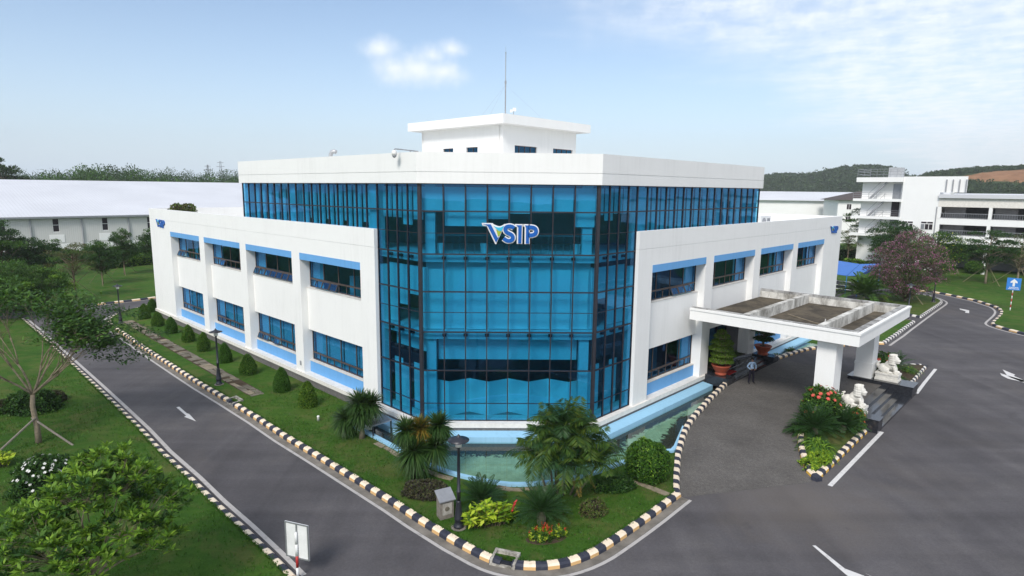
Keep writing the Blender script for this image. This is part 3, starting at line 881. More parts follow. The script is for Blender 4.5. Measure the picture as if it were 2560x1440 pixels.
# ------------------------------------------------------------------ pond
pond = struct(link('pond', None))
sm = smooth(pond_out[:16], 1) + pond_out[16:]
pin = [FL(3.9, 0.4, 0), FL(0.3, 0.4, 0), FC(0.1, 0.4, 0), FC(2 * HW - 0.1, 0.4, 0), FR(0.3, 0.4, 0), FR(12.2, 0.4, 0)]
kin = [p[:2] for p in reversed(offset_poly([q[:2] for q in drive_in], 0.25)[5:])]
outer = [p[:2] for p in sm] + [p for p in reversed(kin)][0:]
poly = [p[:2] for p in sm] + offset_poly([q[:2] for q in drive_in], 0.25)[6:] + [tuple(p)[:2] for p in reversed(pin)]
# subdivided floor so that the weed line can follow the edges
def floor_grid(poly, z, name, m_, edges, step=0.35, parent=None):
    xs = [p[0] for p in poly]; ys = [p[1] for p in poly]
    bm = bmesh.new()
    vs_ = [bm.verts.new((p[0], p[1], z)) for p in poly]
    tri = tessellate_polygon([[Vector((p[0], p[1], 0)) for p in poly]])
    for t in tri:
        try:
            bm.faces.new([vs_[i] for i in t])
        except ValueError:
            pass
    for _ in range(5):
        le = [e_ for e_ in bm.edges if e_.calc_length() > step * 1.6]
        if not le:
            break
        bmesh.ops.subdivide_edges(bm, edges=le, cuts=1)
        bmesh.ops.triangulate(bm, faces=[f for f in bm.faces if len(f.verts) > 3])
    me = bpy.data.meshes.new(name); bm.to_mesh(me); bm.free()
    at_ = me.attributes.new('edge', 'FLOAT', 'POINT')
    co = np.array([v.co[:2] for v in me.vertices])
    dmin = np.zeros(len(co))
    for (a_, b_, reach, wgt) in edges:
        a_ = np.array(a_); b_ = np.array(b_); ab = b_ - a_
        t_ = np.clip(((co - a_) @ ab) / (ab @ ab), 0, 1)
        d_ = np.linalg.norm(co - (a_ + t_[:, None] * ab), axis=1)
        dmin = np.maximum(dmin, wgt * np.clip(1 - d_ / reach, 0, 1))
    at_.data.foreach_set('value', dmin.astype(np.float32))
    me.materials.append(m_)
    return link(name, me, parent)
E2 = lambda p: tuple(p)[:2]
edges = [(E2(FC(0, 0.9, 0)), E2(FC(2 * HW, 0.9, 0)), 3.0, 1.1), (E2(FR(0.3, 0.9, 0)), E2(FR(12, 0.9, 0)), 1.35, 1.1),
         (E2(FR(1.4, 4.1, 0)), E2(FR(6.0, 2.9, 0)), 1.9, 1.1), (E2(FL(0.5, 0.9, 0)), E2(FL(4, 0.9, 0)), 2.0, 1.0)]
floor_grid(poly, 0.025, 'pond_floor', MAT['pond_floor'], edges, parent=pond)
b = MB(); b.sheet(poly, 0.10); b.build('water', MAT['pond_water'], pond, recalc=False)
def rim(pts, w_, z0, z1, name, m_, parent):
    a_ = offset_poly(pts, -w_ / 2); c_ = offset_poly(pts, w_ / 2)
    q = MB()
    for i in range(len(pts) - 1):
        q.hexa([(*a_[i], z0), (*a_[i + 1], z0), (*c_[i + 1], z0), (*c_[i], z0), (*a_[i], z1), (*a_[i + 1], z1), (*c_[i + 1], z1), (*c_[i], z1)])
    return q.build(name, m_, parent)
rim([p[:2] for p in sm], 0.22, -0.02, 0.29, 'coping', MAT['pool_blue_paint'], pond)
def corner_at(o):
    k = math.tan(R(22.5)); return Vector((-HW - o * k, -o, 0)), Vector((HW + o * k, -o, 0))
# low blue wall along the plinth
def low_wall(segs, name, parent):
    q = MB()
    for F, t0, t1 in segs:
        q.hexa([F(t0, .301, -.02), F(t1, .301, -.02), F(t1, 1.0, -.02), F(t0, 1.0, -.02), F(t0, .301, .44), F(t1, .301, .44), F(t1, 1.0, .36), F(t0, 1.0, .36)])
    return q.build(name, MAT['pool_blue_paint'], parent)
q = MB()
_c = [corner_at(o_) for o_ in (.301, 1.0)]
_s = [[FL(3.2, .301, 0), FL(3.2, 1.0, 0)], [_c[0][0], _c[1][0]], [_c[0][1], _c[1][1]], [FR(11.9, .301, 0), FR(11.9, 1.0, 0)]]
for (i0, i1), (j0, j1) in zip(_s[:-1], _s[1:]):
    q.hexa([(i0.x, i0.y, -.02), (j0.x, j0.y, -.02), (j1.x, j1.y, -.02), (i1.x, i1.y, -.02), (i0.x, i0.y, .44), (j0.x, j0.y, .44), (j1.x, j1.y, .36), (i1.x, i1.y, .36)])
q.build('channel_wall', MAT['pool_blue_paint'], pond)
# second basin beyond the entrance
pond2 = struct(link('pond', None))
a_ = offset_poly([q[:2] for q in right_in], 0.25)
poly2 = [wr(20.4, 0.4)] + a_[:5] + [wr(29.0, 2.7), wr(29.0, 0.4)]
edges2 = [(wr(20.6, 0.9), wr(29, 0.9), 0.8, 1.0)]
floor_grid(poly2, 0.21, 'pond_floor', MAT['pond_floor'], edges2, parent=pond2)
b = MB(); b.sheet(poly2, 0.27); b.build('water', MAT['pond_water'], pond2, recalc=False)
low_wall([(FR, 20.2, 34.0)], 'channel_wall', pond2)

# ------------------------------------------------------------------ office building
office = thing('office_building', 'white three storey office block with a blue glass corner and a porch', 'building')
T22 = math.tan(R(22.5))
TLN, TLU, TLE = 3.677, 20.885, 42.36       # left front: where the wall starts, upper storey ends, wing ends
TRN, TRU, TRE = 3.493, 19.595, 38.814
def corner(o, z):
    return Vector((-HW - o * T22, -o, z)), Vector((HW + o * T22, -o, z))
def band(q, o0, o1, z0, z1, tl, tr, mi=0):
    """mitred strip that runs round the three fronts"""
    a0, b0 = corner(o0, 0); a1, b1 = corner(o1, 0)
    P = [(FL(tl, o0, 0), FL(tl, o1, 0)), (a0, a1), (b0, b1), (FR(tr, o0, 0), FR(tr, o1, 0))]
    for (i0, i1), (j0, j1) in zip(P[:-1], P[1:]):
        q.hexa([(i0.x, i0.y, z0), (j0.x, j0.y, z0), (j1.x, j1.y, z0), (i1.x, i1.y, z0), (i0.x, i0.y, z1), (j0.x, j0.y, z1), (j1.x, j1.y, z1), (i1.x, i1.y, z1)], mi)
W = MAT['white_wall']
q = MB(); band(q, -0.3, 0.30, -0.1, 0.60, TLE + 0.05, TRE + 0.05); q.build('plinth', MAT['plinth_stone'], office)
q = MB(); band(q, -0.9, 0.36, 0.602, 0.852, TLE + 0.08, TRE + 0.08); q.build('ledge', MAT['ledge_stone'], office)
q = MB()
band(q, -0.25, 0.236, 13.165, 13.70, TLU, TRU); band(q, -0.25, 0.205, 13.70, 13.735, TLU - .03, TRU - .03); band(q, -0.25, 0.236, 13.735, 14.669, TLU, TRU)
q.build('parapet', W, office)
q = MB()
q.fbox(FL, TLU - 0.3, TLU, -18.0, -0.252, 9.6, 14.665); q.fbox(FR, TRU - 0.3, TRU, -18.0, -0.252, 9.6, 14.665)
q.build('end_wall', W, office)
def room_poly(o, tl=20.3, tr=19.0):
    a0, b0 = corner(o, 0)
    return [tuple(FL(tl, o, 0))[:2], tuple(a0)[:2], tuple(b0)[:2], tuple(FR(tr, o, 0))[:2], tuple(FR(tr, -17, 0))[:2], tuple(FL(tl, -17, 0))[:2]]
q = MB(); q.prism(room_poly(-0.26), 13.20, 13.85); q.build('roof', MAT['old_white'], office)
for z0, z1, o in ((9.22, 9.62, -0.28), (5.20, 5.62, -0.28)):
    q = MB(); q.prism(room_poly(o), z0, z1); q.build('floor_slab', MAT['room_white'], office)
q = MB(); q.prism(room_poly(-0.92), 0.70, 0.846); q.build('floor_slab', MAT['room_floor'], office)
q = MB()
a0, b0 = corner(-7.0, 0)
for z0, z1 in ((0.85, 5.19), (5.63, 9.21), (9.63, 13.19)):
    q.box(-9.5, 9.5, 6.6, 6.8, z0, z1)
    q.hexa([(*tuple(FL(5, -4.6, 0))[:2], z0), (*tuple(FL(20, -4.6, 0))[:2], z0), (*tuple(FL(20, -4.9, 0))[:2], z0), (*tuple(FL(5, -4.9, 0))[:2], z0),
            (*tuple(FL(5, -4.6, 0))[:2], z1), (*tuple(FL(20, -4.6, 0))[:2], z1), (*tuple(FL(20, -4.9, 0))[:2], z1), (*tuple(FL(5, -4.9, 0))[:2], z1)])
    q.fbox(FR, 5, 18.8, -4.9, -4.6, z0, z1)
q.build('inner_wall', MAT['room_grey'], office)

# --- two storey wings
LB = [(5.14 + 8.14 * i, 12.19 + 8.14 * i) for i in range(4)]
RBY = [(4.95 + 7.56 * i, 11.40 + 7.56 * i) for i in range(4)]
def wing(F, tn, te, bays, skip_low=()):
    q = MB()
    q.fbox(F, tn, te, -0.05, 0.25, 8.78, 9.72); q.fbox(F, tn + .02, te - .02, -0.05, 0.225, 9.72, 9.745); q.fbox(F, tn, te, -0.05, 0.25, 9.745, 10.725)
    q.build('upper_wall', W, office)
    edges_ = [tn] + [v for b_ in bays for v in b_] + [te]
    for a_, c_ in zip(edges_[0::2], edges_[1::2]):
        q = MB(); q.fbox(F, a_, c_, -0.56, 0.249, 0.853, 8.779); q.build('pier', W, office)
    for i, (a_, c_) in enumerate(bays):
        q = MB(); q.fbox(F, a_ + .002, c_ - .002, 0.19, 0.262, 8.35, 8.778); q.build('sunshade', MAT['sky_blue_paint'], office)
        q = MB(); q.fbox(F, a_, c_, -0.6, 0.188, 8.36, 8.778); q.build('lintel', W, office)
        q = MB(); q.fbox(F, a_, c_, -0.55, -0.19, 3.70, 6.47); q.build('wall_panel', W, office)
        q = MB(); q.fbox(F, a_ + .003, c_ - .003, -0.55, -0.165, 6.471, 6.52); q.build('sill', MAT['sill'], office)
        if i in skip_low:
            continue
        q = MB(); q.fbox(F, a_, c_, -0.55, -0.19, 0.853, 1.60); q.build('spandrel', MAT['sky_blue_paint'], office)
        q = MB(); q.fbox(F, a_ + .003, c_ - .003, -0.55, -0.165, 1.601, 1.66); q.build('sill', MAT['sill'], office)
    # shell behind: floors, roof terrace, end and rear walls
    q = MB(); q.fbox(F, tn + 1, te - .35, -14.0, -0.06, 9.25, 9.6); q.build('terrace_roof', MAT['old_white'], office)
    q = MB(); q.fbox(F, tn + 1.2, te - .35, -7.0, -0.57, 4.55, 4.95); q.fbox(F, tn + 1.2, te - .35, -7.0, -0.95, 0.6, 0.845); q.build('floor_slab', MAT['room_floor'], office)
    q = MB(); q.fbox(F, tn + 2.5, te - .35, -5.2, -5.0, 0.85, 4.54); q.fbox(F, tn + 2.5, te - .35, -5.2, -5.0, 4.96, 9.24); q.build('inner_wall', MAT['room_grey'], office)
    q = MB(); q.fbox(F, te - .3, te - .002, -14.3, -0.57, -0.1, 10.723); q.fbox(F, te - .3, te - .002, -0.568, -0.06, 9.0, 10.723); q.build('end_wall', W, office)
    q = MB(); q.fbox(F, tn + 17, te - .31, -14.3, -14.0, -0.1, 10.72); q.build('rear_wall', W, office)
wing(FL, TLN, TLE, LB)
wing(FR, TRN, TRE, RBY, skip_low=(1,))

# --- windows: a bronze frame, four tall panes over eight small hinged ones
pane_cache = {}
def pane_mesh(w_, h_, m_, hinge_top=False):
    k = (round(w_, 3), round(h_, 3), m_.name, hinge_top)
    if k not in pane_cache:
        q = MB()
        if hinge_top:
            q.box(0, w_, -0.008, 0.008, -h_, 0)
        else:
            q.box(0, w_, -0.006, 0.006, 0, h_)
        pane_cache[k] = q.mesh('pane', m_)
    return pane_cache[k]
def sash_mesh(w_, h_):
    k = ('sash', round(w_, 3), round(h_, 3))
    if k not in pane_cache:
        q = MB(); t_ = 0.035
        q.box(0, t_, -.02, .02, -h_, 0); q.box(w_ - t_, w_, -.02, .02, -h_, 0); q.box(t_, w_ - t_, -.02, .02, -t_, 0); q.box(t_, w_ - t_, -.02, .02, -h_, -h_ + t_)
        q.box(t_, w_ - t_, -.006, .006, -h_ + t_, -t_, 1)
        pane_cache[k] = q.mesh('awning_pane', [MAT['bronze_frame'], MAT['window_glass']])
    return pane_cache[k]
def axes(F):
    o0 = F(0, 0, 0)
    e = (F(1, 0, 0) - o0).normalized(); n_ = (F(0, 1, 0) - o0).normalized()
    return e, n_
def place(o, F, t, off, z, tilt=0.0, flip=False):
    e, n_ = axes(F)
    rot = Matrix((e, n_, Vector((0, 0, 1)))).transposed().to_4x4()
    o.matrix_local = Matrix.Translation(F(t, off, z)) @ rot @ Matrix.Rotation(tilt, 4, 'X')
def window(F, a_, c_, z0, zt, z1, off, opened=(), parent=office, nlow=8, nup=4):
    q = MB()
    fr = 0.05
    q.fbox(F, a_ + .004, c_ - .004, off - .05, off + .03, z1 - fr, z1)
    q.fbox(F, a_ + .004, c_ - .004, off - .05, off + .03, z0, z0 + fr)
    q.fbox(F, a_ + .004, a_ + fr, off - .05, off + .03, z0 + fr, z1 - fr); q.fbox(F, c_ - fr, c_ - .004, off - .05, off + .03, z0 + fr, z1 - fr)
    q.fbox(F, a_ + fr, c_ - fr, off - .05, off + .045, zt - .045, zt + .045)
    wu = (c_ - a_) / nup
    for i in range(1, nup):
        q.fbox(F, a_ + wu * i - .03, a_ + wu * i + .03, off - .05, off + .025, zt + .045, z1 - fr)
    wl = (c_ - a_) / nlow
    for i in range(1, nlow):
        q.fbox(F, a_ + wl * i - .025, a_ + wl * i + .025, off - .05, off + .02, z0 + fr, zt - .045)
    w_ = q.build('window', MAT['bronze_frame'], parent)
    for i in range(nup):
        x0 = a_ + wu * i + .03 + (.02 if i == 0 else 0)
        p = link('pane', pane_mesh(wu - .08, z1 - zt - .1, MAT['window_glass']), w_)
        place(p, F, x0 + .01, off - .01 + rnd.uniform(-.002, .002), zt + .05, R(rnd.uniform(-.25, .25)))
    for i in range(nlow):
        if i in opened:
            p = link('awning_pane', sash_mesh(wl - .05, zt - z0 - .09), w_)
            place(p, F, a_ + wl * i + .025, off + .05, zt - .045, R(24 + rnd.uniform(-3, 3)))
        else:
            p = link('pane', pane_mesh(wl - .06, zt - z0 - .11, MAT['window_glass']), w_)
            place(p, F, a_ + wl * i + .03, off - .01, z0 + .055)
    return w_
ZU = (6.52, 7.08, 8.36); ZL = (1.66, 2.155, 3.70)
open_u = {0: (4, 5, 6), 1: (0, 1, 2, 3, 4, 5, 6, 7), 2: (5,), 3: (1, 6, 7)}
open_l = {1: (6, 4, 7)}
for i, (a_, c_) in enumerate(LB):
    window(FL, a_, c_, *ZU, -0.44, open_u.get(i, ())); window(FL, a_, c_, *ZL, -0.44, open_l.get(i, ()))
open_r = {0: (5, 6, 4)}
for i, (a_, c_) in enumerate(RBY):
    window(FR, a_, c_, *ZU, -0.44, open_r.get(i, ()))
    if i != 1:
        window(FR, a_, c_, *ZL, -0.44)
# roller blinds and curtains behind the windows
def blind(F, t0, t1, off, z0, z1, name='blind', m_='blind_fabric'):
    q = MB(); q.fbox(F, t0, t1, off - .012, off, z0, z1); return q.build(name, MAT[m_], office)
for i, (a_, c_) in enumerate(LB):
    wu = (c_ - a_) / 4
    blind(FL, c_ - wu * rnd.uniform(.78, .98), c_ - .06, -0.62, 6.53, 8.34)
    if i in (3, ):
        blind(FL, a_ + wu * 1.7, a_ + wu * 2.1, -0.64, 6.53, 8.34)
    for k in range(4):
        blind(FL, a_ + wu * k + .04, a_ + wu * (k + 1) - .04, -0.64 - .03 * rnd.random(), 1.67 if rnd.random() < .8 or i == 0 else 2.2, 3.69)
    blind(FL, a_ + .1, c_ - .1, -0.9, 1.0, 1.66, 'counter')
for i, (a_, c_) in enumerate(RBY):
    wu = (c_ - a_) / 4
    blind(FR, c_ - wu * (1.0 if i != 0 else .85), c_ - .06, -0.62, 6.53, 8.34)
    if i == 0:
        blind(FR, c_ - wu * .9, c_ - .06, -0.62, 1.67, 3.69); blind(FR, a_ + 1.6, a_ + 2.1, -2.2, 1.0, 2.7)
    if i in (2, 3):
        blind(FR, c_ - wu * 1.5, c_ - wu * 1.2, -0.66, 6.53, 8.34); blind(FR, c_ - wu * 2, c_ - .06, -0.62, 1.67, 3.69)
# desks and cabinets seen through the first left window
for (t_, w_, h_) in ((6.1, .55, .8), (7.9, .45, 1.05)):
    q = MB(); q.fbox(FL, t_, t_ + w_, -1.5, -1.0, 4.96, 6.52 + h_); q.build('cabinet', MAT['room_white'], office)

# --- glass fronts
ZG = [0.86, 1.81, 3.59, 5.63, 6.66, 7.73, 9.65, 10.71, 11.80, 13.16]
thin = {1.81, 6.66, 10.71}
def curtain(F, t0, t1, n, zs, name, jit=0.002, deep=0.035):
    q = MB(); pw = (t1 - t0) / n
    for i in range(n + 1):
        t_ = t0 + pw * i
        hw = 0.028
        lo = max(t0, t_ - hw); hi = min(t1, t_ + hw)
        q.fbox(F, lo, hi, -0.07, deep, zs[0], zs[-1] - .004)
    for z in zs:
        h_ = 0.012 if z in thin else 0.033
        z0 = max(zs[0], z - h_); z1 = min(zs[-1] - .005, z + h_)
        for i in range(n):
            q.fbox(F, t0 + pw * i + .033, t0 + pw * (i + 1) - .033, -0.06, 0.020, z0, z1)
    fr_ = q.build(name, MAT['dark_frame'], office)
    for i in range(n):
        for z0, z1 in zip(zs[:-1], zs[1:]):
            p = link('pane', pane_mesh(pw - .07, z1 - z0 - .03, MAT['blue_glass']), fr_)
            place(p, F, t0 + pw * i + .035, -0.02 + rnd.uniform(-jit, jit), z0 + .015, R(rnd.uniform(-.18, .18)))
    return fr_
curtain(FC, 0.09, 2 * HW - 0.09, 8, ZG, 'glass_front')
curtain(FL, 0.09, TLN, 4, ZG, 'glass_front')
curtain(FR, 0.09, TRN, 4, ZG, 'glass_front')
ZUP = [9.65, 11.80, 13.16]
curtain(FL, TLN + .01, TLU - .02, 17, ZUP, 'glass_front', 0.004)
curtain(FR, TRN + .01, TRU - .02, 16, ZUP, 'glass_front', 0.004)
for c_ in (PA, PB):
    q = MB(); q.box(c_.x - .075, c_.x + .075, -0.075, 0.075, 0.853, 13.163); q.build('corner_post', MAT['dark_frame'], office)
q = MB()
for z in (9.25, 5.25):
    for i in range(1, 8):
        t_ = 0.09 + (2 * HW - .18) / 8 * i
        q.fbox(FC, t_ - .10, t_ + .10, -0.27, -0.11, z + .12, z + .26)
    for F, tt_ in ((FL, TLN), (FR, TRN)):
        for i in range(1, 4):
            t_ = 0.09 + (tt_ - .09) / 4 * i
            q.fbox(F, t_ - .10, t_ + .10, -0.27, -0.11, z + .12, z + .26)
q.build('glazing_bracket', MAT['dark_frame'], office)['kind'] = 'stuff'
# rooms behind the glass corner
pw = (2 * HW - .18) / 8
lows = [11.78, 11.05, 11.05, 11.42, 11.70, 11.75, 11.78, 11.05]
for i in range(8):
    blind(FC, .09 + pw * i + .05, .09 + pw * (i + 1) - .05, -0.34, lows[i], 13.0)
for i, zl in enumerate((11.35, 11.05, 11.4, 11.4)):
    blind(FL, .09 + .9 * i + .05, .09 + .9 * (i + 1) - .06, -0.34, zl, 13.0); blind(FR, .09 + .85 * i + .05, .09 + .85 * (i + 1) - .06, -0.34, zl + .3, 13.0)
for i in range(8):     # partition boards of the middle floor
    blind(FC, .09 + pw * i + (.10 if i % 2 else .02), .09 + pw * (i + 1) - (.02 if i % 2 else .06), -0.62 - .10 * (i % 2), 5.66, 8.95 - .12 * (i % 3 == 0), 'partition')
q = MB(); q.fbox(FC, .2, 2 * HW - .2, -0.95, -0.80, 5.63, 9.2); q.build('partition', MAT['room_white'], office)
for i in (0, 2, 3):
    blind(FL, .09 + .9 * i + .05, .09 + .9 * (i + 1) - .05, -0.62, 5.66 if i != 2 else 6.7, 8.9, 'partition')
blind(FL, .99, 1.85, -0.62, 7.35, 8.9, 'partition')
for i in range(4):
    blind(FR, .09 + .85 * i + .05, .09 + .85 * (i + 1) - .05, -0.62, 5.66 if i != 1 else 7.2, 8.9, 'partition')
for F, t0, t1 in ((FC, .22, .72), (FC, 2 * HW - .72, 2 * HW - .22)):
    for z0, z1 in ((0.85, 5.19), (9.63, 13.19)):
        q = MB(); q.fbox(F, t0, t1, -1.0, -0.45, z0, z1); q.build('column', MAT['room_white'], office)
q = MB()     # zigzag folding screen on the ground floor
zz = [(.30 + 1.06 * i, -0.75 if i % 2 else -1.35) for i in range(9)]
for (ta, oa), (tb, ob) in zip(zz[:-1], zz[1:]):
    q.hexa([FC(ta, oa, .86), FC(tb, ob, .86), FC(tb, ob - .04, .86), FC(ta, oa - .04, .86), FC(ta, oa, 2.75), FC(tb, ob, 2.75), FC(tb, ob - .04, 2.75), FC(ta, oa - .04, 2.75)])
q.build('folding_screen', MAT['blind_fabric'], office)
for F, tt_ in ((FL, TLN), (FR, TRN)):
    for i in range(4):
        w4 = (tt_ - .09) / 4
        blind(F, .09 + w4 * i + .06, .09 + w4 * (i + 1) - .06, -0.7 - .2 * (i % 2), .87, 3.3 + .2 * (i % 2), 'partition')
q = MB(); q.fbox(FC, .8, 2 * HW - .8, -1.2, -0.9, 3.95, 5.19); q.fbox(FL, .3, 3.4, -1.2, -.9, 4.3, 5.19); q.build('ceiling_bulkhead', MAT['room_white'], office)
q = MB(); q.fbox(FC, .8, 2 * HW - .8, -0.62, -0.58, 10.55, 10.60)
for i in range(20):
    q.fbox(FC, .8 + i * .38, .82 + i * .38, -0.61, -0.59, 9.63, 10.55)
q.build('railing', MAT['room_grey'], office)
for x in (.95, 3.2, 8.0):
    q = MB(); q.lathe([(.16, 0), (.2, .45), (.2, .5)], 10, 0, tuple(FC(x, -.9, 9.63))); q.build('planter', MAT['white_plastic'], office)
# vertical blinds of the long upper storey
for F, n, t0, tE, sk in ((FL, 17, TLN, TLU, (0, 9, 16)), (FR, 16, TRN, TRU, (0, 15))):
    pw_ = (tE - t0) / n
    for i in range(n):
        a_, c_ = t0 + pw_ * i + .05, t0 + pw_ * (i + 1) - .05
        if i in sk:
            q = MB(); q.fbox(F, a_, c_, -0.5, -0.16, 9.63, 13.19); q.build('column', MAT['room_white'], office)
        else:
            sp = rnd.uniform(.15, .6)
            blind(F, a_, a_ + (c_ - a_) * sp, -0.34, rnd.choice((9.7, 9.7, 10.3)), 13.05)
            blind(F, a_ + (c_ - a_) * sp + .03, c_, -0.40, rnd.choice((9.7, 9.9, 10.4, 11.0)), 13.05)

# --- porch canopy: a deck with three dirty roof pans between beams
PT0, PT1, PO1, PZ0, PZ1 = 9.62, 20.88, 9.85, 5.00, 5.74
q = MB()
q.fbox(FR, PT0, PT0 + .28, 0.252, PO1, PZ0, PZ1 - .14); q.fbox(FR, PT1 - .28, PT1, 0.252, PO1, PZ0, PZ1 - .14); q.fbox(FR, PT0 + .28, PT1 - .28, PO1 - .28, PO1, PZ0, PZ1 - .14)
q.build('canopy_fascia', W, office)
q = MB()
q.fbox(FR, PT0 - .05, PT0 + .14, 0.252, PO1 + .05, PZ1 - .138, PZ1 - .02); q.fbox(FR, PT1 - .14, PT1 + .05, 0.252, PO1 + .05, PZ1 - .138, PZ1 - .02); q.fbox(FR, PT0 + .14, PT1 - .14, PO1 - .14, PO1 + .05, PZ1 - .138, PZ1 - .02)
q.build('canopy_lip', W, office)
q = MB()
q.fbox(FR, PT0 + .14, PT0 + .45, 0.252, PO1 - .14, PZ1 - .138, PZ1 + .02); q.fbox(FR, PT1 - .45, PT1 - .14, 0.252, PO1 - .14, PZ1 - .138, PZ1 + .02); q.fbox(FR, PT0 + .45, PT1 - .45, PO1 - .45, PO1 - .14, PZ1 - .138, PZ1 + .02)
q.build('canopy_coping', MAT['canopy_edge'], office)
q = MB()
q.fbox(FR, PT0 + .281, PT0 + .449, 0.252, PO1 - .281, PZ0 + .05, PZ1 - .14); q.fbox(FR, PT1 - .449, PT1 - .281, 0.252, PO1 - .281, PZ0 + .05, PZ1 - .14); q.fbox(FR, PT0 + .45, PT1 - .45, PO1 - .449, PO1 - .281, PZ0 + .05, PZ1 - .14)
q.build('canopy_upstand', MAT['canopy_concrete'], office)
for o_ in (3.6, 7.75):
    q = MB(); q.fbox(FR, PT0 + .45, PT1 - .45, o_ - .16, o_ + .16, PZ0 + .1, PZ1 + .015); q.build('canopy_beam', MAT['canopy_concrete'], office)
for o0, o1 in ((0.255, 3.44), (3.76, 7.59), (7.91, PO1 - .45)):
    q = MB(); q.fbox(FR, PT0 + .46, PT1 - .46, o0, o1, PZ0 + .02, PZ0 + .14); q.build('canopy_roof_pan', MAT['canopy_floor'], office)
q = MB(); q.fbox(FR, PT0 + .281, PT1 - .281, 0.255, PO1 - .281, PZ0 + .003, PZ0 + .019); q.build('canopy_soffit', W, office)
for t_, o_, h_ in ((13.1, 7.1, .42), (15.7, 7.3, .42), (11.6, 6.9, .16)):
    q = MB(); q.tube([FR(t_, o_, PZ0 + .1), FR(t_, o_, PZ0 + .14 + h_)], .03, 6); q.build('drain_pipe', MAT['white_plastic'], office)
q = MB(); q.tube([FR(15.0, 4.3, PZ0 + .16), FR(13.0, 7.2, PZ0 + .16)], .035, 6); q.build('drain_pipe', MAT['stepping_stone'], office)
for t0, o0 in ((10.2, 7.65), (19.6, 7.3)):
    q = MB(); q.fbox(FR, t0, t0 + 1.2, o0, o0 + 1.0, 0.5, PZ0 + .002); q.fbox(FR, t0 - .04, t0 + 1.24, o0 - .04, o0 + 1.04, 1.62, 1.78); q.fbox(FR, t0 - .02, t0 + 1.22, o0 - .02, o0 + 1.02, 0.5, 1.62)
    q.build('porch_column', W, office)
# entrance: black granite landing, glazed doors set back
for t0 in (12.0, 19.45):
    q = MB(); q.fbox(FR, t0, t0 + .93, 0.37, 1.98, 0.3, 0.95); q.build('granite_block', MAT['black_granite'], office)
for k, (o1, z1) in enumerate(((1.96, 0.62), (1.60, 0.74), (1.24, 0.86))):
    q = MB(); q.fbox(FR, 12.952, 19.448, o1 - .362, o1, 0.3, z1); q.build('step', MAT['black_granite'], office)
q = MB(); q.fbox(FR, 12.53, 18.94, -3.0, 0.876, 0.853, 0.90); q.build('landing', MAT['black_granite'], office)
q = MB()
for t_ in (12.6, 14.2, 15.75, 17.3, 18.88):
    q.fbox(FR, t_ - .04, t_ + .04, -1.56, -1.46, 0.902, 3.69)
q.fbox(FR, 12.56, 18.92, -1.56, -1.46, 3.1, 3.18)
q.build('door_frame', MAT['dark_frame'], office)
for t_ in (12.64, 14.24, 15.79, 17.34):
    p = link('door_pane', pane_mesh(1.46, 2.75, MAT['blue_glass']), office); place(p, FR, t_ + .02, -1.51, 0.92)
q = MB(); q.fbox(FR, 12.53, 18.94, -4.0, -3.9, 0.9, 3.7); q.fbox(FR, 12.45, 12.53, -4, -.57, .9, 3.7); q.fbox(FR, 18.94, 19.02, -4, -.57, .9, 3.7); q.build('lobby_wall', MAT['room_grey'], office)
q = MB(); q.fbox(FR, 13.1, 14.3, 0.9, 1.5, 0.864, 0.91); q.build('door_mat', MAT['carpet_red'], office)
# wavy planter edge in front of the doors
q = MB(); pts = []
for i in range(25):
    t_ = 13.6 + 5.4 * i / 24
    pts.append(FR(t_, 0.35 + 0.28 * math.sin(i / 24 * 6.2 + .6), 0.98))
for a_, c_ in zip(pts[:-1], pts[1:]):
    d = (c_ - a_).normalized(); n_ = Vector((-d.y, d.x, 0)) * .06
    q.hexa([a_ - n_ - Vector((0, 0, .12)), c_ - n_ - Vector((0, 0, .12)), c_ + n_ - Vector((0, 0, .12)), a_ + n_ - Vector((0, 0, .12)), a_ - n_ + Vector((0, 0, .05)), c_ - n_ + Vector((0, 0, .05)), c_ + n_ + Vector((0, 0, .05)), a_ + n_ + Vector((0, 0, .05))])
q.build('planter_edge', MAT['grey_granite'], office)
q = MB(); q.fbox(FR, 13.6, 19.0, -0.9, 0.1, 0.9, 0.97); q.build('planter_soil', MAT['soil'], office)
# small vent grille by the second pier
q = MB(); q.fbox(FL, 12.55, 12.78, 0.25, 0.262, 1.25, 1.55); q.build('vent_grille', MAT['grey_trim'], office)

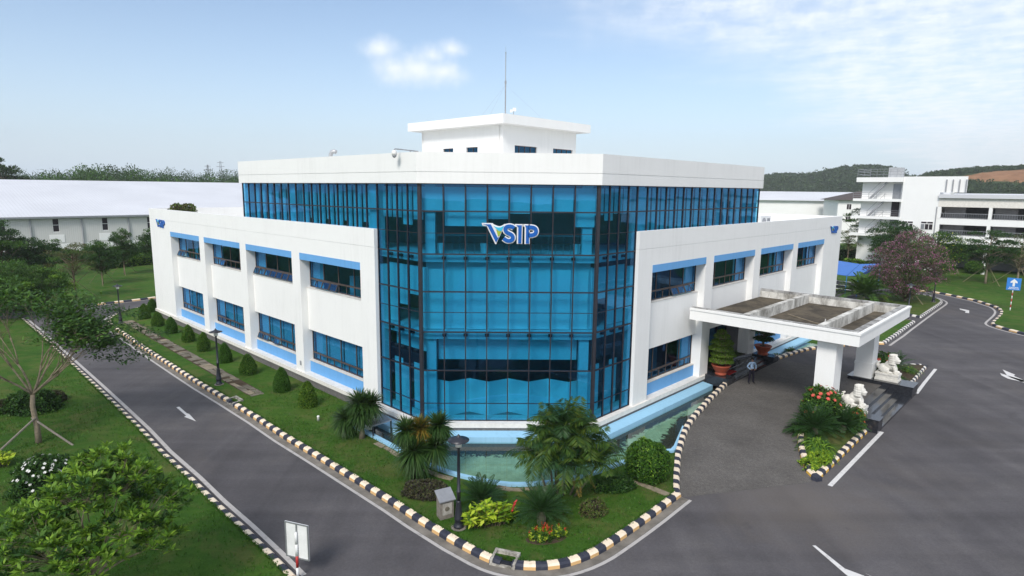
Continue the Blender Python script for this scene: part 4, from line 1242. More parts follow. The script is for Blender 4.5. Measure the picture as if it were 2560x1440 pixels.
# --- rooftop house
PCx = Vector((-0.31, 14.1, 0))
def QL(t, o, z): return Vector((PCx.x - S2 * t - S2 * o, PCx.y + S2 * t - S2 * o, z))
def QR(t, o, z): return Vector((PCx.x + S2 * t + S2 * o, PCx.y + S2 * t - S2 * o, z))
LP, RP = 9.3, 8.4
winL = [(6.69, 16.01), (5.43, 15.75), (3.95, 16.0), (2.65, 15.63)]
winR = [(1.23, 16.09), (3.7, 15.69), (5.56, 16.09), (8.02, 15.91)]
def roof_wall(F, L_, wins, s0=0.0):
    q_ = MB()
    zt = max(w_[3] for w_ in wins); zb = 14.75
    e_ = [s0] + [v for w_ in wins for v in (w_[0], w_[1])] + [L_]
    q_.fbox(F, s0, L_, -0.25, 0, zt, 17.47); q_.fbox(F, s0, L_, -0.25, 0, 13.8, zb)
    for a_, c_ in zip(e_[0::2], e_[1::2]):
        q_.fbox(F, a_, c_, -0.25, 0, zb, zt)
    for w_ in wins:
        if zt - w_[3] > .02:
            q_.fbox(F, w_[0], w_[1], -0.25, 0, w_[3], zt)
    q_.build('rooftop_wall', W, office)
    for w_ in wins:
        fr_ = MB(); n = max(2, round((w_[1] - w_[0]) / .55))
        fr_.fbox(F, w_[0], w_[1], -.2, -.14, w_[3] - .05, w_[3]); fr_.fbox(F, w_[0], w_[1], -.2, -.14, zb, zb + .05)
        for i in range(n + 1):
            t_ = w_[0] + (w_[1] - w_[0]) * i / n
            fr_.fbox(F, t_ - .025, t_ + .025, -.2, -.14, zb + .05, w_[3] - .05)
        f_ = fr_.build('window', MAT['bronze_frame'], office)
        for i in range(n):
            p = link('pane', pane_mesh((w_[1] - w_[0]) / n - .05, w_[3] - zb - .1, MAT['blue_glass']), f_)
            place(p, F, w_[0] + (w_[1] - w_[0]) * i / n + .025, -.17, zb + .05)
def srt(w_):
    out = []
    for i in range(0, len(w_), 2):
        a_, c_ = w_[i], w_[i + 1]
        out.append((min(a_[0], c_[0]), max(a_[0], c_[0]), 14.75, a_[1]))
    return sorted(out)
roof_wall(QL, LP, srt(winL)); roof_wall(QR, RP, srt(winR), 0.25)
q = MB(); q.fbox(QL, LP - .25, LP, -RP, -.252, 13.8, 17.47); q.fbox(QR, RP - .25, RP, -LP, -.252, 13.8, 17.47); q.build('rooftop_wall', W, office)
a_ = 0.82
q = MB()
c0 = PCx + Vector((0, -a_ / S2, 0)); e1 = Vector((-S2, S2, 0)); e2 = Vector((S2, S2, 0))
LL, RRr = LP + 2 * a_, RP + 2 * a_
P4 = [c0, c0 + e2 * RRr, c0 + e2 * RRr + e1 * LL, c0 + e1 * LL]
q.hexa([(p.x, p.y, 17.46) for p in P4] + [(p.x, p.y, 18.10) for p in P4])
q.build('rooftop_roof', W, office)
q = MB(); q.tube([QL(.35, .05, 13.9), QL(.35, .05, 17.46)], .04, 6); q.build('downpipe', MAT['white_plastic'], office)
q = MB(); q.tube([QL(LP - .1, .06, 13.9), QL(LP - .1, .06, 17.4)], .04, 6); q.build('downpipe', MAT['white_plastic'], office)

# ------------------------------------------------------------------ lettering on the office
def stroke(path, w_):
    """outline polygon of a thick open line"""
    l = offset_poly(path, w_ / 2); r_ = offset_poly(path, -w_ / 2)
    return l, r_
K = 1 / 12.8 / 100.0      # drawing units to a unit where 1 = 100 sheet units
def logo(F, t_left, z_top, height, off, label, outline=True, name='wall_sign', mirror=1, width=1.0):
    """raised VSIP letters; drawing box 300..2140 by 345..1020"""
    k = height / 675.0
    def P(x, y, o): return F(t_left + mirror * (x - 305) * k * width, off + o, z_top - (y - 345) * k)
    root = thing(name, label, 'sign', tuple(F(t_left, off, z_top - height)), group='company signs on the office')
    base = F(t_left, off, z_top - height)
    def solid(nm, polys, strokes, o0, o1, m_, parent):
        q = MB()
        for pl in polys:
            tri = tessellate_polygon([[Vector((x, y, 0)) for x, y in pl]])
            n = len(pl)
            for o_ in (o0, o1):
                q.add([P(x, y, o_) - base for x, y in pl], tri)
            for i in range(n):
                a_, c_ = pl[i], pl[(i + 1) % n]
                q.add([P(*a_, o0) - base, P(*c_, o0) - base, P(*c_, o1) - base, P(*a_, o1) - base], [(0, 1, 2, 3)])
        for path, w_ in strokes:
            l, r_ = stroke(smooth(path, 2), w_)
            for i in range(len(l) - 1):
                q.hexa([P(*l[i], o0) - base, P(*l[i + 1], o0) - base, P(*r_[i + 1], o0) - base, P(*r_[i], o0) - base,
                        P(*l[i], o1) - base, P(*l[i + 1], o1) - base, P(*r_[i + 1], o1) - base, P(*r_[i], o1) - base])
        return q.build(nm, m_, parent)
    S_path = [(1340, 500), (1285, 455), (1185, 440), (1085, 470), (1055, 560), (1105, 640), (1200, 680), (1290, 735), (1315, 820), (1275, 890), (1170, 915), (1090, 890), (1010, 830)]
    P_path = [(1800, 470), (1930, 470), (2025, 505), (2055, 590), (2025, 685), (1930, 722), (1800, 722)]
    if outline:
        o_ = solid('letter_outline', [[(305, 345), (655, 350), (705, 392), (800, 432), (885, 448), (955, 425), (1050, 366), (1072, 384), (960, 612), (775, 1020), (745, 1020), (470, 452), (330, 430)]], [], 0.02, 0.07, MAT['white_metal'], root)
        solid('letter_outline', [], [(S_path, 190)], 0.02, 0.068, MAT['white_metal'], root)
        solid('letter_outline', [[(1368, 372), (1618, 372), (1610, 1005), (1435, 1005), (1435, 470), (1385, 455)]], [], 0.02, 0.072, MAT['white_metal'], root)
        solid('letter_outline', [[(1636, 372), (1850, 372), (1850, 1010), (1682, 1010), (1682, 470), (1640, 440)]], [(P_path, 190)], 0.02, 0.066, MAT['white_metal'], root)
    d0, d1 = (0.071, 0.11) if outline else (0.01, 0.09)
    solid('letter', [[(348, 388), (598, 384), (822, 812), (866, 792), (768, 965), (500, 440), (440, 405)]], [], d0, d1, MAT['logo_blue'], root)
    solid('letter_flag', [[(690, 432), (760, 470), (840, 484), (910, 480), (1012, 432), (938, 602), (860, 590), (790, 540)]], [], d0, d1 - .005, MAT['logo_cyan'], root)
    solid('letter_flag', [[(772, 545), (850, 600), (938, 610), (868, 758), (832, 770)]], [], d0, d1 - .005, MAT['logo_green'], root)
    solid('letter', [], [(S_path, 122)], d0, d1, MAT['logo_blue'], root)
    solid('letter', [[(1412, 408), (1586, 405), (1580, 985), (1478, 985), (1478, 470)]], [], d0 + .001, d1, MAT['logo_blue'], root)
    solid('letter', [[(1688, 410), (1812, 410), (1828, 990), (1726, 990), (1726, 480)]], [(P_path, 122)], d0 + .001, d1 - .001, MAT['logo_blue'], root)
    if outline:
        q = MB()
        for x in (600, 1200, 1500, 1760):
            q.tube([P(x, 700, -.16) - base, P(x, 700, .03) - base], .02, 6)
        q.build('standoff', MAT['grey_metal'], root)
    return root
lx = [(-1.37, 11.25), (1.47, 11.28), (-0.65, 10.2)]
logo(FC, lx[0][0] + HW, lx[0][1], lx[0][1] - lx[2][1], 0.14, 'large VSIP letters with white outlines on the blue glass corner')
ls = [(40.41, 9.82), (37.77, 9.81), (39.68, 8.98)]
logo(FL, ls[0][0], ls[0][1], ls[0][1] - ls[2][1], 0.255, 'small blue VSIP letters high on the far end of the left wing', False, mirror=-1, width=(ls[0][0] - ls[1][0]) / 1835.0 * 675.0 / (ls[0][1] - ls[2][1]))
rs_ = [(35.26, 9.92), (37.58, 9.91), (35.82, 9.16)]
logo(FR, rs_[0][0], rs_[0][1], rs_[0][1] - rs_[2][1], 0.255, 'small blue VSIP letters high on the far end of the right wing', False, width=(rs_[1][0] - rs_[0][0]) / 1835.0 * 675.0 / (rs_[0][1] - rs_[2][1]))

# ------------------------------------------------------------------ street lamps
def make_lamp():
    root = thing('street_lamp', '', 'street lamp', group='black garden lamps')
    q = MB(); q.lathe([(.20, 0), (.20, .10), (.16, .13), (.155, .32), (.18, .36), (.155, .42), (.12, .78), (.095, 1.02), (.10, 1.06), (.075, 1.10)], 14); q.build('lamp_base', MAT['lamp_iron'], root, True)
    q = MB(); q.lathe([(.068, 1.10), (.075, 1.42), (.09, 1.44), (.09, 1.48), (.065, 1.50), (.052, 3.18), (.075, 3.20), (.075, 3.24)], 12); q.build('lamp_post', MAT['lamp_iron'], root, True)
    q = MB(); q.lathe([(.06, 3.24), (.12, 3.26), (.14, 3.46), (.12, 3.50)], 14); q.build('lamp_glass', MAT['lamp_glass'], root, True)
    q = MB(); q.lathe([(.40, 3.50), (.405, 3.52), (.20, 3.585), (.12, 3.62), (.07, 3.65), (.05, 3.70), (.012, 3.74)], 20); q.build('lamp_hood', MAT['lamp_iron'], root, True)
    q = MB(); q.lathe([(.30, -.04), (.30, .02), (.26, .03)], 12); q.build('footing', MAT['gutter_concrete'], root)
    return root
lamp0 = make_lamp()
lamps = [((-1.932, -9.109), 'black garden lamp beside the yellow shrub at the front corner'), ((-18.679, 7.968), 'black garden lamp beside the row of clipped cones'),
         ((-35.869, 25.907), 'black garden lamp at the far bend of the left road'), ((41.554, 30.348), 'black garden lamp behind the porch canopy corner'), ((51.265, 40.256), 'black garden lamp beside the pink flowering tree')]
for i, (p, lb) in enumerate(lamps):
    if i == 0:
        lamp0.location = (*p, ZLAWN); lamp0['label'] = lb
    else:
        copy_tree(lamp0, (*p, ZLAWN), 0.7 * i, lb)

# ------------------------------------------------------------------ road signs
p = Vector((*(-7.097, -12.001), 0))
root = thing('road_sign', 'plain white back of a square road sign on a red and white post', 'road sign', p, R(-20))
q = MB()
for k in range(4):
    z0 = 0.0 + k * .42
    q.lathe([(.045, z0), (.045, z0 + .42)], 10, k % 2 if k < 2 else 0)
q.build('post', [MAT['white_metal'], MAT['red_paint']], root, True)
q = MB(); q.box(-.46, .46, .05, .07, .72, 1.98); q.build('board', MAT['white_metal'], root)
q = MB(); q.box(-.46, -.42, .025, .049, .72, 1.98); q.box(.42, .46, .025, .049, .72, 1.98); q.box(-.42, .42, .025, .049, .72, .76); q.box(-.42, .42, .025, .049, 1.94, 1.98); q.box(-.03, .03, .03, .049, .76, 1.94); q.build('board_rib', MAT['grey_metal'], root)
p = Vector((*(56.457, 35.309), ZLAWN))
root = thing('direction_sign', 'blue direction sign with a white up arrow on a striped post', 'road sign', p, R(-35))
q = MB()
for k in range(8):
    q.lathe([(.05, k * .33), (.05, k * .33 + .33)], 8, k % 2)
q.build('post', [MAT['white_metal'], MAT['red_paint']], root, True)
q = MB(); q.box(-.62, .62, -.09, -.06, 2.3, 3.65); q.build('board', MAT['sign_blue'], root)
q = MB(); q.prism([(-.10, 2.72), (.10, 2.72), (.10, 3.15), (.30, 3.08), (.30, 3.25), (0, 3.55), (-.30, 3.25), (-.30, 3.08), (-.10, 3.15)], -0.01, 0.0)
q.v = [(x, -.093 - z, y) for x, y, z in q.v]; q.build('arrow', MAT['white_metal'], root)
q = MB()
for z_, w_ in ((2.56, .36), (2.42, .44)):
    x = -w_
    while x < w_:
        l = rnd.uniform(.06, .13); q.box(x, x + l, -.1, -.0905, z_, z_ + .07); x += l + .03
q.build('lettering', MAT['white_metal'], root)

# ------------------------------------------------------------------ small garden things
p = Vector((*(-2.521, -8.327), ZLAWN))
root = thing('utility_box', 'grey utility cabinet with a sloping lid on the front lawn', 'cabinet', p, R(28))
q = MB(); q.hexa([(-.28, -.2, 0), (.28, -.2, 0), (.28, .2, 0), (-.28, .2, 0), (-.28, -.2, .78), (.28, -.2, .78), (.28, .2, 1.0), (-.28, .2, 1.0)]); q.build('cabinet_body', MAT['weathered_wood'], root)
q = MB(); q.hexa([(-.34, -.28, .75), (.34, -.28, .75), (.34, .26, 1.02), (-.34, .26, 1.02), (-.34, -.28, .79), (.34, -.28, .79), (.34, .26, 1.06), (-.34, .26, 1.06)]); q.build('lid', MAT['grey_metal'], root)
q = MB(); q.box(-.2, .2, -.215, -.201, .18, .66); q.build('panel', MAT['inlet_concrete'], root)
q = MB(); q.lathe([(.09, .36), (.10, .42), (.09, .48)], 10, 0, (0, 0, 0)); q.v = [(x, -.216 - (z - .42) * .2, .42 + y) for x, y, z in q.v]; q.build('meter', MAT['old_concrete'], root)
p = Vector((*(-10.418, 1.691), ZLAWN))
root = thing('marker_post', 'short white capped pipe standing in the lawn', 'pipe', p)
q = MB(); q.lathe([(.07, 0), (.07, .22), (.075, .23), (.075, .28), (.03, .31)], 12); q.build('pipe', MAT['white_plastic'], root, True)
# glazed hood over the pump pit at the end of the pond
hc = (-7.061, 0.244)
root = thing('pump_hood', 'curved metal hood with a glass side over the pond pit', 'hood', (*hc, 0.1), R(-45))
q = MB()
for i in range(8):
    x0, x1 = -.8 + .2 * i, -.8 + .2 * (i + 1)
    f = lambda x: .86 - .16 * ((x + .8) / 1.6) ** 2
    q.hexa([(x0, -.6, f(x0)), (x1, -.6, f(x1)), (x1, .6, f(x1)), (x0, .6, f(x0)), (x0, -.6, f(x0) + .05), (x1, -.6, f(x1) + .05), (x1, .6, f(x1) + .05), (x0, .6, f(x0) + .05)])
q.build('hood_roof', MAT['grey_metal'], root)
q = MB(); q.box(-.78, .78, -.58, -.56, .3, .72); q.build('glass_side', MAT['clear_glass'], root)
for z in (.2, .38, .56):
    q = MB(); q.box(-.80, -.77, -.55, .55, z, z + .09); q.build('louvre', MAT['weathered_wood'], root)
for x0, y0, h_ in ((.74, -.58, .72), (.74, .52, .72), (-.80, .52, .84), (-.80, -.58, .84)):
    q = MB(); q.box(x0, x0 + .06, y0, y0 + .06, 0, h_); q.build('leg', MAT['lamp_iron'], root)

# ------------------------------------------------------------------ granite steps, lions
steps = thing('granite_steps', 'black granite steps between two low flanking walls', 'steps')
for k in range(4):
    q = MB(); o1 = 10.72 - .42 * k
    q.fbox(FR, 12.252, 19.448, o1 - .422 if k < 3 else 8.75, o1, 0.0, .125 * (k + 1) + (.004 if k == 3 else 0)); q.build('step', MAT['black_granite'], steps)
for t0, t1, o0 in ((11.4, 12.25, 7.4), (19.45, 20.95, 6.95)):
    q = MB(); q.fbox(FR, t0, t1, o0, 10.74, 0.0, 0.70); q.build('flank_wall', MAT['black_granite'], steps)
    q = MB(); q.fbox(FR, t0 - .03, t1 + .03, o0 - .03, 10.78, 0.70, 0.745); q.build('coping', MAT['black_granite'], steps)
def ellipsoid(q, c, r_, n=14, m_=10, rot=None):
    vs_, fs_ = [], []
    for i in range(m_ + 1):
        th = math.pi * i / m_
        for k in range(n):
            ph = 2 * math.pi * k / n
            v = Vector((r_[0] * math.sin(th) * math.cos(ph), r_[1] * math.sin(th) * math.sin(ph), r_[2] * math.cos(th)))
            if rot:
                v = rot @ v
            vs_.append(tuple(v + Vector(c)))
    for i in range(m_):
        for k in range(n):
            fs_.append((i * n + k, (i + 1) * n + k, (i + 1) * n + (k + 1) % n, i * n + (k + 1) % n))
    q.add(vs_, fs_)
def remesh(q, voxel, name, m_, parent, smooth_it=3):
    me = q.mesh(name, m_)
    o = bpy.data.objects.new(name, me); COL.objects.link(o)
    md = o.modifiers.new('remesh', 'REMESH'); md.mode = 'VOXEL'; md.voxel_size = voxel; md.use_smooth_shade = True
    if smooth_it:
        sm_ = o.modifiers.new('smooth', 'SMOOTH'); sm_.factor = .5; sm_.iterations = smooth_it
    dg = bpy.context.evaluated_depsgraph_get()
    me2 = bpy.data.meshes.new_from_object(o.evaluated_get(dg))
    bpy.data.objects.remove(o, do_unlink=True)
    me2.name = name
    return link(name, me2, parent)
def make_lion():
    """seated guardian lion, faces +y of its own frame"""
    root = thing('stone_lion', '', 'statue', group='guardian lions on the porch steps')
    q = MB(); q.box(-.46, .46, -.72, .72, 0, .14); q.box(-.42, .42, -.68, .68, .14, .40); q.box(-.46, .46, -.72, .72, .40, .52); q.build('pedestal', MAT['lion_stone'], root)
    q = MB()
    E_ = lambda c, r_, rx=0: ellipsoid(q, c, r_, 14, 10, Matrix.Rotation(R(rx), 3, 'X') if rx else None)
    E_((0, -.32, .80), (.30, .36, .30))                 # rump
    E_((0, -.02, 1.00), (.26, .30, .46), -28)           # back and chest
    E_((0, .20, 1.05), (.26, .22, .36))
    for s_ in (-1, 1):
        E_((s_ * .25, -.22, .72), (.13, .30, .22))      # haunch
        E_((s_ * .27, .10, .58), (.10, .22, .09))       # hind paw
        q.tube([(s_ * .17, .28, 1.05), (s_ * .18, .40, .80), (s_ * .18, .42, .56)], [.13, .10, .095], 10)   # foreleg
        E_((s_ * .18, .52, .575), (.11, .17, .08))      # forepaw
        E_((s_ * .25, .22, 1.72), (.06, .05, .08))      # ear
        E_((s_ * .10, .50, 1.58), (.05, .05, .05))      # brow
    E_((0, .26, 1.50), (.28, .29, .28))                 # head
    E_((0, .50, 1.42), (.17, .16, .14))                 # muzzle
    E_((0, .63, 1.46), (.07, .05, .05))                 # nose
    E_((0, .50, 1.28), (.13, .13, .06))                 # jaw
    E_((.16, .60, .66), (.13, .13, .13))                # ball under the paw
    for j in range(5):                                  # mane of curls in rows
        n = 9 + j
        for i in range(n):
            an = -math.pi * .12 + (math.pi * 1.24) * i / (n - 1)
            rr = .27 + .012 * j
            x = rr * math.cos(an) * (1.0 if j < 3 else .95); yy = .24 - rr * .9 * math.sin(an)
            E_((x, yy, 1.76 - .14 * j), (.075, .075, .08))
    q.tube([(0, -.62, .75), (.05, -.72, .95), (0, -.66, 1.15), (-.05, -.55, 1.22)], [.08, .09, .09, .05], 8)   # tail
    remesh(q, .028, 'lion_body', MAT['lion_stone'], root, 1)
    return root
lion0 = make_lion()
e_, n_ = axes(FR)
az = math.atan2(n_.y, n_.x) - math.pi / 2
pr = FR(20.25, 9.15, .745); pl_ = FR(11.83, 9.35, .745)
lion0.location = pr; lion0.rotation_euler = (0, 0, az); lion0.scale = (.95,) * 3; lion0['label'] = 'white stone guardian lion on the far flanking wall of the steps'
copy_tree(lion0, pl_, az, 'white stone guardian lion half hidden behind the red hibiscus', .9)

# ------------------------------------------------------------------ guard
def person():
    px, py = (16.09, 7.69)
    root = thing('person', 'person in a light blue shirt, dark trousers and cap with hands at the belt', 'person', (px, py, 0.506), R(8))
    J = {}; V_, E__, Rr = [], [], []
    def jv(k, co, r_):
        J[k] = len(V_); V_.append(co); Rr.append(r_)
    def je(a_, c_): E__.append((J[a_], J[c_]))
    # faces -y
    jv('pelvis', (0, 0, .93), (.155, .115)); jv('waist', (0, -.005, 1.06), (.145, .105)); jv('chest', (0, 0, 1.26), (.165, .115)); jv('collar', (0, .01, 1.40), (.10, .075)); jv('neck', (0, .0, 1.475), (.052, .055)); jv('chin', (0, -.015, 1.53), (.06, .07)); jv('head', (0, -.015, 1.60), (.075, .092)); jv('top', (0, -.005, 1.675), (.06, .075))
    for a_, c_ in (('pelvis', 'waist'), ('waist', 'chest'), ('chest', 'collar'), ('collar', 'neck'), ('neck', 'chin'), ('chin', 'head'), ('head', 'top')):
        je(a_, c_)
    for s_, nm in ((-1, 'r'), (1, 'l')):
        jv('hip' + nm, (s_ * .095, 0, .88), (.092, .095)); jv('knee' + nm, (s_ * .135, -.02, .49), (.066, .07)); jv('ank' + nm, (s_ * .165, .02, .10), (.052, .058)); jv('foot' + nm, (s_ * .175, -.02, .05), (.045, .045)); jv('toe' + nm, (s_ * .20, -.17, .035), (.042, .030))
        jv('sh' + nm, (s_ * .175, .01, 1.375), (.068, .068)); jv('elb' + nm, (s_ * .315, .055, 1.13), (.046, .048)); jv('wri' + nm, (s_ * .20, -.125, .985), (.032, .034)); jv('palm' + nm, (s_ * .125, -.155, .96), (.034, .022))
        for a_, c_ in (('pelvis', 'hip'), ('hip', 'knee'), ('knee', 'ank'), ('ank', 'foot'), ('foot', 'toe')):
            je(a_ if a_ == 'pelvis' else a_ + nm, c_ + nm)
        je('collar', 'sh' + nm); je('sh' + nm, 'elb' + nm); je('elb' + nm, 'wri' + nm); je('wri' + nm, 'palm' + nm)
        for f_ in range(5):
            if f_ < 4:
                jv('f%d%s' % (f_, nm), (s_ * (.082 + .004 * abs(f_ - 1)), -.172, .985 - .018 * f_), (.009, .009)); jv('g%d%s' % (f_, nm), (s_ * (.050 + .006 * abs(f_ - 1)), -.165, .978 - .018 * f_), (.008, .008))
            else:
                jv('f4' + nm, (s_ * .115, -.165, .998), (.010, .010)); jv('g4' + nm, (s_ * .085, -.168, 1.012), (.009, .009))
            je('palm' + nm, 'f%d%s' % (f_, nm)); je('f%d%s' % (f_, nm), 'g%d%s' % (f_, nm))
    me = bpy.data.meshes.new('body'); me.from_pydata(V_, E__, [])
    o = bpy.data.objects.new('body', me); COL.objects.link(o)
    md = o.modifiers.new('skin', 'SKIN'); md.use_smooth_shade = True; md.branch_smoothing = .6
    for i, sv in enumerate(me.skin_vertices[0].data):
        sv.radius = Rr[i]; sv.use_root = (i == 0)
    sb = o.modifiers.new('sub', 'SUBSURF'); sb.levels = 2; sb.render_levels = 2
    dg = bpy.context.evaluated_depsgraph_get()
    me2 = bpy.data.meshes.new_from_object(o.evaluated_get(dg))
    bpy.data.objects.remove(o, do_unlink=True)
    simple('skin_tone', (0.40, 0.22, 0.14), .55, .3, var=.05); simple('shirt_blue', (0.46, 0.62, 0.82), .8, .2, var=.06, scale=6); simple('trouser_navy', (0.018, 0.016, 0.028), .8, .2); simple('shoe_black', (0.012, 0.012, 0.013), .35, .4); simple('hair_black', (0.01, 0.009, 0.008), .5, .3)
    me2.materials.clear()
    for k in ('shirt_blue', 'trouser_navy', 'skin_tone', 'shoe_black', 'hair_black'):
        me2.materials.append(MAT[k])
    for pl in me2.polygons:
        c = pl.center
        hand = (abs(c.x) < .185 and c.y < -.118 and .90 < c.z < 1.05)
        if c.z > 1.455:
            mi = 4 if (c.y > .03 and c.z > 1.55) else 2
        elif hand:
            mi = 2
        elif c.z < .085:
            mi = 3
        elif c.z < .985 and not (abs(c.x) > .17 and c.z > .93):
            mi = 1
        else:
            mi = 0
        pl.material_index = mi; pl.use_smooth = True
    link('body', me2, root)
    q = MB(); q.lathe([(.088, 1.625), (.094, 1.66), (.085, 1.72), (.05, 1.745), (.01, 1.75)], 16, 0, (0, -.008, 0)); q.hexa([(-.07, -.09, 1.635), (.07, -.09, 1.635), (.05, -.17, 1.615), (-.05, -.17, 1.615), (-.07, -.09, 1.648), (.07, -.09, 1.648), (.05, -.17, 1.628), (-.05, -.17, 1.628)]); q.build('cap', MAT['hair_black'], root, True)
    q = MB(); ellipsoid(q, (0, -.108, 1.575), (.014, .02, .022), 8, 6); q.build('nose', MAT['skin_tone'], root, True)
    q = MB()
    for s_ in (-1, 1):
        ellipsoid(q, (s_ * .032, -.098, 1.60), (.012, .008, .007), 8, 5)
    q.build('eyes', MAT['hair_black'], root, True)
    q = MB(); q.box(-.022, .022, -.1, -.092, 1.532, 1.54); q.build('mouth', MAT['carpet_red'], root)
    q = MB()
    for s_ in (-1, 1):
        ellipsoid(q, (s_ * .078, .0, 1.585), (.014, .024, .032), 8, 5)
    q.build('ears', MAT['skin_tone'], root, True)
    q = MB(); q.hexa([(-.018, -.128, 1.12), (.018, -.128, 1.12), (.014, -.118, 1.38), (-.014, -.118, 1.38), (-.018, -.136, 1.12), (.018, -.136, 1.12), (.014, -.124, 1.38), (-.014, -.124, 1.38)]); q.build('tie', MAT['trouser_navy'], root)
    q = MB(); q.lathe([(.168, .965), (.168, 1.005)], 18); q.v = [(x, y * .78, z) for x, y, z in q.v]; q.build('belt', MAT['shoe_black'], root, True)
person()

# ------------------------------------------------------------------ rooftop things
ac = Vector((3.8698, 1608.0876, 350.3404))
mb = Vector((-0.15, 14.6, 18.10))
root = thing('antenna_mast', 'tall thin lightning rod mast with guy wires on the rooftop house', 'mast', mb)
q = MB(); q.tube([(0, 0, 0), (0, 0, 2.25)], .045, 8); q.build('pole', MAT['grey_trim'], root)
q = MB(); q.tube([(0, 0, 2.2), (0, 0, 2.42)], .07, 8); q.tube([(0, 0, 2.42), (0, 0, 4.3)], .028, 8); q.tube([(0, 0, 4.3), (0, 0, 4.36)], .05, 8); q.tube([(0, 0, 4.36), (0, 0, 4.75)], .008, 6); q.build('rod', MAT['grey_trim'], root)
for dx, dy in ((-1.9, 1.7), (-1.3, 2.2), (2.9, 2.2)):
    q = MB(); q.tube([(0, 0, 2.15), (dx, dy, 0.0)], .004, 4); q.build('guy_wire', MAT['grey_metal'], root)
root = thing('rooftop_beacon', 'small white twin antenna box on a short pole on the roof edge', 'antenna', (0.45, 15.0, 18.10))
q = MB(); q.tube([(0, 0, 0), (0, 0, .42)], .025, 8); q.build('pole', MAT['grey_trim'], root)
q = MB(); q.box(-.06, .18, -.06, .06, .38, .62); q.build('housing', MAT['white_plastic'], root)
q = MB(); q.box(-.26, -.08, -.05, .05, .30, .50); q.build('housing', MAT['white_plastic'], root)
vp = FL(13.6, -3.0, 13.85)
root = thing('vent_pipe', 'bent grey zinc vent pipe on the upper roof', 'vent', vp)
q = MB(); q.tube([(0, 0, 0), (0, 0, 1.0), (.02, 0, 1.25), (.12, -.02, 1.42), (.30, -.04, 1.46), (.42, -.05, 1.40)], .14, 10); q.build('duct', MAT['duct_zinc'], root, True)
cp = FL(1.05, 0.0, 14.669)
root = thing('security_camera', 'white dome security camera on an arm above the left parapet', 'camera', cp)
q = MB(); q.tube([(0.55, .55, .10), (-.45, -.35, .16), (-.5, -.42, .12)], .03, 6); q.tube([(0.2, .2, 0), (.2, .2, .13)], .03, 6); q.build('arm', MAT['grey_metal'], root)
q = MB(); q.lathe([(.05, .10), (.13, .04), (.14, -.12), (.12, -.14)], 14, 0, (-.5, -.42, 0)); q.build('housing', MAT['white_plastic'], root, True)
q = MB(); q.lathe([(.115, -.14), (.10, -.22), (.05, -.27), (.01, -.28)], 14, 0, (-.5, -.42, 0)); q.build('dome', MAT['grey_trim'], root, True)
for i, (t_, lb) in enumerate(((23.5, 'white air conditioner condenser on the right wing roof, nearer the glass'), (26.9, 'white air conditioner condenser on the right wing roof, nearer its far end'))):
    p = FR(t_, -2.6, 9.62)
    root = thing('air_conditioner', lb, 'air conditioner', p, R(45), 'condensers on the right wing roof')
    q = MB(); q.box(-1.0, 1.0, -.32, .32, .1, 1.30); q.build('casing', MAT['white_metal'], root)
    q = MB(); q.lathe([(.42, 0), (.42, .02), (.36, .03)], 20); q.v = [(x - .4, -.322 - z, y + .74) for x, y, z in q.v]; q.build('fan_ring', MAT['grey_trim'], root)
    q = MB(); q.box(.25, .85, -.335, -.321, .5, 1.1); q.build('grille', MAT['grey_metal'], root)

# ------------------------------------------------------------------ parking awning
aw = [(48.196, 56.445), (49.115, 52.217), (52.382, 52.901), (44.626, 44.786), (41.581, 44.612)]
ax = Vector((*aw[0], 0)) * 0 + Vector((*aw[3], 0))
root = thing('parking_awning', 'bright blue fabric parking awning beyond the right wing', 'awning', ax)
Lo = lambda p, z: Vector((p[0], p[1], z)) - ax
top = [Lo(p, 3.2) for p in aw[:3]]
bot = [Lo(aw[4], 2.6), (Lo(aw[4], 2.6) + Lo(aw[3], 2.6)) * .5, Lo(aw[3], 2.6)]
back_dir = (top[0] - top[1]).normalized()
top[0] = top[0] + back_dir * 6; bot[0] = bot[0] + back_dir * 6
th = Vector((0, 0, .05))
for i in range(2):
    q = MB(); g_ = (bot[2] - bot[0]).normalized() * .03
    a0, a1, b1, b0 = top[i] + g_, top[i + 1] - g_, bot[i + 1] - g_, bot[i] + g_
    q.hexa([b0, b1, a1, a0, b0 + th, b1 + th, a1 + th, a0 + th]); q.build('fabric_panel', MAT['awning_blue'], root)
q = MB()
def bar(q_, a_, c_, r_=.04):
    q_.tube([a_, c_], r_, 6)
d3 = Vector((0, 0, -.30))
q.hexa([bot[2], top[2], top[2] + d3, bot[2] + d3] + [v + Vector((.04, .04, 0)) for v in (bot[2], top[2], top[2] + d3, bot[2] + d3)])
q.hexa([bot[0] - th, bot[2] - th, bot[2] + d3 * .4, bot[0] + d3 * .4] + [v + Vector((0, -.04, 0)) for v in (bot[0] - th, bot[2] - th, bot[2] + d3 * .4, bot[0] + d3 * .4)])
q.build('valance', MAT['awning_edge'], root)
for v in (bot[2], bot[1], bot[0], top[1], top[2]):
    q = MB(); bar(q, Vector((v.x, v.y, 0.0)), v - Vector((0, 0, .02)), .05); q.build('post', MAT['sign_blue'], root)
for k in range(3):
    z = .7 + .5 * k
    q = MB(); bar(q, Vector((bot[0].x, bot[0].y, z)) + (top[0] - bot[0]) * .3 * Vector((1, 1, 0)).length * 0 + Vector((0, 0, 0)), Vector((bot[2].x, bot[2].y, z)), .05); q.build('rail', MAT['white_metal'], root)

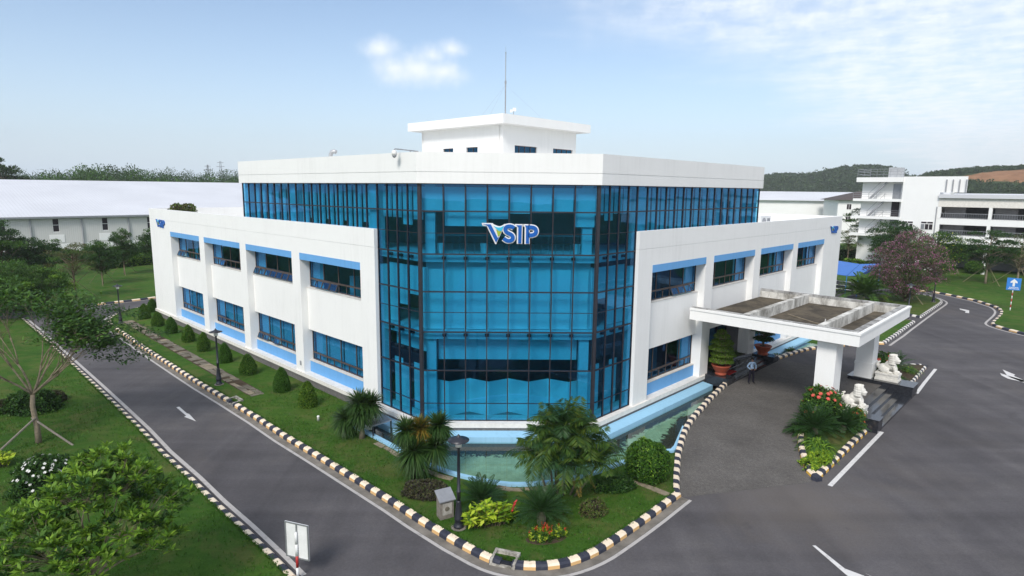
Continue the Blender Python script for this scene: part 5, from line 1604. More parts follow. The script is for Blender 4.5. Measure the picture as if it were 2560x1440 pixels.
# ------------------------------------------------------------------ foliage tools
def nrm(a): return a / np.maximum(np.linalg.norm(a, axis=-1, keepdims=True), 1e-9)
def rdir(n): return nrm(rng.normal(size=(n, 3)))
class LF:
    """leaf quads of one mesh, with a material slot per leaf"""
    def __init__(s): s.V = []; s.F = []; s.M = []; s.n = 0
    def leaves(s, P, U, L_, Wd, mi=0, N=None, fold=0.18):
        n = len(P)
        U = nrm(U)
        if N is None:
            N = rdir(n) * 0.9 + np.array([0, 0, 0.8])
        Sd = np.cross(U, N); Sd = nrm(Sd + 1e-6); Nn = np.cross(Sd, U)
        L_ = np.broadcast_to(np.asarray(L_, float), (n,))[:, None]; Wd = np.broadcast_to(np.asarray(Wd, float), (n,))[:, None]
        mid = P + U * L_ * 0.5 + Nn * Wd * fold
        V = np.stack([P, mid + Sd * Wd * .5, P + U * L_ - Nn * Wd * fold * .6, mid - Sd * Wd * .5], 1).reshape(-1, 3)
        F = (np.arange(n)[:, None] * 4 + np.arange(4)[None, :]) + s.n
        s.V.append(V); s.F.append(F); s.M.append(np.full(n, mi)); s.n += n * 4
    def straps(s, P, U, L_, Wd, droop, mi=0, seg=3):
        n = len(P); U = nrm(U)
        L_ = np.broadcast_to(np.asarray(L_, float), (n,))[:, None]; Wd = np.broadcast_to(np.asarray(Wd, float), (n,))[:, None]
        droop = np.broadcast_to(np.asarray(droop, float), (n,))[:, None]
        Sd = nrm(np.cross(U, np.array([0, 0, 1.0])) + rng.normal(size=(n, 3)) * .15)
        rows = []
        for k in range(seg + 1):
            f = k / seg
            c = P + U * L_ * f + np.array([0, 0, -1.0]) * droop * L_ * f * f
            w_ = Wd * (0.55 + 0.9 * f * (1 - f) * 2) * (1 - f) ** .5 if k < seg else Wd * .04
            rows.append((c + Sd * w_ * .5, c - Sd * w_ * .5))
        V = np.stack([v for r_ in rows for v in r_], 1)
        m_ = 2 * (seg + 1)
        base = np.arange(n)[:, None] * m_ + s.n
        for k in range(seg):
            s.F.append(base + np.array([[2 * k, 2 * k + 1, 2 * k + 3, 2 * k + 2]])); s.M.append(np.full(n, mi))
        s.V.append(V.reshape(-1, 3)); s.n += n * m_
    def mesh(s, name, mats):
        V = np.concatenate(s.V); F = np.concatenate(s.F); M_ = np.concatenate(s.M)
        me = bpy.data.meshes.new(name)
        me.vertices.add(len(V)); me.vertices.foreach_set('co', V.astype(np.float32).ravel())
        me.loops.add(F.size); me.loops.foreach_set('vertex_index', F.astype(np.int32).ravel())
        me.polygons.add(len(F)); me.polygons.foreach_set('loop_start', np.arange(0, F.size, 4, dtype=np.int32))
        me.polygons.foreach_set('material_index', M_.astype(np.int32))
        for m_ in mats:
            me.materials.append(MAT[m_])
        me.update(calc_edges=True)
        return me
def clump_leaves(lf, c, r_, n, size, mi=0, up=0.25, shell=0.55, aspect=0.42):
    d = rdir(n); d[:, 2] = np.where(d[:, 2] < -.35, -d[:, 2], d[:, 2])
    rad = rng.random(n) ** shell
    P = np.asarray(c) + d * rad[:, None] * np.asarray(r_)
    U = d * .8 + rdir(n) * .8 + np.array([0, 0, up])
    L_ = size * rng.uniform(.7, 1.3, n)
    lf.leaves(P, U, L_, L_ * aspect, mi, d * .5 + np.array([0, 0, .9]) + rdir(n) * .5)
def limb(q, a_, c_, r0, r1, bend=0.12, n=5, seg=4, sag=0.0):
    a_ = Vector(a_); c_ = Vector(c_); d = c_ - a_; L_ = d.length
    pts, rad = [], []
    off = Vector((rnd.uniform(-1, 1), rnd.uniform(-1, 1), rnd.uniform(-.3, .6))) * L_ * bend
    for i in range(seg + 1):
        f = i / seg
        pts.append(a_ + d * f + off * (4 * f * (1 - f)) * .5 + Vector((0, 0, sag * 4 * f * (1 - f))))
        rad.append(r0 + (r1 - r0) * f)
    q.tube(pts, rad, n)
    return pts
tree_cache = {}
def tree_parts(key, H, cr_, base_h, n_clump, per, leaf, mats, bark, tr_, flat=1.0, twig=True, clump_r=(.35, .6), shell=.5, lean=(0, 0), skel=1.0, top=1.0, mixed=None):
    """trunk and crown meshes; kept under a key so alike trees can share them"""
    if key in tree_cache:
        return tree_cache[key]
    q = MB(); lf = LF()
    fork = base_h * .75
    lx, ly = lean
    tp = [(0, 0, -.05), (lx * .2 + .03, ly * .2, fork * .5), (lx * .4, ly * .4 + .02, fork), (lx * .8, ly * .8, (fork + H) / 2), (lx, ly, H * .92)]
    q.tube(tp, [tr_ * 1.25, tr_, tr_ * .85, tr_ * .5, tr_ * .12], 8)
    cz = (base_h + H) / 2; rz_ = (H - base_h) / 2
    cs = []
    tries = 0
    while len(cs) < n_clump and tries < 4000:
        tries += 1
        d = rdir(1)[0] * (rng.random() ** .38)
        taper = 1.0 if top >= 1 else (1 - (1 - top) * max(0, d[2]))
        c = np.array([lx * .8 + d[0] * cr_ * taper, ly * .8 + d[1] * cr_ * taper, cz + d[2] * rz_])
        if all(np.linalg.norm((c - e_) / np.array([1, 1, .8])) > cr_ * .26 for e_ in cs):
            cs.append(c)
    for c in cs:
        h0 = min(max(fork * rnd.uniform(.8, 1.05), c[2] - np.hypot(c[0], c[1]) * rnd.uniform(.5, 1.0)), H * .8)
        f = h0 / H
        st = (lx * f * .9, ly * f * .9, h0)
        limb(q, st, tuple(c), tr_ * .38 * skel, tr_ * .08, .14)
        k = rnd.uniform(*clump_r) * cr_ * .62
        if mixed:
            for mi_, sh_ in enumerate(mixed):
                clump_leaves(lf, c, (k, k, k * .62 * flat), max(3, int(per * sh_ * rnd.uniform(.3, 1.7))), leaf * (1.0 if mi_ != 1 else .9), mi_, shell=shell if mi_ != 1 else shell * .5)
            continue
        clump_leaves(lf, c, (k, k, k * .62 * flat), per, leaf, rnd.randrange(len(mats)) if len(mats) > 1 and rnd.random() < .45 else 0, shell=shell)
    tree_cache[key] = (q.mesh('trunk', MAT[bark], True), lf.mesh('crown', mats))
    return tree_cache[key]
def stakes(root, r_, h_, n=3, m_='stake_wood', rad=.035, a0=0.0, shared={}):
    k = (round(r_, 2), round(h_, 2), n, round(a0, 2), m_)
    for i in range(n):
        an = a0 + 2 * math.pi * i / n
        kk = k + (i,)
        if kk not in shared:
            q = MB(); q.tube([(math.cos(an) * r_, math.sin(an) * r_, -.05), (-math.cos(an) * .1, -math.sin(an) * .1, h_)], rad, 6); shared[kk] = q.mesh('stake', MAT[m_])
        link('stake', shared[kk], root)
def tree(label, loc, key, rz=0.0, sc=1.0, staked=None, group=None, name='tree', **kw):
    tr_me, cr_me = tree_parts(key, **kw) if kw or key not in tree_cache else tree_cache[key]
    root = thing(name, label, 'tree', (*loc[:2], ZLAWN if len(loc) < 3 else loc[2]), rz, group)
    root.scale = (sc, sc, sc)
    link('trunk', tr_me, root); link('crown', cr_me, root)
    if staked:
        stakes(root, *staked)
    return root

# ------------------------------------------------------------------ young staked trees, left lawn
GL = 'staked trees on the left lawn'
K1 = dict(H=6.4, cr_=2.3, base_h=1.5, n_clump=60, per=170, leaf=.22, flat=1.3, mats=('leaf_dark', 'leaf_mid'), bark='bark', tr_=.10, top=.55)
tree('thin brownish tree with three wooden stakes near the left road', (-48.547, 38.553), 'brown_a', .3, .90, (2.3, 2.5, 3, 'stake_wood', .032, .5), GL, H=7.2, cr_=2.7, base_h=2.2, n_clump=40, per=120, leaf=.17, mats=('leaf_brown', 'leaf_mid'), bark='bark', tr_=.14, clump_r=(.3, .55), shell=.6)
tree('slim dark green staked tree left of the building, beyond the brownish one', (-51.99, 48.729), 'young_a', .9, .88, (2.0, 2.6, 3, 'stake_wood', .032, .2), GL, **K1)
tree('dark green staked tree standing closest to the left wing wall', (-54.73, 58.015), 'young_b', 2.1, .92, (2.0, 2.5, 3, 'stake_wood', .032, 1.1), GL, H=7.0, cr_=2.2, base_h=1.8, n_clump=58, per=160, leaf=.22, mats=('leaf_dark', 'leaf_mid'), bark='bark', tr_=.10, top=.5, flat=1.2)
tree('dark tree half hidden behind the end of the left wing', (-54.694, 66.296), 'young_a', 4.0, 1.0, None, GL)
tree('dense dark tree before the factory, left of its first window', (-66.501, 55.687), 'dense_a', .5, .82, None, GL, H=6.6, cr_=2.9, base_h=1.0, n_clump=46, per=190, leaf=.27, mats=('leaf_dark', 'leaf_dark', 'leaf_mid'), bark='bark', tr_=.14)
tree('dense dark tree before the factory, below its first window', (-63.449, 55.064), 'dense_a', 2.6, .80, None, GL)
tree('tall dark tree at the left edge before the factory wall', (-66.947, 51.824), 'dense_b', 1.0, 1.05, None, GL, H=7.6, cr_=3.0, base_h=.8, n_clump=52, per=190, leaf=.28, mats=('leaf_dark', 'leaf_mid'), bark='bark', tr_=.16, top=.7)
tree('bright green bushy tree at the left edge behind the bare tree', (-50.568, 32.358), 'bushy_a', 1.0, .82, None, GL, H=5.6, cr_=3.6, base_h=.5, n_clump=54, per=220, leaf=.25, mats=('leaf_mid', 'leaf_bright', 'leaf_mid'), bark='bark', tr_=.15)
tree('dark round bushy tree between the bare tree and the left road bend', (-48.714, 33.966), 'bushy_b', 3.3, .85, None, GL, H=4.6, cr_=3.0, base_h=.3, n_clump=46, per=220, leaf=.24, mats=('leaf_mid', 'leaf_dark', 'leaf_bright'), bark='bark', tr_=.15)
tree('low leafy tree overhanging the left edge of the picture', (-49.274, 26.904), 'bushy_a', 2.2, .95, None, GL)
# ------------------------------------------------------------------ half bare tree with its crown to the right
def half_bare():
    base = Vector((*(-23.407, -1.373), ZLAWN))
    root = thing('tree', 'half bare tree with leaning stakes and leaves only on top', 'tree', base)
    q = MB(); lf = LF()
    tips = []
    def grow(p, d, L_, r_, lev):
        e_ = p + d * L_
        pts = limb(q, p, e_, r_, r_ * .62, .10, 6 if lev < 2 else 4, 4)
        if lev >= 5 or r_ < .006:
            tips.append((e_, d)); return
        k = 3 if lev in (0, 1) else 2 + (rnd.random() < .4)
        for i in range(k):
            s_ = 0.34 + .10 * lev
            nd = (d + Vector((rnd.uniform(-s_, s_), rnd.uniform(-s_, s_), rnd.uniform(-.10, .28)))).normalized()
            grow(pts[-1] if i < 2 else pts[-2], nd, L_ * rnd.uniform(.68, .9), r_ * rnd.uniform(.52, .68), lev + 1)
    q.tube([(0, 0, -.05), (-.02, .03, .8), (-.10, .0, 1.9), (-.06, .05, 2.5)], [.15, .125, .11, .10], 9)
    o_ = Vector((-.06, .05, 2.5))
    for d in ((-.75, .25, .8), (-.25, -.1, 1.0), (.25, .2, 1.0), (.75, .1, .72), (.1, .75, .9), (-.55, -.6, .8), (.62, .62, .62)):
        grow(o_, Vector(d).normalized(), rnd.uniform(1.35, 1.75), .062, 1)
    q.build('trunk', MAT['pale_bark'], root, True)
    for e_, d in tips:
        if e_.z < 4.3 and not (e_.x > 2.4 and e_.z > 3.6):
            continue
        if rnd.random() < .28:
            continue
        n = rnd.randint(26, 46)
        c = np.array(e_)
        P = c + rng.normal(size=(n, 3)) * np.array([.40, .40, .16])
        U = rng.normal(size=(n, 3)) * np.array([1, 1, .35]) + np.array(d) * .7 + np.array([0, 0, -.25])
        L_ = rng.uniform(.17, .30, n)
        lf.leaves(P, U, L_, L_ * .44, 0 if rnd.random() < .75 else 1, np.array([0, 0, 1.0]) + rng.normal(size=(n, 3)) * .3)
    # feathery sprays that reach out over the road
    for bx, by, bz in ((4.3, 1.8, 5.4), (4.9, 1.4, 4.7), (5.4, 2.4, 5.0), (4.0, 2.9, 5.9), (3.6, 1.0, 5.0), (4.4, .8, 4.0), (3.2, 2.2, 6.3), (5.2, 1.2, 4.2)):
        q2_ = None
        n = 150
        f = rng.random(n)
        ax_ = np.array([bx, by, bz]); st = np.array([bx - 1.5, by - .4, bz + .5])
        P = st + (ax_ - st) * f[:, None] + rng.normal(size=(n, 3)) * np.array([.16, .30, .09])
        U = np.array([.6, 0, -.2]) + rng.normal(size=(n, 3)) * np.array([.5, .9, .25])
        L_ = rng.uniform(.14, .24, n)
        lf.leaves(P, U, L_, L_ * .42, 1, np.array([0, 0, 1.0]) + rng.normal(size=(n, 3)) * .3)
    link('crown', lf.mesh('crown', ('leaf_mid', 'leaf_dark')), root)
    for a_, c_ in (((-.95, -1.75, -.05), (.02, .0, 1.35)), ((1.9, -.25, -.05), (-.25, .05, 1.30)), ((-.35, .55, -.05), (-.02, .05, 1.3))):
        q = MB(); q.tube([a_, c_], .05, 6); q.build('stake', MAT['weathered_wood'], root)
half_bare()

# ------------------------------------------------------------------ rosette tree in the near left corner
def rosette_tree():
    base = Vector((-12.25, -14.35, ZLAWN))
    root = thing('tree', 'leafy bright green tree with leaf rosettes in the near left corner', 'tree', base)
    root.scale = (.80, .80, .90)
    q = MB(); lf = LF()
    q.tube([(0, 0, -.05), (.05, .03, .9), (.0, .08, 1.8)], [.13, .11, .10], 9)
    lobes = [((-.9, .9, 3.9), 1.25), ((.9, .9, 4.3), 1.25), ((-.1, 1.6, 4.6), 1.15), ((1.9, 1.2, 3.5), 1.15), ((-1.9, .2, 3.2), 1.15), ((.3, -.3, 4.5), 1.2), ((-1.2, -.9, 3.5), 1.2), ((1.5, -.2, 3.3), 1.1), ((-.3, -1.5, 3.1), 1.2), ((2.3, .4, 2.6), .85), ((-2.2, -.8, 2.4), .9), ((.9, -1.4, 2.7), 1.1), ((-1.1, 1.8, 3.3), .9), ((1.0, 2.1, 3.7), .9)]
    for (c, r_) in lobes:
        mid = limb(q, (0, .05, rnd.uniform(1.4, 2.0)), tuple(np.array(c) * np.array([.85, .85, .95])), .045, .018, .15, 6)
        n = int(46 * r_ * r_)
        for i in range(n):
            d = rdir(1)[0]
            if d[2] < -.15:
                d[2] = -d[2]
            t_ = np.array(c) + d * r_ * np.array([1, 1, .78]) * rng.uniform(.55, 1.08)
            if rnd.random() < .5:
                limb(q, tuple(mid[-1]), tuple(t_), .011, .005, .12, 4, 3)
            k = rnd.randint(13, 19)
            an = np.arange(k) * 2.39996 + rnd.random() * 6
            el = rng.uniform(-.35, .95, k)
            U = np.stack([np.cos(an) * np.cos(el), np.sin(an) * np.cos(el), np.sin(el)], 1) + d * .35
            L_ = rng.uniform(.17, .36, k) * rnd.choice((1.0, 1.0, .85, .65))
            young = t_[2] > 2.6 and d[2] > -.1 and rnd.random() < .6
            lf.leaves(np.repeat(t_[None], k, 0) + U * .015, U, L_, L_ * .34, 1 if young else (2 if rnd.random() < .18 else 0), np.array([0, 0, 1.0]) + U * .2 + rng.normal(size=(k, 3)) * .3, .15)
    q.build('trunk', MAT['pale_bark'], root, True)
    n = 7
    P = np.array([(rnd.uniform(-1.8, 1.2), rnd.uniform(-1.8, .6), rnd.uniform(2.2, 3.8)) for _ in range(n)])
    lf.leaves(P, rdir(n), .22, .09, 3)
    link('crown', lf.mesh('crown', ('leaf_mid', 'leaf_bright', 'leaf_dark', 'leaf_yucca_old')), root)
    q = MB(); q.tube([(.95, .35, -.02), (.15, .05, 1.5)], .04, 6); q.build('stake', MAT['weathered_wood'], root)
rosette_tree()

# ------------------------------------------------------------------ shrubs
bush_cache = {}
def bush_mesh(key, prof, n, leaf, mats, core='bush_core', wob=.08, seed=1, aspect=.5, stick=.5, lump=0.0):
    """dense clipped shape: prof(u) -> (radius x, radius y, z) for u 0..1"""
    if key in bush_cache:
        return bush_cache[key]
    q = MB(); nn, mm = 18, 12
    vs_, fs_ = [], []
    for i in range(mm + 1):
        rx, ry, z = prof(i / mm)
        for k in range(nn):
            an = 2 * math.pi * k / nn
            w_ = .90 + wob * (noise.noise(Vector((math.cos(an) * 2, math.sin(an) * 2, z * 2 + seed))))
            vs_.append((rx * w_ * math.cos(an), ry * w_ * math.sin(an), z * .97))
    for i in range(mm):
        for k in range(nn):
            fs_.append((i * nn + k, i * nn + (k + 1) % nn, (i + 1) * nn + (k + 1) % nn, (i + 1) * nn + k))
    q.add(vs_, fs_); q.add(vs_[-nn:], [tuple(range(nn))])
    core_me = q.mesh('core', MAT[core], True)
    lf = LF()
    us = np.linspace(0, 1, 60); pr_ = np.array([prof(u) for u in us])
    ds = np.linalg.norm(np.diff(pr_[:, [0, 2]], axis=0), axis=1) * (pr_[:-1, 0] + .02)
    cdf = np.concatenate([[0], np.cumsum(ds)]); cdf /= cdf[-1]
    u = np.interp(rng.random(n), cdf, us)
    an = rng.random(n) * 2 * np.pi
    rx = np.interp(u, us, pr_[:, 0]); ry = np.interp(u, us, pr_[:, 1]); z = np.interp(u, us, pr_[:, 2])
    # bumps in the clipped surface
    bump_ = np.array([noise.noise(Vector((math.cos(a_) * 3.1, math.sin(a_) * 3.1, zz_ * 3.4 + seed))) for a_, zz_ in zip(an, z)]) * (wob + lump) + 1
    dep = 1 - rng.random(n) ** 2 * .14
    P = np.stack([rx * np.cos(an) * bump_ * dep, ry * np.sin(an) * bump_ * dep, z * (1 + (bump_ - 1) * .4)], 1)
    dz_ = np.gradient(pr_[:, 2], us); dr_ = np.gradient(pr_[:, 0], us)
    nz_ = -np.interp(u, us, dr_); nr_ = np.interp(u, us, dz_)
    Nn = nrm(np.stack([np.cos(an) * nr_, np.sin(an) * nr_, nz_], 1) + 1e-6)
    U = Nn * stick + rdir(n) * .9 + np.array([0, 0, .35])
    L_ = leaf * rng.uniform(.7, 1.35, n)
    mi = rng.choice(len(mats), n, p=np.array([.7] + [.3 / (len(mats) - 1)] * (len(mats) - 1)) if len(mats) > 1 else None)
    for k in range(len(mats)):
        s_ = mi == k
        if s_.any():
            lf.leaves(P[s_], U[s_], L_[s_], L_[s_] * aspect, k, Nn[s_] + rdir(int(s_.sum())) * .6)
    bush_cache[key] = (core_me, lf.mesh('foliage', mats))
    return bush_cache[key]
def bush(label, loc, key, name='shrub', cat='shrub', rz=0.0, sc=(1, 1, 1), group=None, z=ZLAWN, **kw):
    c_, f_ = bush_mesh(key, **kw) if kw else bush_cache[key]
    root = thing(name, label, cat, (*loc[:2], z), rz, group)
    root.scale = sc
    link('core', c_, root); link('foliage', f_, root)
    return root
def cone(u):      # clipped cone with a rounded top
    z = 1.42 * u
    r_ = .52 * (1 - .12 * (1 - u) ** 4) * max(0, 1 - u ** 2.6) ** .72 * (1 - .22 * u) + .012
    return r_, r_, z
tops = [(-11.71, 4.02), (-14.19, 6.75), (-17.74, 10.35), (-20.58, 13.17), (-23.59, 16.27), (-26.25, 19.2), (-29.19, 22.13), (-31.87, 24.92), (-34.89, 28.09), (-35.96, 31.4)]
names = ['yellow green clipped cone shrub, the one nearest the spiky yucca', 'clipped cone shrub, second in the row from the glass corner', 'clipped cone shrub, third in the row from the glass corner', 'clipped cone shrub just right of the lamp post in the row',
         'clipped cone shrub just left of the lamp post in the row', 'clipped cone shrub, sixth in the row from the glass corner', 'clipped cone shrub, seventh in the row from the glass corner', 'clipped cone shrub, eighth in the row from the glass corner',
         'clipped cone shrub near the far lamp, in front of the last one', 'last clipped cone shrub, against the end of the left wing']
for i, (p, lb) in enumerate(zip(tops, names)):
    s_ = rnd.uniform(.92, 1.06); w_ = rnd.uniform(.95, 1.1)
    if i == 0:
        bush(lb, p, 'cone_young', 'topiary', 'shrub', .4, (s_, s_, s_ * 1.02), 'clipped cones along the left wing', prof=cone, n=5200, leaf=.085, mats=('leaf_topiary_young', 'leaf_topiary'), wob=.10, lump=.04)
    elif i == 1:
        bush(lb, p, 'cone', 'topiary', 'shrub', .4, (w_, w_, s_), 'clipped cones along the left wing', prof=cone, n=5200, leaf=.08, mats=('leaf_topiary',), wob=.06)
    elif i in (2, 4):
        bush(lb, p, 'cone%d' % i, 'topiary', 'shrub', 1.3 * i, (w_, w_, s_), 'clipped cones along the left wing', prof=(lambda u: tuple(v * k for v, k in zip(cone(u), (1.1, 1.02, .92)))) if i == 2 else (lambda u: tuple(v * k for v, k in zip(cone(u), (.9, .95, 1.04)))), n=5000, leaf=.085, mats=('leaf_topiary', 'leaf_topiary_young'), wob=.12, lump=.06, seed=i * 3)
    else:
        bush(lb, p, ('cone', 'cone2', 'cone4')[i % 3], 'topiary', 'shrub', 1.3 * i, (w_, w_ * rnd.uniform(.94, 1.06), s_), 'clipped cones along the left wing')
def ball(u):
    th = math.pi * (1 - u) * .93
    return .93 * math.sin(th) ** .9 + .01, .93 * math.sin(th) ** .9 + .01, .80 - .84 * math.cos(math.pi * (1 - u * 1.0)) * -1 * -1 if False else .84 - .84 * math.cos(math.pi * u * .93 + .22)
bush('big round clipped shrub at the pond corner by the drive', (6.224, -5.084), 'ball', 'shrub', 'shrub', 0, (1, 1, .98), prof=lambda u: (.95 * math.sin(.35 + u * 2.79) ** .8 + .01, .95 * math.sin(.35 + u * 2.79) ** .8 + .01, .80 - .86 * math.cos(.35 + u * 2.79)), n=9000, leaf=.10, mats=('leaf_topiary', 'leaf_bright', 'leaf_dark'), wob=.10, lump=.04)
bush('small clipped ball shrub on the far right lawn', (76.711, 66.677), 'ball', 'shrub', 'shrub', 1, (1.45, 1.45, 1.2))
low = lambda a_, b_, h_: (lambda u: (a_ * math.cos(u * 1.5) ** .5 + .01, b_ * math.cos(u * 1.5) ** .5 + .01, h_ * math.sin(u * 1.57)))
bush('low clipped dark purple hedge on the front lawn', (-3.479, -6.636), 'purple', 'hedge', 'hedge', R(-6), (1, 1, 1), prof=low(.98, .48, .55), n=5200, leaf=.085, mats=('leaf_purple', 'leaf_brown'), core='bush_core_purple', wob=.16)
bush('small dry brownish shrub right of the cycads', (3.348, -8.08), 'dry', 'shrub', 'shrub', .3, (1, 1, 1), prof=low(.52, .40, .50), n=1900, leaf=.075, mats=('leaf_brown', 'leaf_topiary_young'), core='bush_core_purple', wob=.2, lump=.1)
bush('low dark green groundcover shrub beside the palm clump', (4.569, -6.055), 'cover', 'shrub', 'shrub', .2, (1, 1, 1), prof=low(.85, .42, .42), n=3600, leaf=.10, mats=('leaf_dark', 'leaf_mid'), wob=.2, lump=.12)
bush('dark low shrub behind the trunk of the half bare tree', (-27.048, 3.128), 'cover2', 'shrub', 'shrub', .2, (1, 1, 1), prof=low(1.25, .9, 1.0), n=4200, leaf=.14, mats=('leaf_dark', 'leaf_mid'), wob=.25, lump=.2)
bush('low purple brown shrub at the left edge of the lawn', (-28.608, 3.111), 'purple', 'shrub', 'shrub', .9, (1.1, 1.2, 1.0))
bush('low purple brown shrub right of the half bare tree trunk', (-27.249, 4.662), 'purple', 'shrub', 'shrub', .2, (.9, 1.2, 1.0))
def flower_bush(label, loc, key, a_, b_, h_, n, leaf, mats, fl_mat, nf, fs, name='shrub', z=ZLAWN, rz=0.0, wob=.2, aspect=.45, fl_top=True, sc=(1, 1, 1)):
    root = bush(label, loc, key, name, 'shrub', rz, sc, None, z, prof=low(a_, b_, h_), n=n, leaf=leaf, mats=mats, wob=wob, lump=.15, aspect=aspect)
    for i in range(nf):
        lf = LF()
        u = rng.uniform(.25, .98) if fl_top else rng.uniform(.05, .9)
        an = rng.random() * 6.28
        rx, ry, zz_ = low(a_, b_, h_)(u)
        c = np.array([rx * math.cos(an) * 1.04, ry * math.sin(an) * 1.04, zz_ * 1.06 + .02])
        k = 6
        aa = np.arange(k) * 2 * np.pi / k
        nd = nrm(np.array([math.cos(an), math.sin(an), 1.1]))
        t1 = nrm(np.cross(nd, [0.2, .1, 1])); t2 = np.cross(nd, t1)
        U = np.cos(aa)[:, None] * t1 + np.sin(aa)[:, None] * t2 + nd * .45
        lf.leaves(np.repeat(c[None], k, 0), U, fs, fs * .75, 0, np.repeat(nd[None], k, 0), .1)
        link('flower', lf.mesh('flower', (fl_mat,)), root)
    return root
flower_bush('dark shrub dotted with white flowers behind the near tree', (-19.215, -6.57), 'gardenia', 1.2, 1.0, 1.45, 4200, .15, ('leaf_dark', 'leaf_mid'), 'petal_white', 60, .075)
# yellow green broadleaf shrub at the front
def broadleaf(label, loc, key, a_, b_, h_, nst, leaf, mats, red=0, name='shrub', z=ZLAWN, rz=0):
    root = thing(name, label, 'shrub', (*loc[:2], z), rz)
    lf = LF(); q = MB()
    for i in range(nst):
        an = rng.random() * 6.28; r_ = rng.random() ** .5
        bx, by = a_ * r_ * math.cos(an), b_ * r_ * math.sin(an)
        hh = h_ * (1 - .45 * r_ ** 2) * rng.uniform(.8, 1.1)
        tip = (bx * 1.12, by * 1.12, hh)
        q.tube([(bx * .7, by * .7, 0), tip], [.012, .006], 4)
        k = 9
        f = rng.uniform(.35, 1.0, k)
        P = np.array([bx * .7, by * .7, 0]) + (np.array(tip) - np.array([bx * .7, by * .7, 0])) * f[:, None]
        aa = rng.random(k) * 6.28
        U = np.stack([np.cos(aa), np.sin(aa), rng.uniform(-.25, .75, k)], 1)
        L_ = leaf * rng.uniform(.7, 1.25, k)
        lf.leaves(P, U, L_, L_ * .40, 0 if rng.random() < .75 else 1, np.array([0, 0, 1.0]) + rng.normal(size=(k, 3)) * .25, .2)
    q.build('stems', MAT['bark'], root); link('foliage', lf.mesh('foliage', mats), root)
    if red:
        q = MB()
        for k in range(red):
            q.tube([(a_ * .82 + .03 * k, -.18, .55 + .10 * k), (a_ * .86 + .05 * k, -.22, .62 + .13 * k)], [.05, .025], 6)
        q.build('flower_spike', MAT['red_paint'], root, True)
    return root
broadleaf('yellow green broadleaf shrub beside the front lamp post', (-0.792, -8.91), 'lime', 1.05, .36, .85, 66, .33, ('leaf_lime', 'leaf_bright'), 4, rz=R(12))
broadleaf('yellow broadleaf plant cut off by the left edge', (-23.215, -3.97), 'lime2', .45, .4, .7, 22, .28, ('leaf_lime', 'leaf_bright'))
# red salvia bed
def salvia():
    root = thing('flower_bed', 'small bed of red flower spikes on the front lawn', 'flower bed', (*(1.361, -9.843), ZLAWN), R(14))
    q = MB(); q.lathe([(1.0, -.02), (.95, .03)], 20); q.v = [(x * .80, y * .42, z) for x, y, z in q.v]; q.build('soil', MAT['soil'], root)
    lf = LF(); fl_ = LF()
    for i in range(100):
        an = rng.random() * 6.28; r_ = rng.random() ** .5
        x, y = .74 * r_ * math.cos(an), .38 * r_ * math.sin(an); h_ = rng.uniform(.22, .36)
        k = 16; f = rng.random(k); aa = rng.random(k) * 6.28
        P = np.stack([np.full(k, x), np.full(k, y), f * h_], 1)
        U = np.stack([np.cos(aa), np.sin(aa), rng.uniform(.1, .9, k)], 1)
        lf.leaves(P, U, rng.uniform(.09, .15, k), .035, 0 if rng.random() < .6 else 1)
        if rng.random() < .32 and (y > -.15 or rng.random() < .3):
            k = 10; f = rng.random(k); aa = rng.random(k) * 6.28
            P = np.stack([np.full(k, x), np.full(k, y), h_ + f * .16], 1)
            U = np.stack([np.cos(aa), np.sin(aa), rng.uniform(.1, .7, k)], 1)
            fl_.leaves(P, U, .055, .032, 0)
    link('foliage', lf.mesh('foliage', ('leaf_mid', 'leaf_lime')), root); link('flowers', fl_.mesh('flowers', ('petal_red',)), root)['kind'] = 'stuff'
salvia()

# ------------------------------------------------------------------ palms, cycads, yuccas
def frond(q, lf, base, az, el, L_, droop, nleaf, leaf, wd, mi=0, vee=.5, sweep=.55, r0=.014, seg=8, sag=.25, nvar=.1):
    """one feather leaf: midrib curve with leaflets on both sides"""
    base = np.array(base, float)
    h = np.array([math.cos(az), math.sin(az), 0])
    pts = []
    for i in range(seg + 1):
        f = i / seg
        pts.append(base + h * L_ * f * math.cos(el) * (1 - .12 * f * droop) + np.array([0, 0, 1]) * (L_ * f * math.sin(el) - droop * L_ * f * f * .62))
    q.tube([tuple(p) for p in pts], [r0 * (1 - .75 * i / seg) for i in range(seg + 1)], 4, cap=False)
    pts = np.array(pts)
    f = np.linspace(.16, .985, nleaf); x = f * seg
    i0 = np.minimum(x.astype(int), seg - 1); fr_ = (x - i0)[:, None]
    P = pts[i0] * (1 - fr_) + pts[i0 + 1] * fr_
    T_ = nrm(pts[i0 + 1] - pts[i0])
    Sd = nrm(np.cross(T_, np.array([0, 0, 1.0])) + 1e-6); Up = np.cross(Sd, T_)
    env = np.sin(np.pi * (f * .86 + .10)) ** .7
    for s_ in (-1, 1):
        U = Sd * s_ + T_ * sweep + Up * vee + np.array([0, 0, -1.0]) * sag + rng.normal(size=P.shape) * .08
        lf.leaves(P, U, leaf * env * rng.uniform(.85, 1.1, nleaf), wd, mi, Up + rng.normal(size=P.shape) * nvar, .05)
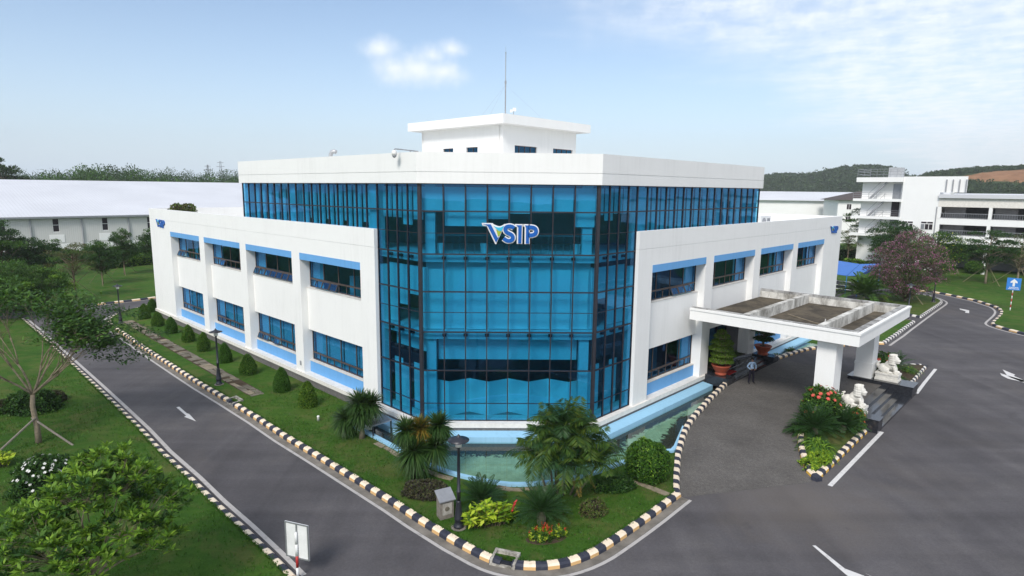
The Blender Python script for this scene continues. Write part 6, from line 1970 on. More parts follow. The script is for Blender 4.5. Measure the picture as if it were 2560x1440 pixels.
def cycad(label, loc, nf, L_, z=ZLAWN, mats=('leaf_cycad',), h_=.35, name='cycad', el=(.15, 1.25), leaf=.17, cat='cycad', droop=(.25, .55), nl=38, wd=.020):
    root = thing(name, label, cat, (*loc[:2], z), rnd.random() * 6)
    q = MB(); q.lathe([(.16, -.03), (.19, h_ * .5), (.13, h_)], 10); q.build('trunk', MAT['palm_trunk'], root)
    q = MB(); lf = LF()
    for i in range(nf):
        f = i / nf
        frond(q, lf, (0, 0, h_), i * 2.39996, el[0] + (el[1] - el[0]) * f ** 1.2 + rnd.uniform(-.08, .08), L_ * rnd.uniform(.85, 1.05), droop[1] + (droop[0] - droop[1]) * f, nl, leaf, wd, rnd.randrange(len(mats)), .35, .45, .012, 6, .05)
    q.build('midribs', MAT['plant_dark'], root); link('fronds', lf.mesh('fronds', mats), root)
    return root
cycad('dark spiky cycad right of the front lamp post', (-1.126, -7.618), 56, 1.30, leaf=.19)
cycad('dark spiky cycad behind the red flower bed', (1.234, -8.823), 60, 1.45, h_=.5, leaf=.2)
def areca():
    root = thing('palm_clump', 'feathery palm clump in front of the glass corner', 'palm', (*(2.089, -6.623), ZLAWN))
    q = MB(); qs = MB(); lf = LF()
    stems = [(-.75, .15, 1.7, -.45, .15), (-.35, -.1, 2.3, -.2, .0), (.0, .2, 3.0, .05, .1), (.40, .0, 2.6, .3, .0), (.95, .1, 2.0, .7, .1), (.55, .45, 2.8, .4, .35), (-.1, .5, 2.4, -.1, .4), (1.25, -.1, 1.4, .95, -.2), (.15, -.35, 1.5, .15, -.45)]
    for (x, y, h_, lx, ly) in stems:
        qs.tube([(x * .55, y * .55, -.03), (x, y, h_ * .55), (x + lx * .3, y + ly * .3, h_)], [.055, .045, .04], 7)
        top_ = (x + lx * .3, y + ly * .3, h_)
        n = 15
        a0 = rnd.random() * 6
        for i in range(n):
            f = i / n
            frond(q, lf, top_, a0 + i * 2.39996, .45 + .95 * f, rnd.uniform(1.7, 2.25), 1.0 - .42 * f, 44, .55, .032, rnd.choice((0, 0, 3, 3)), .15, .6, .014, 9, .75, .55)
    # outward leaves that arch over the pond
    for az, L_ in ((3.3, 2.8), (2.9, 2.5), (.15, 2.7), (-.3, 2.7), (.45, 2.6), (-1.5, 2.3), (-2.2, 2.2), (3.7, 2.4)):
        frond(q, lf, (.2 * math.cos(az) + .1, .2 * math.sin(az), 1.5), az, .75, L_, 1.15, 52, .56, .032, rnd.choice((0, 3)), .15, .55, .014, 10, .8, .55)
    for az in (-1.2, -.4, 2.6):
        frond(q, lf, (.3, .0, 1.4), az, .3, 1.6, 1.3, 32, .36, .035, 2, .1, .5, .013, 8, .5)
    qs.build('stems', MAT['palm_trunk'], root, True); q.build('midribs', MAT['plant_dark'], root)
    link('fronds', lf.mesh('fronds', ('leaf_palm', 'leaf_mid', 'leaf_yucca_old', 'leaf_cycad')), root)
areca()
def yucca(label, loc, heads, base_h, extra=None):
    root = thing('yucca', label, 'yucca', (*loc[:2], ZLAWN))
    q = MB(); lf = LF()
    q.tube([(0, 0, -.04), (.02, .01, base_h * .5), (0, 0, base_h)], [.17, .13, .12], 9)
    for (x, y, z, r_, mi) in heads:
        limb(q, (0, 0, base_h * .85), (x, y, z), .085, .06, .1, 7)
        n = 560
        d = rdir(n); d[:, 2] = d[:, 2] * .9 + .12
        L_ = 1.1 * r_ * rng.uniform(.7, 1.08, n)
        lf.straps(np.array([x, y, z]) + d * .06, d, L_, .075, np.where(d[:, 2] < .25, .45, .15), mi, 3)
    if extra:
        x, y, z, r_ = extra
        n = 110; d = rdir(n); d[:, 2] = np.abs(d[:, 2]) + .1
        lf.straps(np.array([x, y, z]) + d * .04, d, r_ * rng.uniform(.7, 1, n), .045, .25, 0, 3)
    q.build('trunk', MAT['palm_trunk'], root, True); link('leaves', lf.mesh('leaves', ('leaf_yucca', 'leaf_yucca_old')), root)
yucca('spiky yucca with three heads left of the pond hood', (-7.494, -0.659), [(-.82, .05, 1.05, .78, 0), (-.12, .15, 1.85, .82, 0), (.42, .25, 1.75, .80, 0), (-.05, -.1, 1.35, .70, 0)], .75)
yucca('tall spiky yucca with five heads before the glass corner', (-4.111, -5.082), [(-.42, .30, 2.10, .76, 0), (.15, .45, 2.15, .66, 1), (.95, .55, 2.25, .74, 0), (-.05, -.15, 1.35, .95, 0), (.85, .15, 1.45, .86, 0)], .75, (.0, -.25, .05, .55))

# ------------------------------------------------------------------ island planting
def isl(t, o):
    p = FR(t, o, 0); return (p.x, p.y)
flower_bush('tall hibiscus shrub with coral red flowers before the porch column', isl(9.6, 8.35), 'hibiscus', 1.35, .95, 1.75, 6400, .13, ('leaf_mid', 'leaf_dark', 'leaf_bright'), 'petal_coral', 26, .13, z=.5, rz=R(45), wob=.28)
flower_bush('small red flowered shrub at the near flanking wall of the steps', isl(10.7, 9.75), 'ixora', .85, .45, .95, 3200, .09, ('leaf_mid', 'leaf_bright'), 'petal_red', 26, .075, z=.3, rz=R(45), wob=.25)
cycad('broad cycad in the island below the hibiscus', isl(7.9, 8.6), 52, 1.75, .38, leaf=.24, wd=.03)
cycad('dark cycad in the island beside the near lion', isl(9.5, 9.5), 50, 1.5, .35, leaf=.22, wd=.03)
def strap_clump(label, loc, n, L_, z, mats=('leaf_mid', 'leaf_bright'), wd=.05, name='lily_clump', droop=.75):
    root = thing(name, label, 'plant', (*loc[:2], z))
    lf = LF()
    d = rdir(n); d[:, 2] = np.abs(d[:, 2]) * 1.2 + .45
    P = rng.normal(size=(n, 3)) * np.array([.16, .16, 0])
    for k in range(len(mats)):
        s_ = slice(k, None, len(mats))
        lf.straps(P[s_], d[s_], L_ * rng.uniform(.7, 1.1, len(P[s_])), wd, droop, k, 4)
    link('leaves', lf.mesh('leaves', mats), root)
    return root
strap_clump('bright strap leaved lily clump near the tip of the island', isl(6.4, 9.2), 420, 1.35, .28, wd=.10)
strap_clump('strap leaved lily clump in the middle of the island', isl(7.7, 8.05), 300, 1.3, .42, ('leaf_dark', 'leaf_mid'), .08)
bush('pale green groundcover filling the tip of the island', isl(5.0, 9.65), 'tip', 'groundcover', 'plant', R(45), (1, 1, 1), None, .14, prof=low(1.15, .48, .26), n=3800, leaf=.11, mats=('leaf_bright', 'leaf_lime'), wob=.3, lump=.3)
flower_bush('hibiscus with red flowers behind the far porch column', isl(22.0, 8.45), 'hibiscus_far', 1.2, .8, 1.35, 3600, .13, ('leaf_mid', 'leaf_dark'), 'petal_coral', 16, .15, z=.5, rz=R(45), wob=.28)
cycad('cycad in the far part of the island beyond the lion', isl(24.2, 8.75), 36, 1.5, .42, leaf=.22)
strap_clump('strap leaved clump beside the far lion', isl(22.3, 9.35), 220, 1.1, .3, ('leaf_mid', 'leaf_dark'))
strap_clump('long leaved clump in the far tip of the island', isl(25.4, 9.3), 220, 1.0, .3, ('leaf_mid', 'leaf_bright'))
# ------------------------------------------------------------------ potted bonsai at the entrance
def bonsai(label, loc, z, tiers, mats, sc=1.0, rz=0):
    root = thing('potted_bonsai', label, 'potted plant', (*loc[:2], z), rz); root.scale = (sc,) * 3
    q = MB(); q.lathe([(.32, 0), (.36, .03), (.38, .12), (.33, .17), (.36, .22), (.50, .42), (.60, .62), (.63, .66), (.60, .70), (.52, .66)], 22); q.build('pot', MAT['terracotta'], root, True)
    q = MB(); q.lathe([(.53, .64), (.1, .67)], 16); q.build('soil', MAT['soil'], root)
    q = MB(); lf = LF()
    q.tube([(0, 0, .6), (.08, .03, 1.0), (-.05, .0, 1.5), (.02, .02, 2.3)], [.10, .08, .06, .03], 8)
    for (x, y, zz_, r_, h_) in tiers:
        limb(q, (0, 0, zz_ - .15), (x, y, zz_), .035, .02, .1)
        n = int(900 * r_ * r_ / .3)
        d = rdir(n); d[:, 2] = np.abs(d[:, 2]) - .15
        P = np.array([x, y, zz_]) + d * np.array([r_, r_, h_]) * (rng.random(n) ** .25)[:, None]
        U = d * .6 + rdir(n) * .8 + np.array([0, 0, .5])
        L_ = rng.uniform(.07, .13, n)
        lf.leaves(P, U, L_, L_ * .5, rng.integers(0, len(mats)) if False else 0, d + np.array([0, 0, .6]))
        ellipsoid(q, (x, y, zz_), (r_ * .78, r_ * .78, h_ * .6), 10, 6)
    q.build('branches', MAT['bark'], root, True); link('foliage', lf.mesh('foliage', mats), root)
b1 = FR(12.62, 1.15, .95)
bonsai('bright green tiered bonsai in a terracotta pot by the entrance', (b1.x, b1.y), .95, [(.0, .0, .95, .78, .32), (.12, .05, 1.35, .80, .32), (-.08, .0, 1.75, .78, .32), (-.02, .0, 2.15, .72, .32), (-.08, .0, 2.55, .52, .30), (-.1, 0, 2.85, .30, .22)], ('leaf_topiary_young',))
b2 = FR(19.75, 1.05, .95)
bonsai('dark cloud pruned bonsai in a terracotta pot beyond the guard', (b2.x, b2.y), .95, [(.0, .0, 1.15, .72, .26), (-.1, .1, 1.85, .82, .30), (.05, .0, 2.2, .6, .28), (.35, -.2, 1.5, .5, .2), (0, 0, 2.55, .4, .22)], ('leaf_dark',), 1.0, 1.0)
for i, (t_, lb) in enumerate(((14.3, 'grassy plant in the entrance planter near the bright bonsai'), (16.0, 'grassy plant in the middle of the entrance planter'), (17.6, 'grassy plant at the far end of the entrance planter'))):
    p = FR(t_, -.25, .97)
    strap_clump(lb, (p.x, p.y), 120, .9, .97, ('leaf_dark', 'leaf_mid'), .035, 'planter_grass', .4)
p = (6.943, -1.16)
root = thing('flower_pot', 'small white pot with a leafy plant standing in the pond', 'flower pot', (*p, .06))
q = MB(); q.lathe([(.13, 0), (.18, .26), (.19, .28), (.16, .27)], 14); q.build('pot', MAT['white_plastic'], root, True)
lf = LF(); n = 110; d = rdir(n); d[:, 2] = np.abs(d[:, 2]) + .2
lf.straps(np.zeros((n, 3)) + np.array([0, 0, .26]), d, rng.uniform(.25, .42, n), .06, .5, 0, 3); link('leaves', lf.mesh('leaves', ('leaf_bright',)), root)
for i, (px_, lb) in enumerate((((2004, 868), 'leafy water plant in the far pond near the entrance'), ((2034, 860), 'leafy water plant in the far pond near the porch column'))):
    p = (FR(21.6, 1.35, 0), FR(24.4, 1.5, 0))[i]
    broadleaf(lb, (p.x, p.y), 'wp%d' % i, .5, .35, .45, 26, .2, ('leaf_mid', 'leaf_bright'), 0, 'water_plant', .25)
for i, (px_, lb, s_) in enumerate((((0, 0), 'shrub showing above the left wing parapet near its far end', 1.0), ((0, 0), 'shrub showing above the left wing parapet beside the blue glass', .8))):
    p = FL(38.6, -1.6, 9.6) if i == 0 else FL(22.4, -1.9, 9.6)
    root = bush(lb, (p.x, p.y), 'dry' if i == 0 else 'cover', 'terrace_shrub', 'shrub', i, (2.4, 2.4, 2.9) if i == 0 else (1.2, 1.2, 3.6), None, 9.6)

# ------------------------------------------------------------------ right-hand trees
GR = 'trees on the right lawn'
tree('pink flowering tree beside the right road', (48.097, 40.659), 'pink', .4, 1.0, (2.4, 2.2, 3, 'stake_wood', .04, .4), GR, H=8.4, cr_=4.2, base_h=.5, n_clump=120, per=230, leaf=.19, mats=('leaf_mid', 'petal_pink', 'leaf_dark', 'leaf_brown'), bark='bark', tr_=.17, top=.45, clump_r=(.26, .42), shell=.45, mixed=(.22, .40, .20, .18))
tree('sparse umbrella tree just beyond the right wing', (67.823, 84.062), 'sparse', .4, 1.0, (3.0, 3.5, 3, 'stake_wood', .04, .4), GR, H=10.0, cr_=3.9, base_h=4.6, n_clump=36, per=95, leaf=.30, mats=('leaf_dark', 'leaf_mid'), bark='pale_bark', tr_=.14, flat=.5, clump_r=(.3, .5))
tree('small brownish tree against the end of the right wing', (63.611, 80.553), 'brown_a', 1.4, .85, None, GR)
tree('dense dark green tree before the white stair tower', (66.315, 72.095), 'dense_c', .4, .82, None, GR, H=9.6, cr_=4.4, base_h=1.6, n_clump=64, per=210, leaf=.34, mats=('leaf_dark', 'leaf_mid'), bark='bark', tr_=.2)
tree('green tree with yellow tips behind the pink flowering tree', (63.769, 58.055), 'dense_d', 1.7, .86, None, GR, H=8.2, cr_=4.2, base_h=1.0, n_clump=64, per=200, leaf=.30, mats=('leaf_dark', 'leaf_mid', 'leaf_lime'), bark='bark', tr_=.2, mixed=(.5, .42, .08))
tree('brownish tree before the annex balconies, left of the ball shrub', (79.691, 75.153), 'brown_b', 1.7, .80, None, GR, H=8.6, cr_=3.6, base_h=1.8, n_clump=48, per=140, leaf=.27, mats=('leaf_brown', 'leaf_mid', 'leaf_dark'), bark='bark', tr_=.16)
tree('layered dark green staked tree right of the ball shrub', (69.745, 55.63), 'layer', 1.7, .90, (3.0, 3.2, 3, 'stake_wood', .04, .9), GR, H=8.4, cr_=3.7, base_h=3.0, n_clump=44, per=180, leaf=.28, mats=('leaf_dark', 'leaf_mid'), bark='pale_bark', tr_=.16, flat=.55)
tree('half bare brownish tree at the right edge by the direction sign', (73.605, 54.697), 'brown_c', 1.7, .88, (3.2, 3.2, 3, 'stake_wood', .04, 2.9), GR, H=8.2, cr_=3.6, base_h=2.6, n_clump=46, per=80, leaf=.20, mats=('leaf_brown', 'leaf_mid'), bark='pale_bark', tr_=.17, skel=1.2)
tree('small dark tree before the dark undercroft of the annex', (80.855, 73.028), 'young_b', 1.1, .95, None, GR)
tree('bushy tree cut off by the right edge before the annex', (84.869, 64.354), 'dense_d', 4.1, .8, None, GR)
tree('low tree filling the gap below the stair tower', (74.958, 78.303), 'dense_c', 2.9, .55, None, GR)
cycad('yellowish feathery palm behind the porch canopy', (43.09, 40.724), 44, 4.6, ZLAWN, ('leaf_palm', 'leaf_mid'), .5, 'palm', (.35, 1.35), .75, 'palm', (.5, .95), 46, .09)

def hedge(label, a_, c_, h_, w_, n, mats, leaf=.3):
    a_ = Vector((*a_, 0)); c_ = Vector((*c_, 0)); d = (c_ - a_); L_ = d.length; e_ = d.normalized(); nn = Vector((-e_.y, e_.x, 0))
    root = thing('hedge', label, 'hedge', (a_.x, a_.y, ZLAWN))
    q = MB(); lf = LF()
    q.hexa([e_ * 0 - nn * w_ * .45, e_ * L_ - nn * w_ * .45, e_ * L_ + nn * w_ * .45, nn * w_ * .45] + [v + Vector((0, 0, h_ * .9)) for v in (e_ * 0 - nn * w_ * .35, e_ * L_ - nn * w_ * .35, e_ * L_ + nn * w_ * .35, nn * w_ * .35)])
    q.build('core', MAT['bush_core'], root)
    s_ = rng.random(n) * L_; u = rng.random(n)
    side = np.where(u < .38, -1, np.where(u < .76, 1, 0))
    lat = np.where(side == 0, rng.uniform(-.5, .5, n), side * .5) * w_; hh = np.where(side == 0, h_, rng.random(n) * h_)
    hh = hh * (1 + .16 * np.sin(s_ * 1.3) + .1 * np.sin(s_ * 3.1 + 1)) + rng.normal(size=n) * .06
    P = np.outer(s_, np.array(e_)) + np.outer(lat + rng.normal(size=n) * .08, np.array(nn)) + np.outer(hh, [0, 0, 1.0])
    U = rdir(n) + np.array([0, 0, .6]) + np.outer(side, np.array(nn)) * .5
    L__ = leaf * rng.uniform(.6, 1.3, n)
    mi = rng.integers(0, len(mats), n)
    for k in range(len(mats)):
        m_ = mi == k
        lf.leaves(P[m_], U[m_], L__[m_], L__[m_] * .5, k)
    link('foliage', lf.mesh('foliage', mats), root)
hedge('low green hedge across the back of the left lawn', (-62.0, 63.858), (-57.229, 73.111), 1.3, 2.6, 5200, ('leaf_mid', 'leaf_bright', 'leaf_dark'))
hedge('dark hedge at the foot of the factory wall', (-81.332, 64.541), (-62.767, 82.072), 1.7, 3.0, 9000, ('leaf_dark', 'leaf_mid'), .4)
hedge('clipped dark hedge behind the right lawn before the stair tower', (64.007, 85.111), (82.225, 87.851), 2.2, 2.4, 5000, ('leaf_dark', 'leaf_mid'), .35)
hedge('low hedge behind the blue parking awning', (60.89, 76.752), (65.84, 74.24), .9, 1.6, 2200, ('leaf_mid', 'leaf_bright'), .3)
hedge('dark hedge before the annex at the right edge', (82.225, 87.851), (99.101, 76.433), 2.0, 2.6, 6000, ('leaf_dark', 'leaf_mid'), .38)

# ------------------------------------------------------------------ grass tufts that roughen the near lawns
def inside(px_, py_, poly):
    x = np.array([p[0] for p in poly]); y = np.array([p[1] for p in poly]); r_ = np.zeros(len(px_), bool)
    j = len(poly) - 1
    for i in range(len(poly)):
        c_ = ((y[i] > py_) != (y[j] > py_)) & (px_ < (x[j] - x[i]) * (py_ - y[i]) / (y[j] - y[i] + 1e-12) + x[i])
        r_ ^= c_; j = i
    return r_
def tufts(poly, box, n, label, size=.075):
    x0, x1, y0, y1 = box
    xs = rng.uniform(x0, x1, n); ys = rng.uniform(y0, y1, n)
    den = np.array([noise.noise(Vector((a_ * .5, b_ * .5, 0))) for a_, b_ in zip(xs, ys)])
    k = inside(xs, ys, poly) & (rng.random(n) < .55 + den * .9)
    P = np.stack([xs[k], ys[k], np.full(k.sum(), ZLAWN - .005)], 1); m_ = len(P)
    U = rdir(m_) * .55 + np.array([0, 0, 1.0]); L_ = size * rng.uniform(.6, 1.5, m_)
    lf = LF(); mi = rng.choice(3, m_, p=[.62, .28, .10])
    for j in range(3):
        q_ = mi == j
        lf.leaves(P[q_], U[q_], L_[q_], L_[q_] * .42, j)
    stuff(link('grass', lf.mesh('grass', ('leaf_topiary', 'leaf_mid', 'leaf_brown'))), label, 'grass')
garden_poly = garden_inner[1:] + drive_inner[1:5] + [p[:2] for p in reversed(pond_out)] + [tuple(FL(4.9, 0.25, 0))[:2]] + wall_line[1:]
tufts(garden_poly, (-16, 9, -12, 8), 60000, 'short grass blades of the garden lawn round the glass corner')
tufts([(-34, -20), (-6.2, -20), (-6.2, -12.6)] + list(reversed(lk)) + [(-34, 16)], (-32, -6, -16, 14), 60000, 'short grass blades of the lawn left of the road', .085)
def verge(pts, side, n, label):
    rs_ = resample([p[:2] for p in pts], .05); o_ = np.array(offset_poly(rs_, side * .295))
    i = rng.integers(0, len(o_), n); P = np.concatenate([o_[i] + rng.normal(size=(n, 2)) * .03, np.full((n, 1), ZLAWN - .01)], 1)
    U = rdir(n) * .7 + np.array([0, 0, .9]); L_ = rng.uniform(.05, .13, n)
    lf = LF(); lf.leaves(P, U, L_, L_ * .35, 0); stuff(link('grass', lf.mesh('grass', ('leaf_topiary',))), label, 'grass')
verge(loop, 1, 9000, 'ragged grass edge hanging over the garden kerb')
verge(left_kerb, -1, 6000, 'ragged grass edge behind the left road kerb')

# ------------------------------------------------------------------ factory hall on the left
FO = Vector((-77.4, 83.4, 0)); 
def FF(t, o, z): return Vector((FO.x + S2 * t + S2 * o, FO.y + S2 * t - S2 * o, z))
fac = thing('factory_hall', 'long white metal roofed factory hall with pairs of dark windows', 'building', tuple(FF(0, 0, 0)))
def facq(): return MB()
def fbuild(q, name, m_, root=fac, base=FF(0, 0, 0)):
    q.v = [(x - base.x, y - base.y, z - base.z) for x, y, z in q.v]
    return q.build(name, m_, root)
T0, T1_, RUN = -60.0, 62.0, 36.0
wx = [-3.74 + 7.55 * i for i in range(-7, 8)]
q = MB(); q.fbox(FF, T0, T1_, -.25, 0, -.05, 2.35); fbuild(q, 'base_wall', MAT['annex_white'])
q = MB()
edges_ = [T0] + [v for x in wx for v in (x - .48, x + .48)] + [T1_]
q.fbox(FF, T0, T1_, -.25, -.01, 2.35, 4.45); q.fbox(FF, T0, T1_, -.25, -.01, 6.78, 7.0)
for a_, c_ in zip(edges_[0::2], edges_[1::2]):
    q.fbox(FF, a_, c_, -.25, -.01, 4.45, 6.78)
fbuild(q, 'wall', MAT['metal_wall'])
for x in wx:
    q = MB(); q.fbox(FF, x - .48, x + .48, -.14, -.10, 4.45, 4.55); q.fbox(FF, x - .48, x + .48, -.14, -.10, 5.68, 5.76); q.fbox(FF, x - .48, x - .43, -.14, -.10, 4.55, 6.78); q.fbox(FF, x + .43, x + .48, -.14, -.10, 4.55, 6.78)
    q.v = [(a_ - FF(0, 0, 0).x, c_ - FF(0, 0, 0).y, z) for a_, c_, z in q.v]
    w_ = q.build('window', MAT['annex_white'], fac)
    for z0, z1 in ((4.55, 5.68), (5.76, 6.78)):
        p = link('pane', pane_mesh(.86, z1 - z0, MAT['brown_glass']), w_); place(p, lambda t, o, z: FF(t, o, z) - FF(0, 0, 0), x - .43, -.16, z0)
    q = MB(); q.fbox(FF, x - 1.1, x + 1.1, -.02, .04, 2.6, 4.0); fbuild(q, 'panel', MAT['annex_white'])
    q = MB(); q.tube([FF(x + 3.9, .12, 0), FF(x + 3.9, .12, 6.8)], .14, 6); fbuild(q, 'downpipe', MAT['grey_trim'])
q = MB(); q.fbox(FF, T0 - .6, T1_ + .6, -.3, .75, 6.95, 7.25); fbuild(q, 'gutter', MAT['grey_metal'])
q = MB()
q.hexa([FF(T0 - .6, .7, 7.252), FF(T1_ + .6, .7, 7.252), FF(T1_ + .6, -RUN, 13.75), FF(T0 - .6, -RUN, 13.75), FF(T0 - .6, .7, 7.32), FF(T1_ + .6, .7, 7.32), FF(T1_ + .6, -RUN, 13.85), FF(T0 - .6, -RUN, 13.85)])
q.hexa([FF(T0 - .6, -RUN, 13.75), FF(T1_ + .6, -RUN, 13.75), FF(T1_ + .6, -2 * RUN, 7.2), FF(T0 - .6, -2 * RUN, 7.2), FF(T0 - .6, -RUN, 13.848), FF(T1_ + .6, -RUN, 13.848), FF(T1_ + .6, -2 * RUN, 7.3), FF(T0 - .6, -2 * RUN, 7.3)])
fbuild(q, 'roof', MAT['metal_roof'])
q = MB()
for t_ in (T0, T1_):
    q.add([FF(t_, 0, 0), FF(t_, -2 * RUN, 0), FF(t_, -2 * RUN, 7.1), FF(t_, -RUN, 13.7), FF(t_, 0, 7.1)], [(0, 1, 2, 3, 4)])
fbuild(q, 'gable_wall', MAT['metal_wall'])
# a second hall behind the left wing
def hall(name, label, O, e_, n_, L_, D_, eave, ridge, cols=True, wallm='annex_white'):
    O = Vector((*O, 0)); e_ = Vector((*e_, 0)); n_ = Vector((*n_, 0))
    P = lambda t, o, z: e_ * t - n_ * o + Vector((0, 0, z))
    root = thing(name, label, 'building', O)
    q = MB(); q.hexa([P(0, 0, -.05), P(L_, 0, -.05), P(L_, D_, -.05), P(0, D_, -.05), P(0, 0, eave), P(L_, 0, eave), P(L_, D_, eave), P(0, D_, eave)]); q.build('wall', MAT[wallm], root)
    q = MB()
    q.hexa([P(-.8, -.9, eave + .002), P(L_ + .8, -.9, eave + .002), P(L_ + .8, D_ / 2, ridge), P(-.8, D_ / 2, ridge), P(-.8, -.9, eave + .15), P(L_ + .8, -.9, eave + .15), P(L_ + .8, D_ / 2, ridge + .12), P(-.8, D_ / 2, ridge + .12)])
    q.hexa([P(-.8, D_ / 2, ridge), P(L_ + .8, D_ / 2, ridge), P(L_ + .8, D_ + .9, eave + .002), P(-.8, D_ + .9, eave + .002), P(-.8, D_ / 2, ridge + .118), P(L_ + .8, D_ / 2, ridge + .118), P(L_ + .8, D_ + .9, eave + .15), P(-.8, D_ + .9, eave + .15)])
    q.build('roof', MAT['metal_roof'], root)
    q = MB(); q.add([P(0, 0, eave), P(0, D_, eave), P(0, D_ / 2, ridge)], [(0, 1, 2)]); q.add([P(L_, 0, eave), P(L_, D_, eave), P(L_, D_ / 2, ridge)], [(0, 1, 2)]); q.build('gable', MAT[wallm], root)
    if cols:
        k = 0.0
        while k < L_:
            q = MB(); q.tube([P(k, -.15, 0), P(k, -.15, eave)], .22, 6); q.build('pilaster', MAT['grey_trim'], root); k += 7.5
    return root
hall('factory_hall', 'second white hall behind the left wing with grey posts under its eaves', (-109.831, 173.337), (S2, S2), (S2, -S2), 70, 44, 7.6, 11.2)
hall('factory_hall', 'low white hall roof just behind the right wing', (94.646, 196.126), (S2, S2), (S2, -S2), 46, 30, 8.0, 11.0, False)
hall('factory_hall', 'wide far white hall below the wooded hill', (70.213, 145.256), (.96, -.28), (-.28, -.96), 150, 40, 10.6, 13.0, False)
hall('factory_hall', 'long white roofed hall behind the balcony wing of the annex', (118, 150), (S2, -S2), (-S2, -S2), 150, 40, 10.2, 12.6, False)

# ------------------------------------------------------------------ annex with outside stairs
AO = Vector((*(73.15, 69.598), 0))
def FN(t, o, z): return Vector((S2 * t - S2 * o, -S2 * t - S2 * o, z))      # local to AO
ann = thing('annex_building', 'white annex with open steel stairs, balconies and a dark undercroft', 'building', tuple(AO))
AW = MAT['annex_white']
tA, tB, tC, tD = [-13.34, -6.73, -1.34, 2.2]
ztop = 15.75
wn_ = [(-6.31, 8.26), (-4.64, 6.9), (-3.5, 8.31), (-1.77, 6.92)]
q = MB()
D_ = 13.0
q.hexa([FN(tB, 0, 0), FN(tC, 0, 0), FN(tC, -D_, 0), FN(tB, -D_, 0), FN(tB, 0, ztop), FN(tC, 0, ztop), FN(tC, -D_, ztop), FN(tB, -D_, ztop)])
q.build('tower_wall', AW, ann)
q = MB(); q.hexa([FN(tA, -1.6, 0), FN(tB - .002, -1.6, 0), FN(tB - .002, -D_, 0), FN(tA, -D_, 0), FN(tA, -1.6, ztop - .9), FN(tB - .002, -1.6, ztop - .9), FN(tB - .002, -D_, ztop - .9), FN(tA, -D_, ztop - .9)]); q.build('stair_wall', AW, ann)
q = MB(); q.fbox(FN, tA - .6, tB - .01, -D_, .3, ztop - .898, ztop - .1); q.build('stair_roof', AW, ann)
fl_z = [11.94, 8.88]
storey = fl_z[0] - fl_z[1]
for k, z in enumerate((fl_z[0], fl_z[1], fl_z[1] - storey)):
    q = MB(); q.fbox(FN, tA - .9, tB - .004, -1.59, .25, z - .45, z); q.build('landing', AW, ann)
    q = MB()
    for h_ in (.35, .7, 1.05):
        q.tube([FN(tA - .9, .22, z + h_), FN(tB - .1, .22, z + h_)], .025, 5)
    n = 6
    for i in range(n + 1):
        t_ = tA - .9 + (tB - tA + .8) * i / n
        q.tube([FN(t_, .22, z), FN(t_, .22, z + 1.05)], .03, 5)
    q.build('railing', MAT['grey_metal'], ann)
    t0, t1 = tA + (tB - tA) * .22, tA + (tB - tA) * .62
    q = MB(); q.hexa([FN(t0, -.1, z), FN(t0 + .3, -.1, z), FN(t1 + .3, -.1, z + storey), FN(t1, -.1, z + storey), FN(t0, -.9, z), FN(t0 + .3, -.9, z), FN(t1 + .3, -.9, z + storey), FN(t1, -.9, z + storey)]); q.build('stair_flight', MAT['grey_trim'], ann)
    q = MB(); q.tube([FN(t0, -.1, z + .9), FN(t1, -.1, z + storey + .9)], .03, 5); q.build('handrail', MAT['grey_metal'], ann)
    q = MB(); q.fbox(FN, tB - 1.75, tB - .55, -1.59, -1.55, z + .02, z + 2.6); q.build('door', MAT['grey_metal'] if k != 1 else MAT['brown_glass'], ann)
q = MB()
for h_ in (.5, 1.0, 1.4):
    q.tube([FN(tA - .5, .2, ztop - .1 + h_), FN(tB, .2, ztop - .1 + h_)], .03, 5); q.tube([FN(tA - .5, .2, ztop - .1 + h_), FN(tA - .5, -8, ztop - .1 + h_)], .03, 5)
for i in range(8):
    t_ = tA - .5 + (tB - tA + .5) * i / 7
    q.tube([FN(t_, .2, ztop - .1), FN(t_, .2, ztop + 1.3)], .03, 5)
q.build('roof_railing', MAT['grey_metal'], ann)
q = MB(); q.fbox(FN, tB - 2.6, tB - .6, -3.0, -1.0, ztop - .1, ztop + 1.6); q.build('roof_tank', MAT['duct_zinc'], ann)
for k in range(2):
    a_, c_ = wn_[2 * k], wn_[2 * k + 1]
    for z0, z1 in ((c_[1], a_[1]), (c_[1] - storey * 1.05, a_[1] - storey * 1.05)):
        q = MB(); q.fbox(FN, a_[0], c_[0], .002, .05, z0, z1)
        w_ = q.build('window', AW, ann)
        x0 = a_[0]; ww = c_[0] - a_[0]
        for i in range(3):
            pq = MB(); pq.fbox(FN, x0 + ww * (i / 3) + .04, x0 + ww * ((i + 1) / 3) - .04, .051, .06, z0 + .05, z0 + (z1 - z0) * .68); pq.build('pane', MAT['brown_glass'] if (i + k) % 3 != 1 else MAT['grey_metal'], w_)
        for i in range(2):
            pq = MB(); pq.fbox(FN, x0 + ww * (i / 2) + .04, x0 + ww * ((i + 1) / 2) - .04, .051, .06, z0 + (z1 - z0) * .76, z1 - .05); pq.build('pane', MAT['brown_glass'], w_)
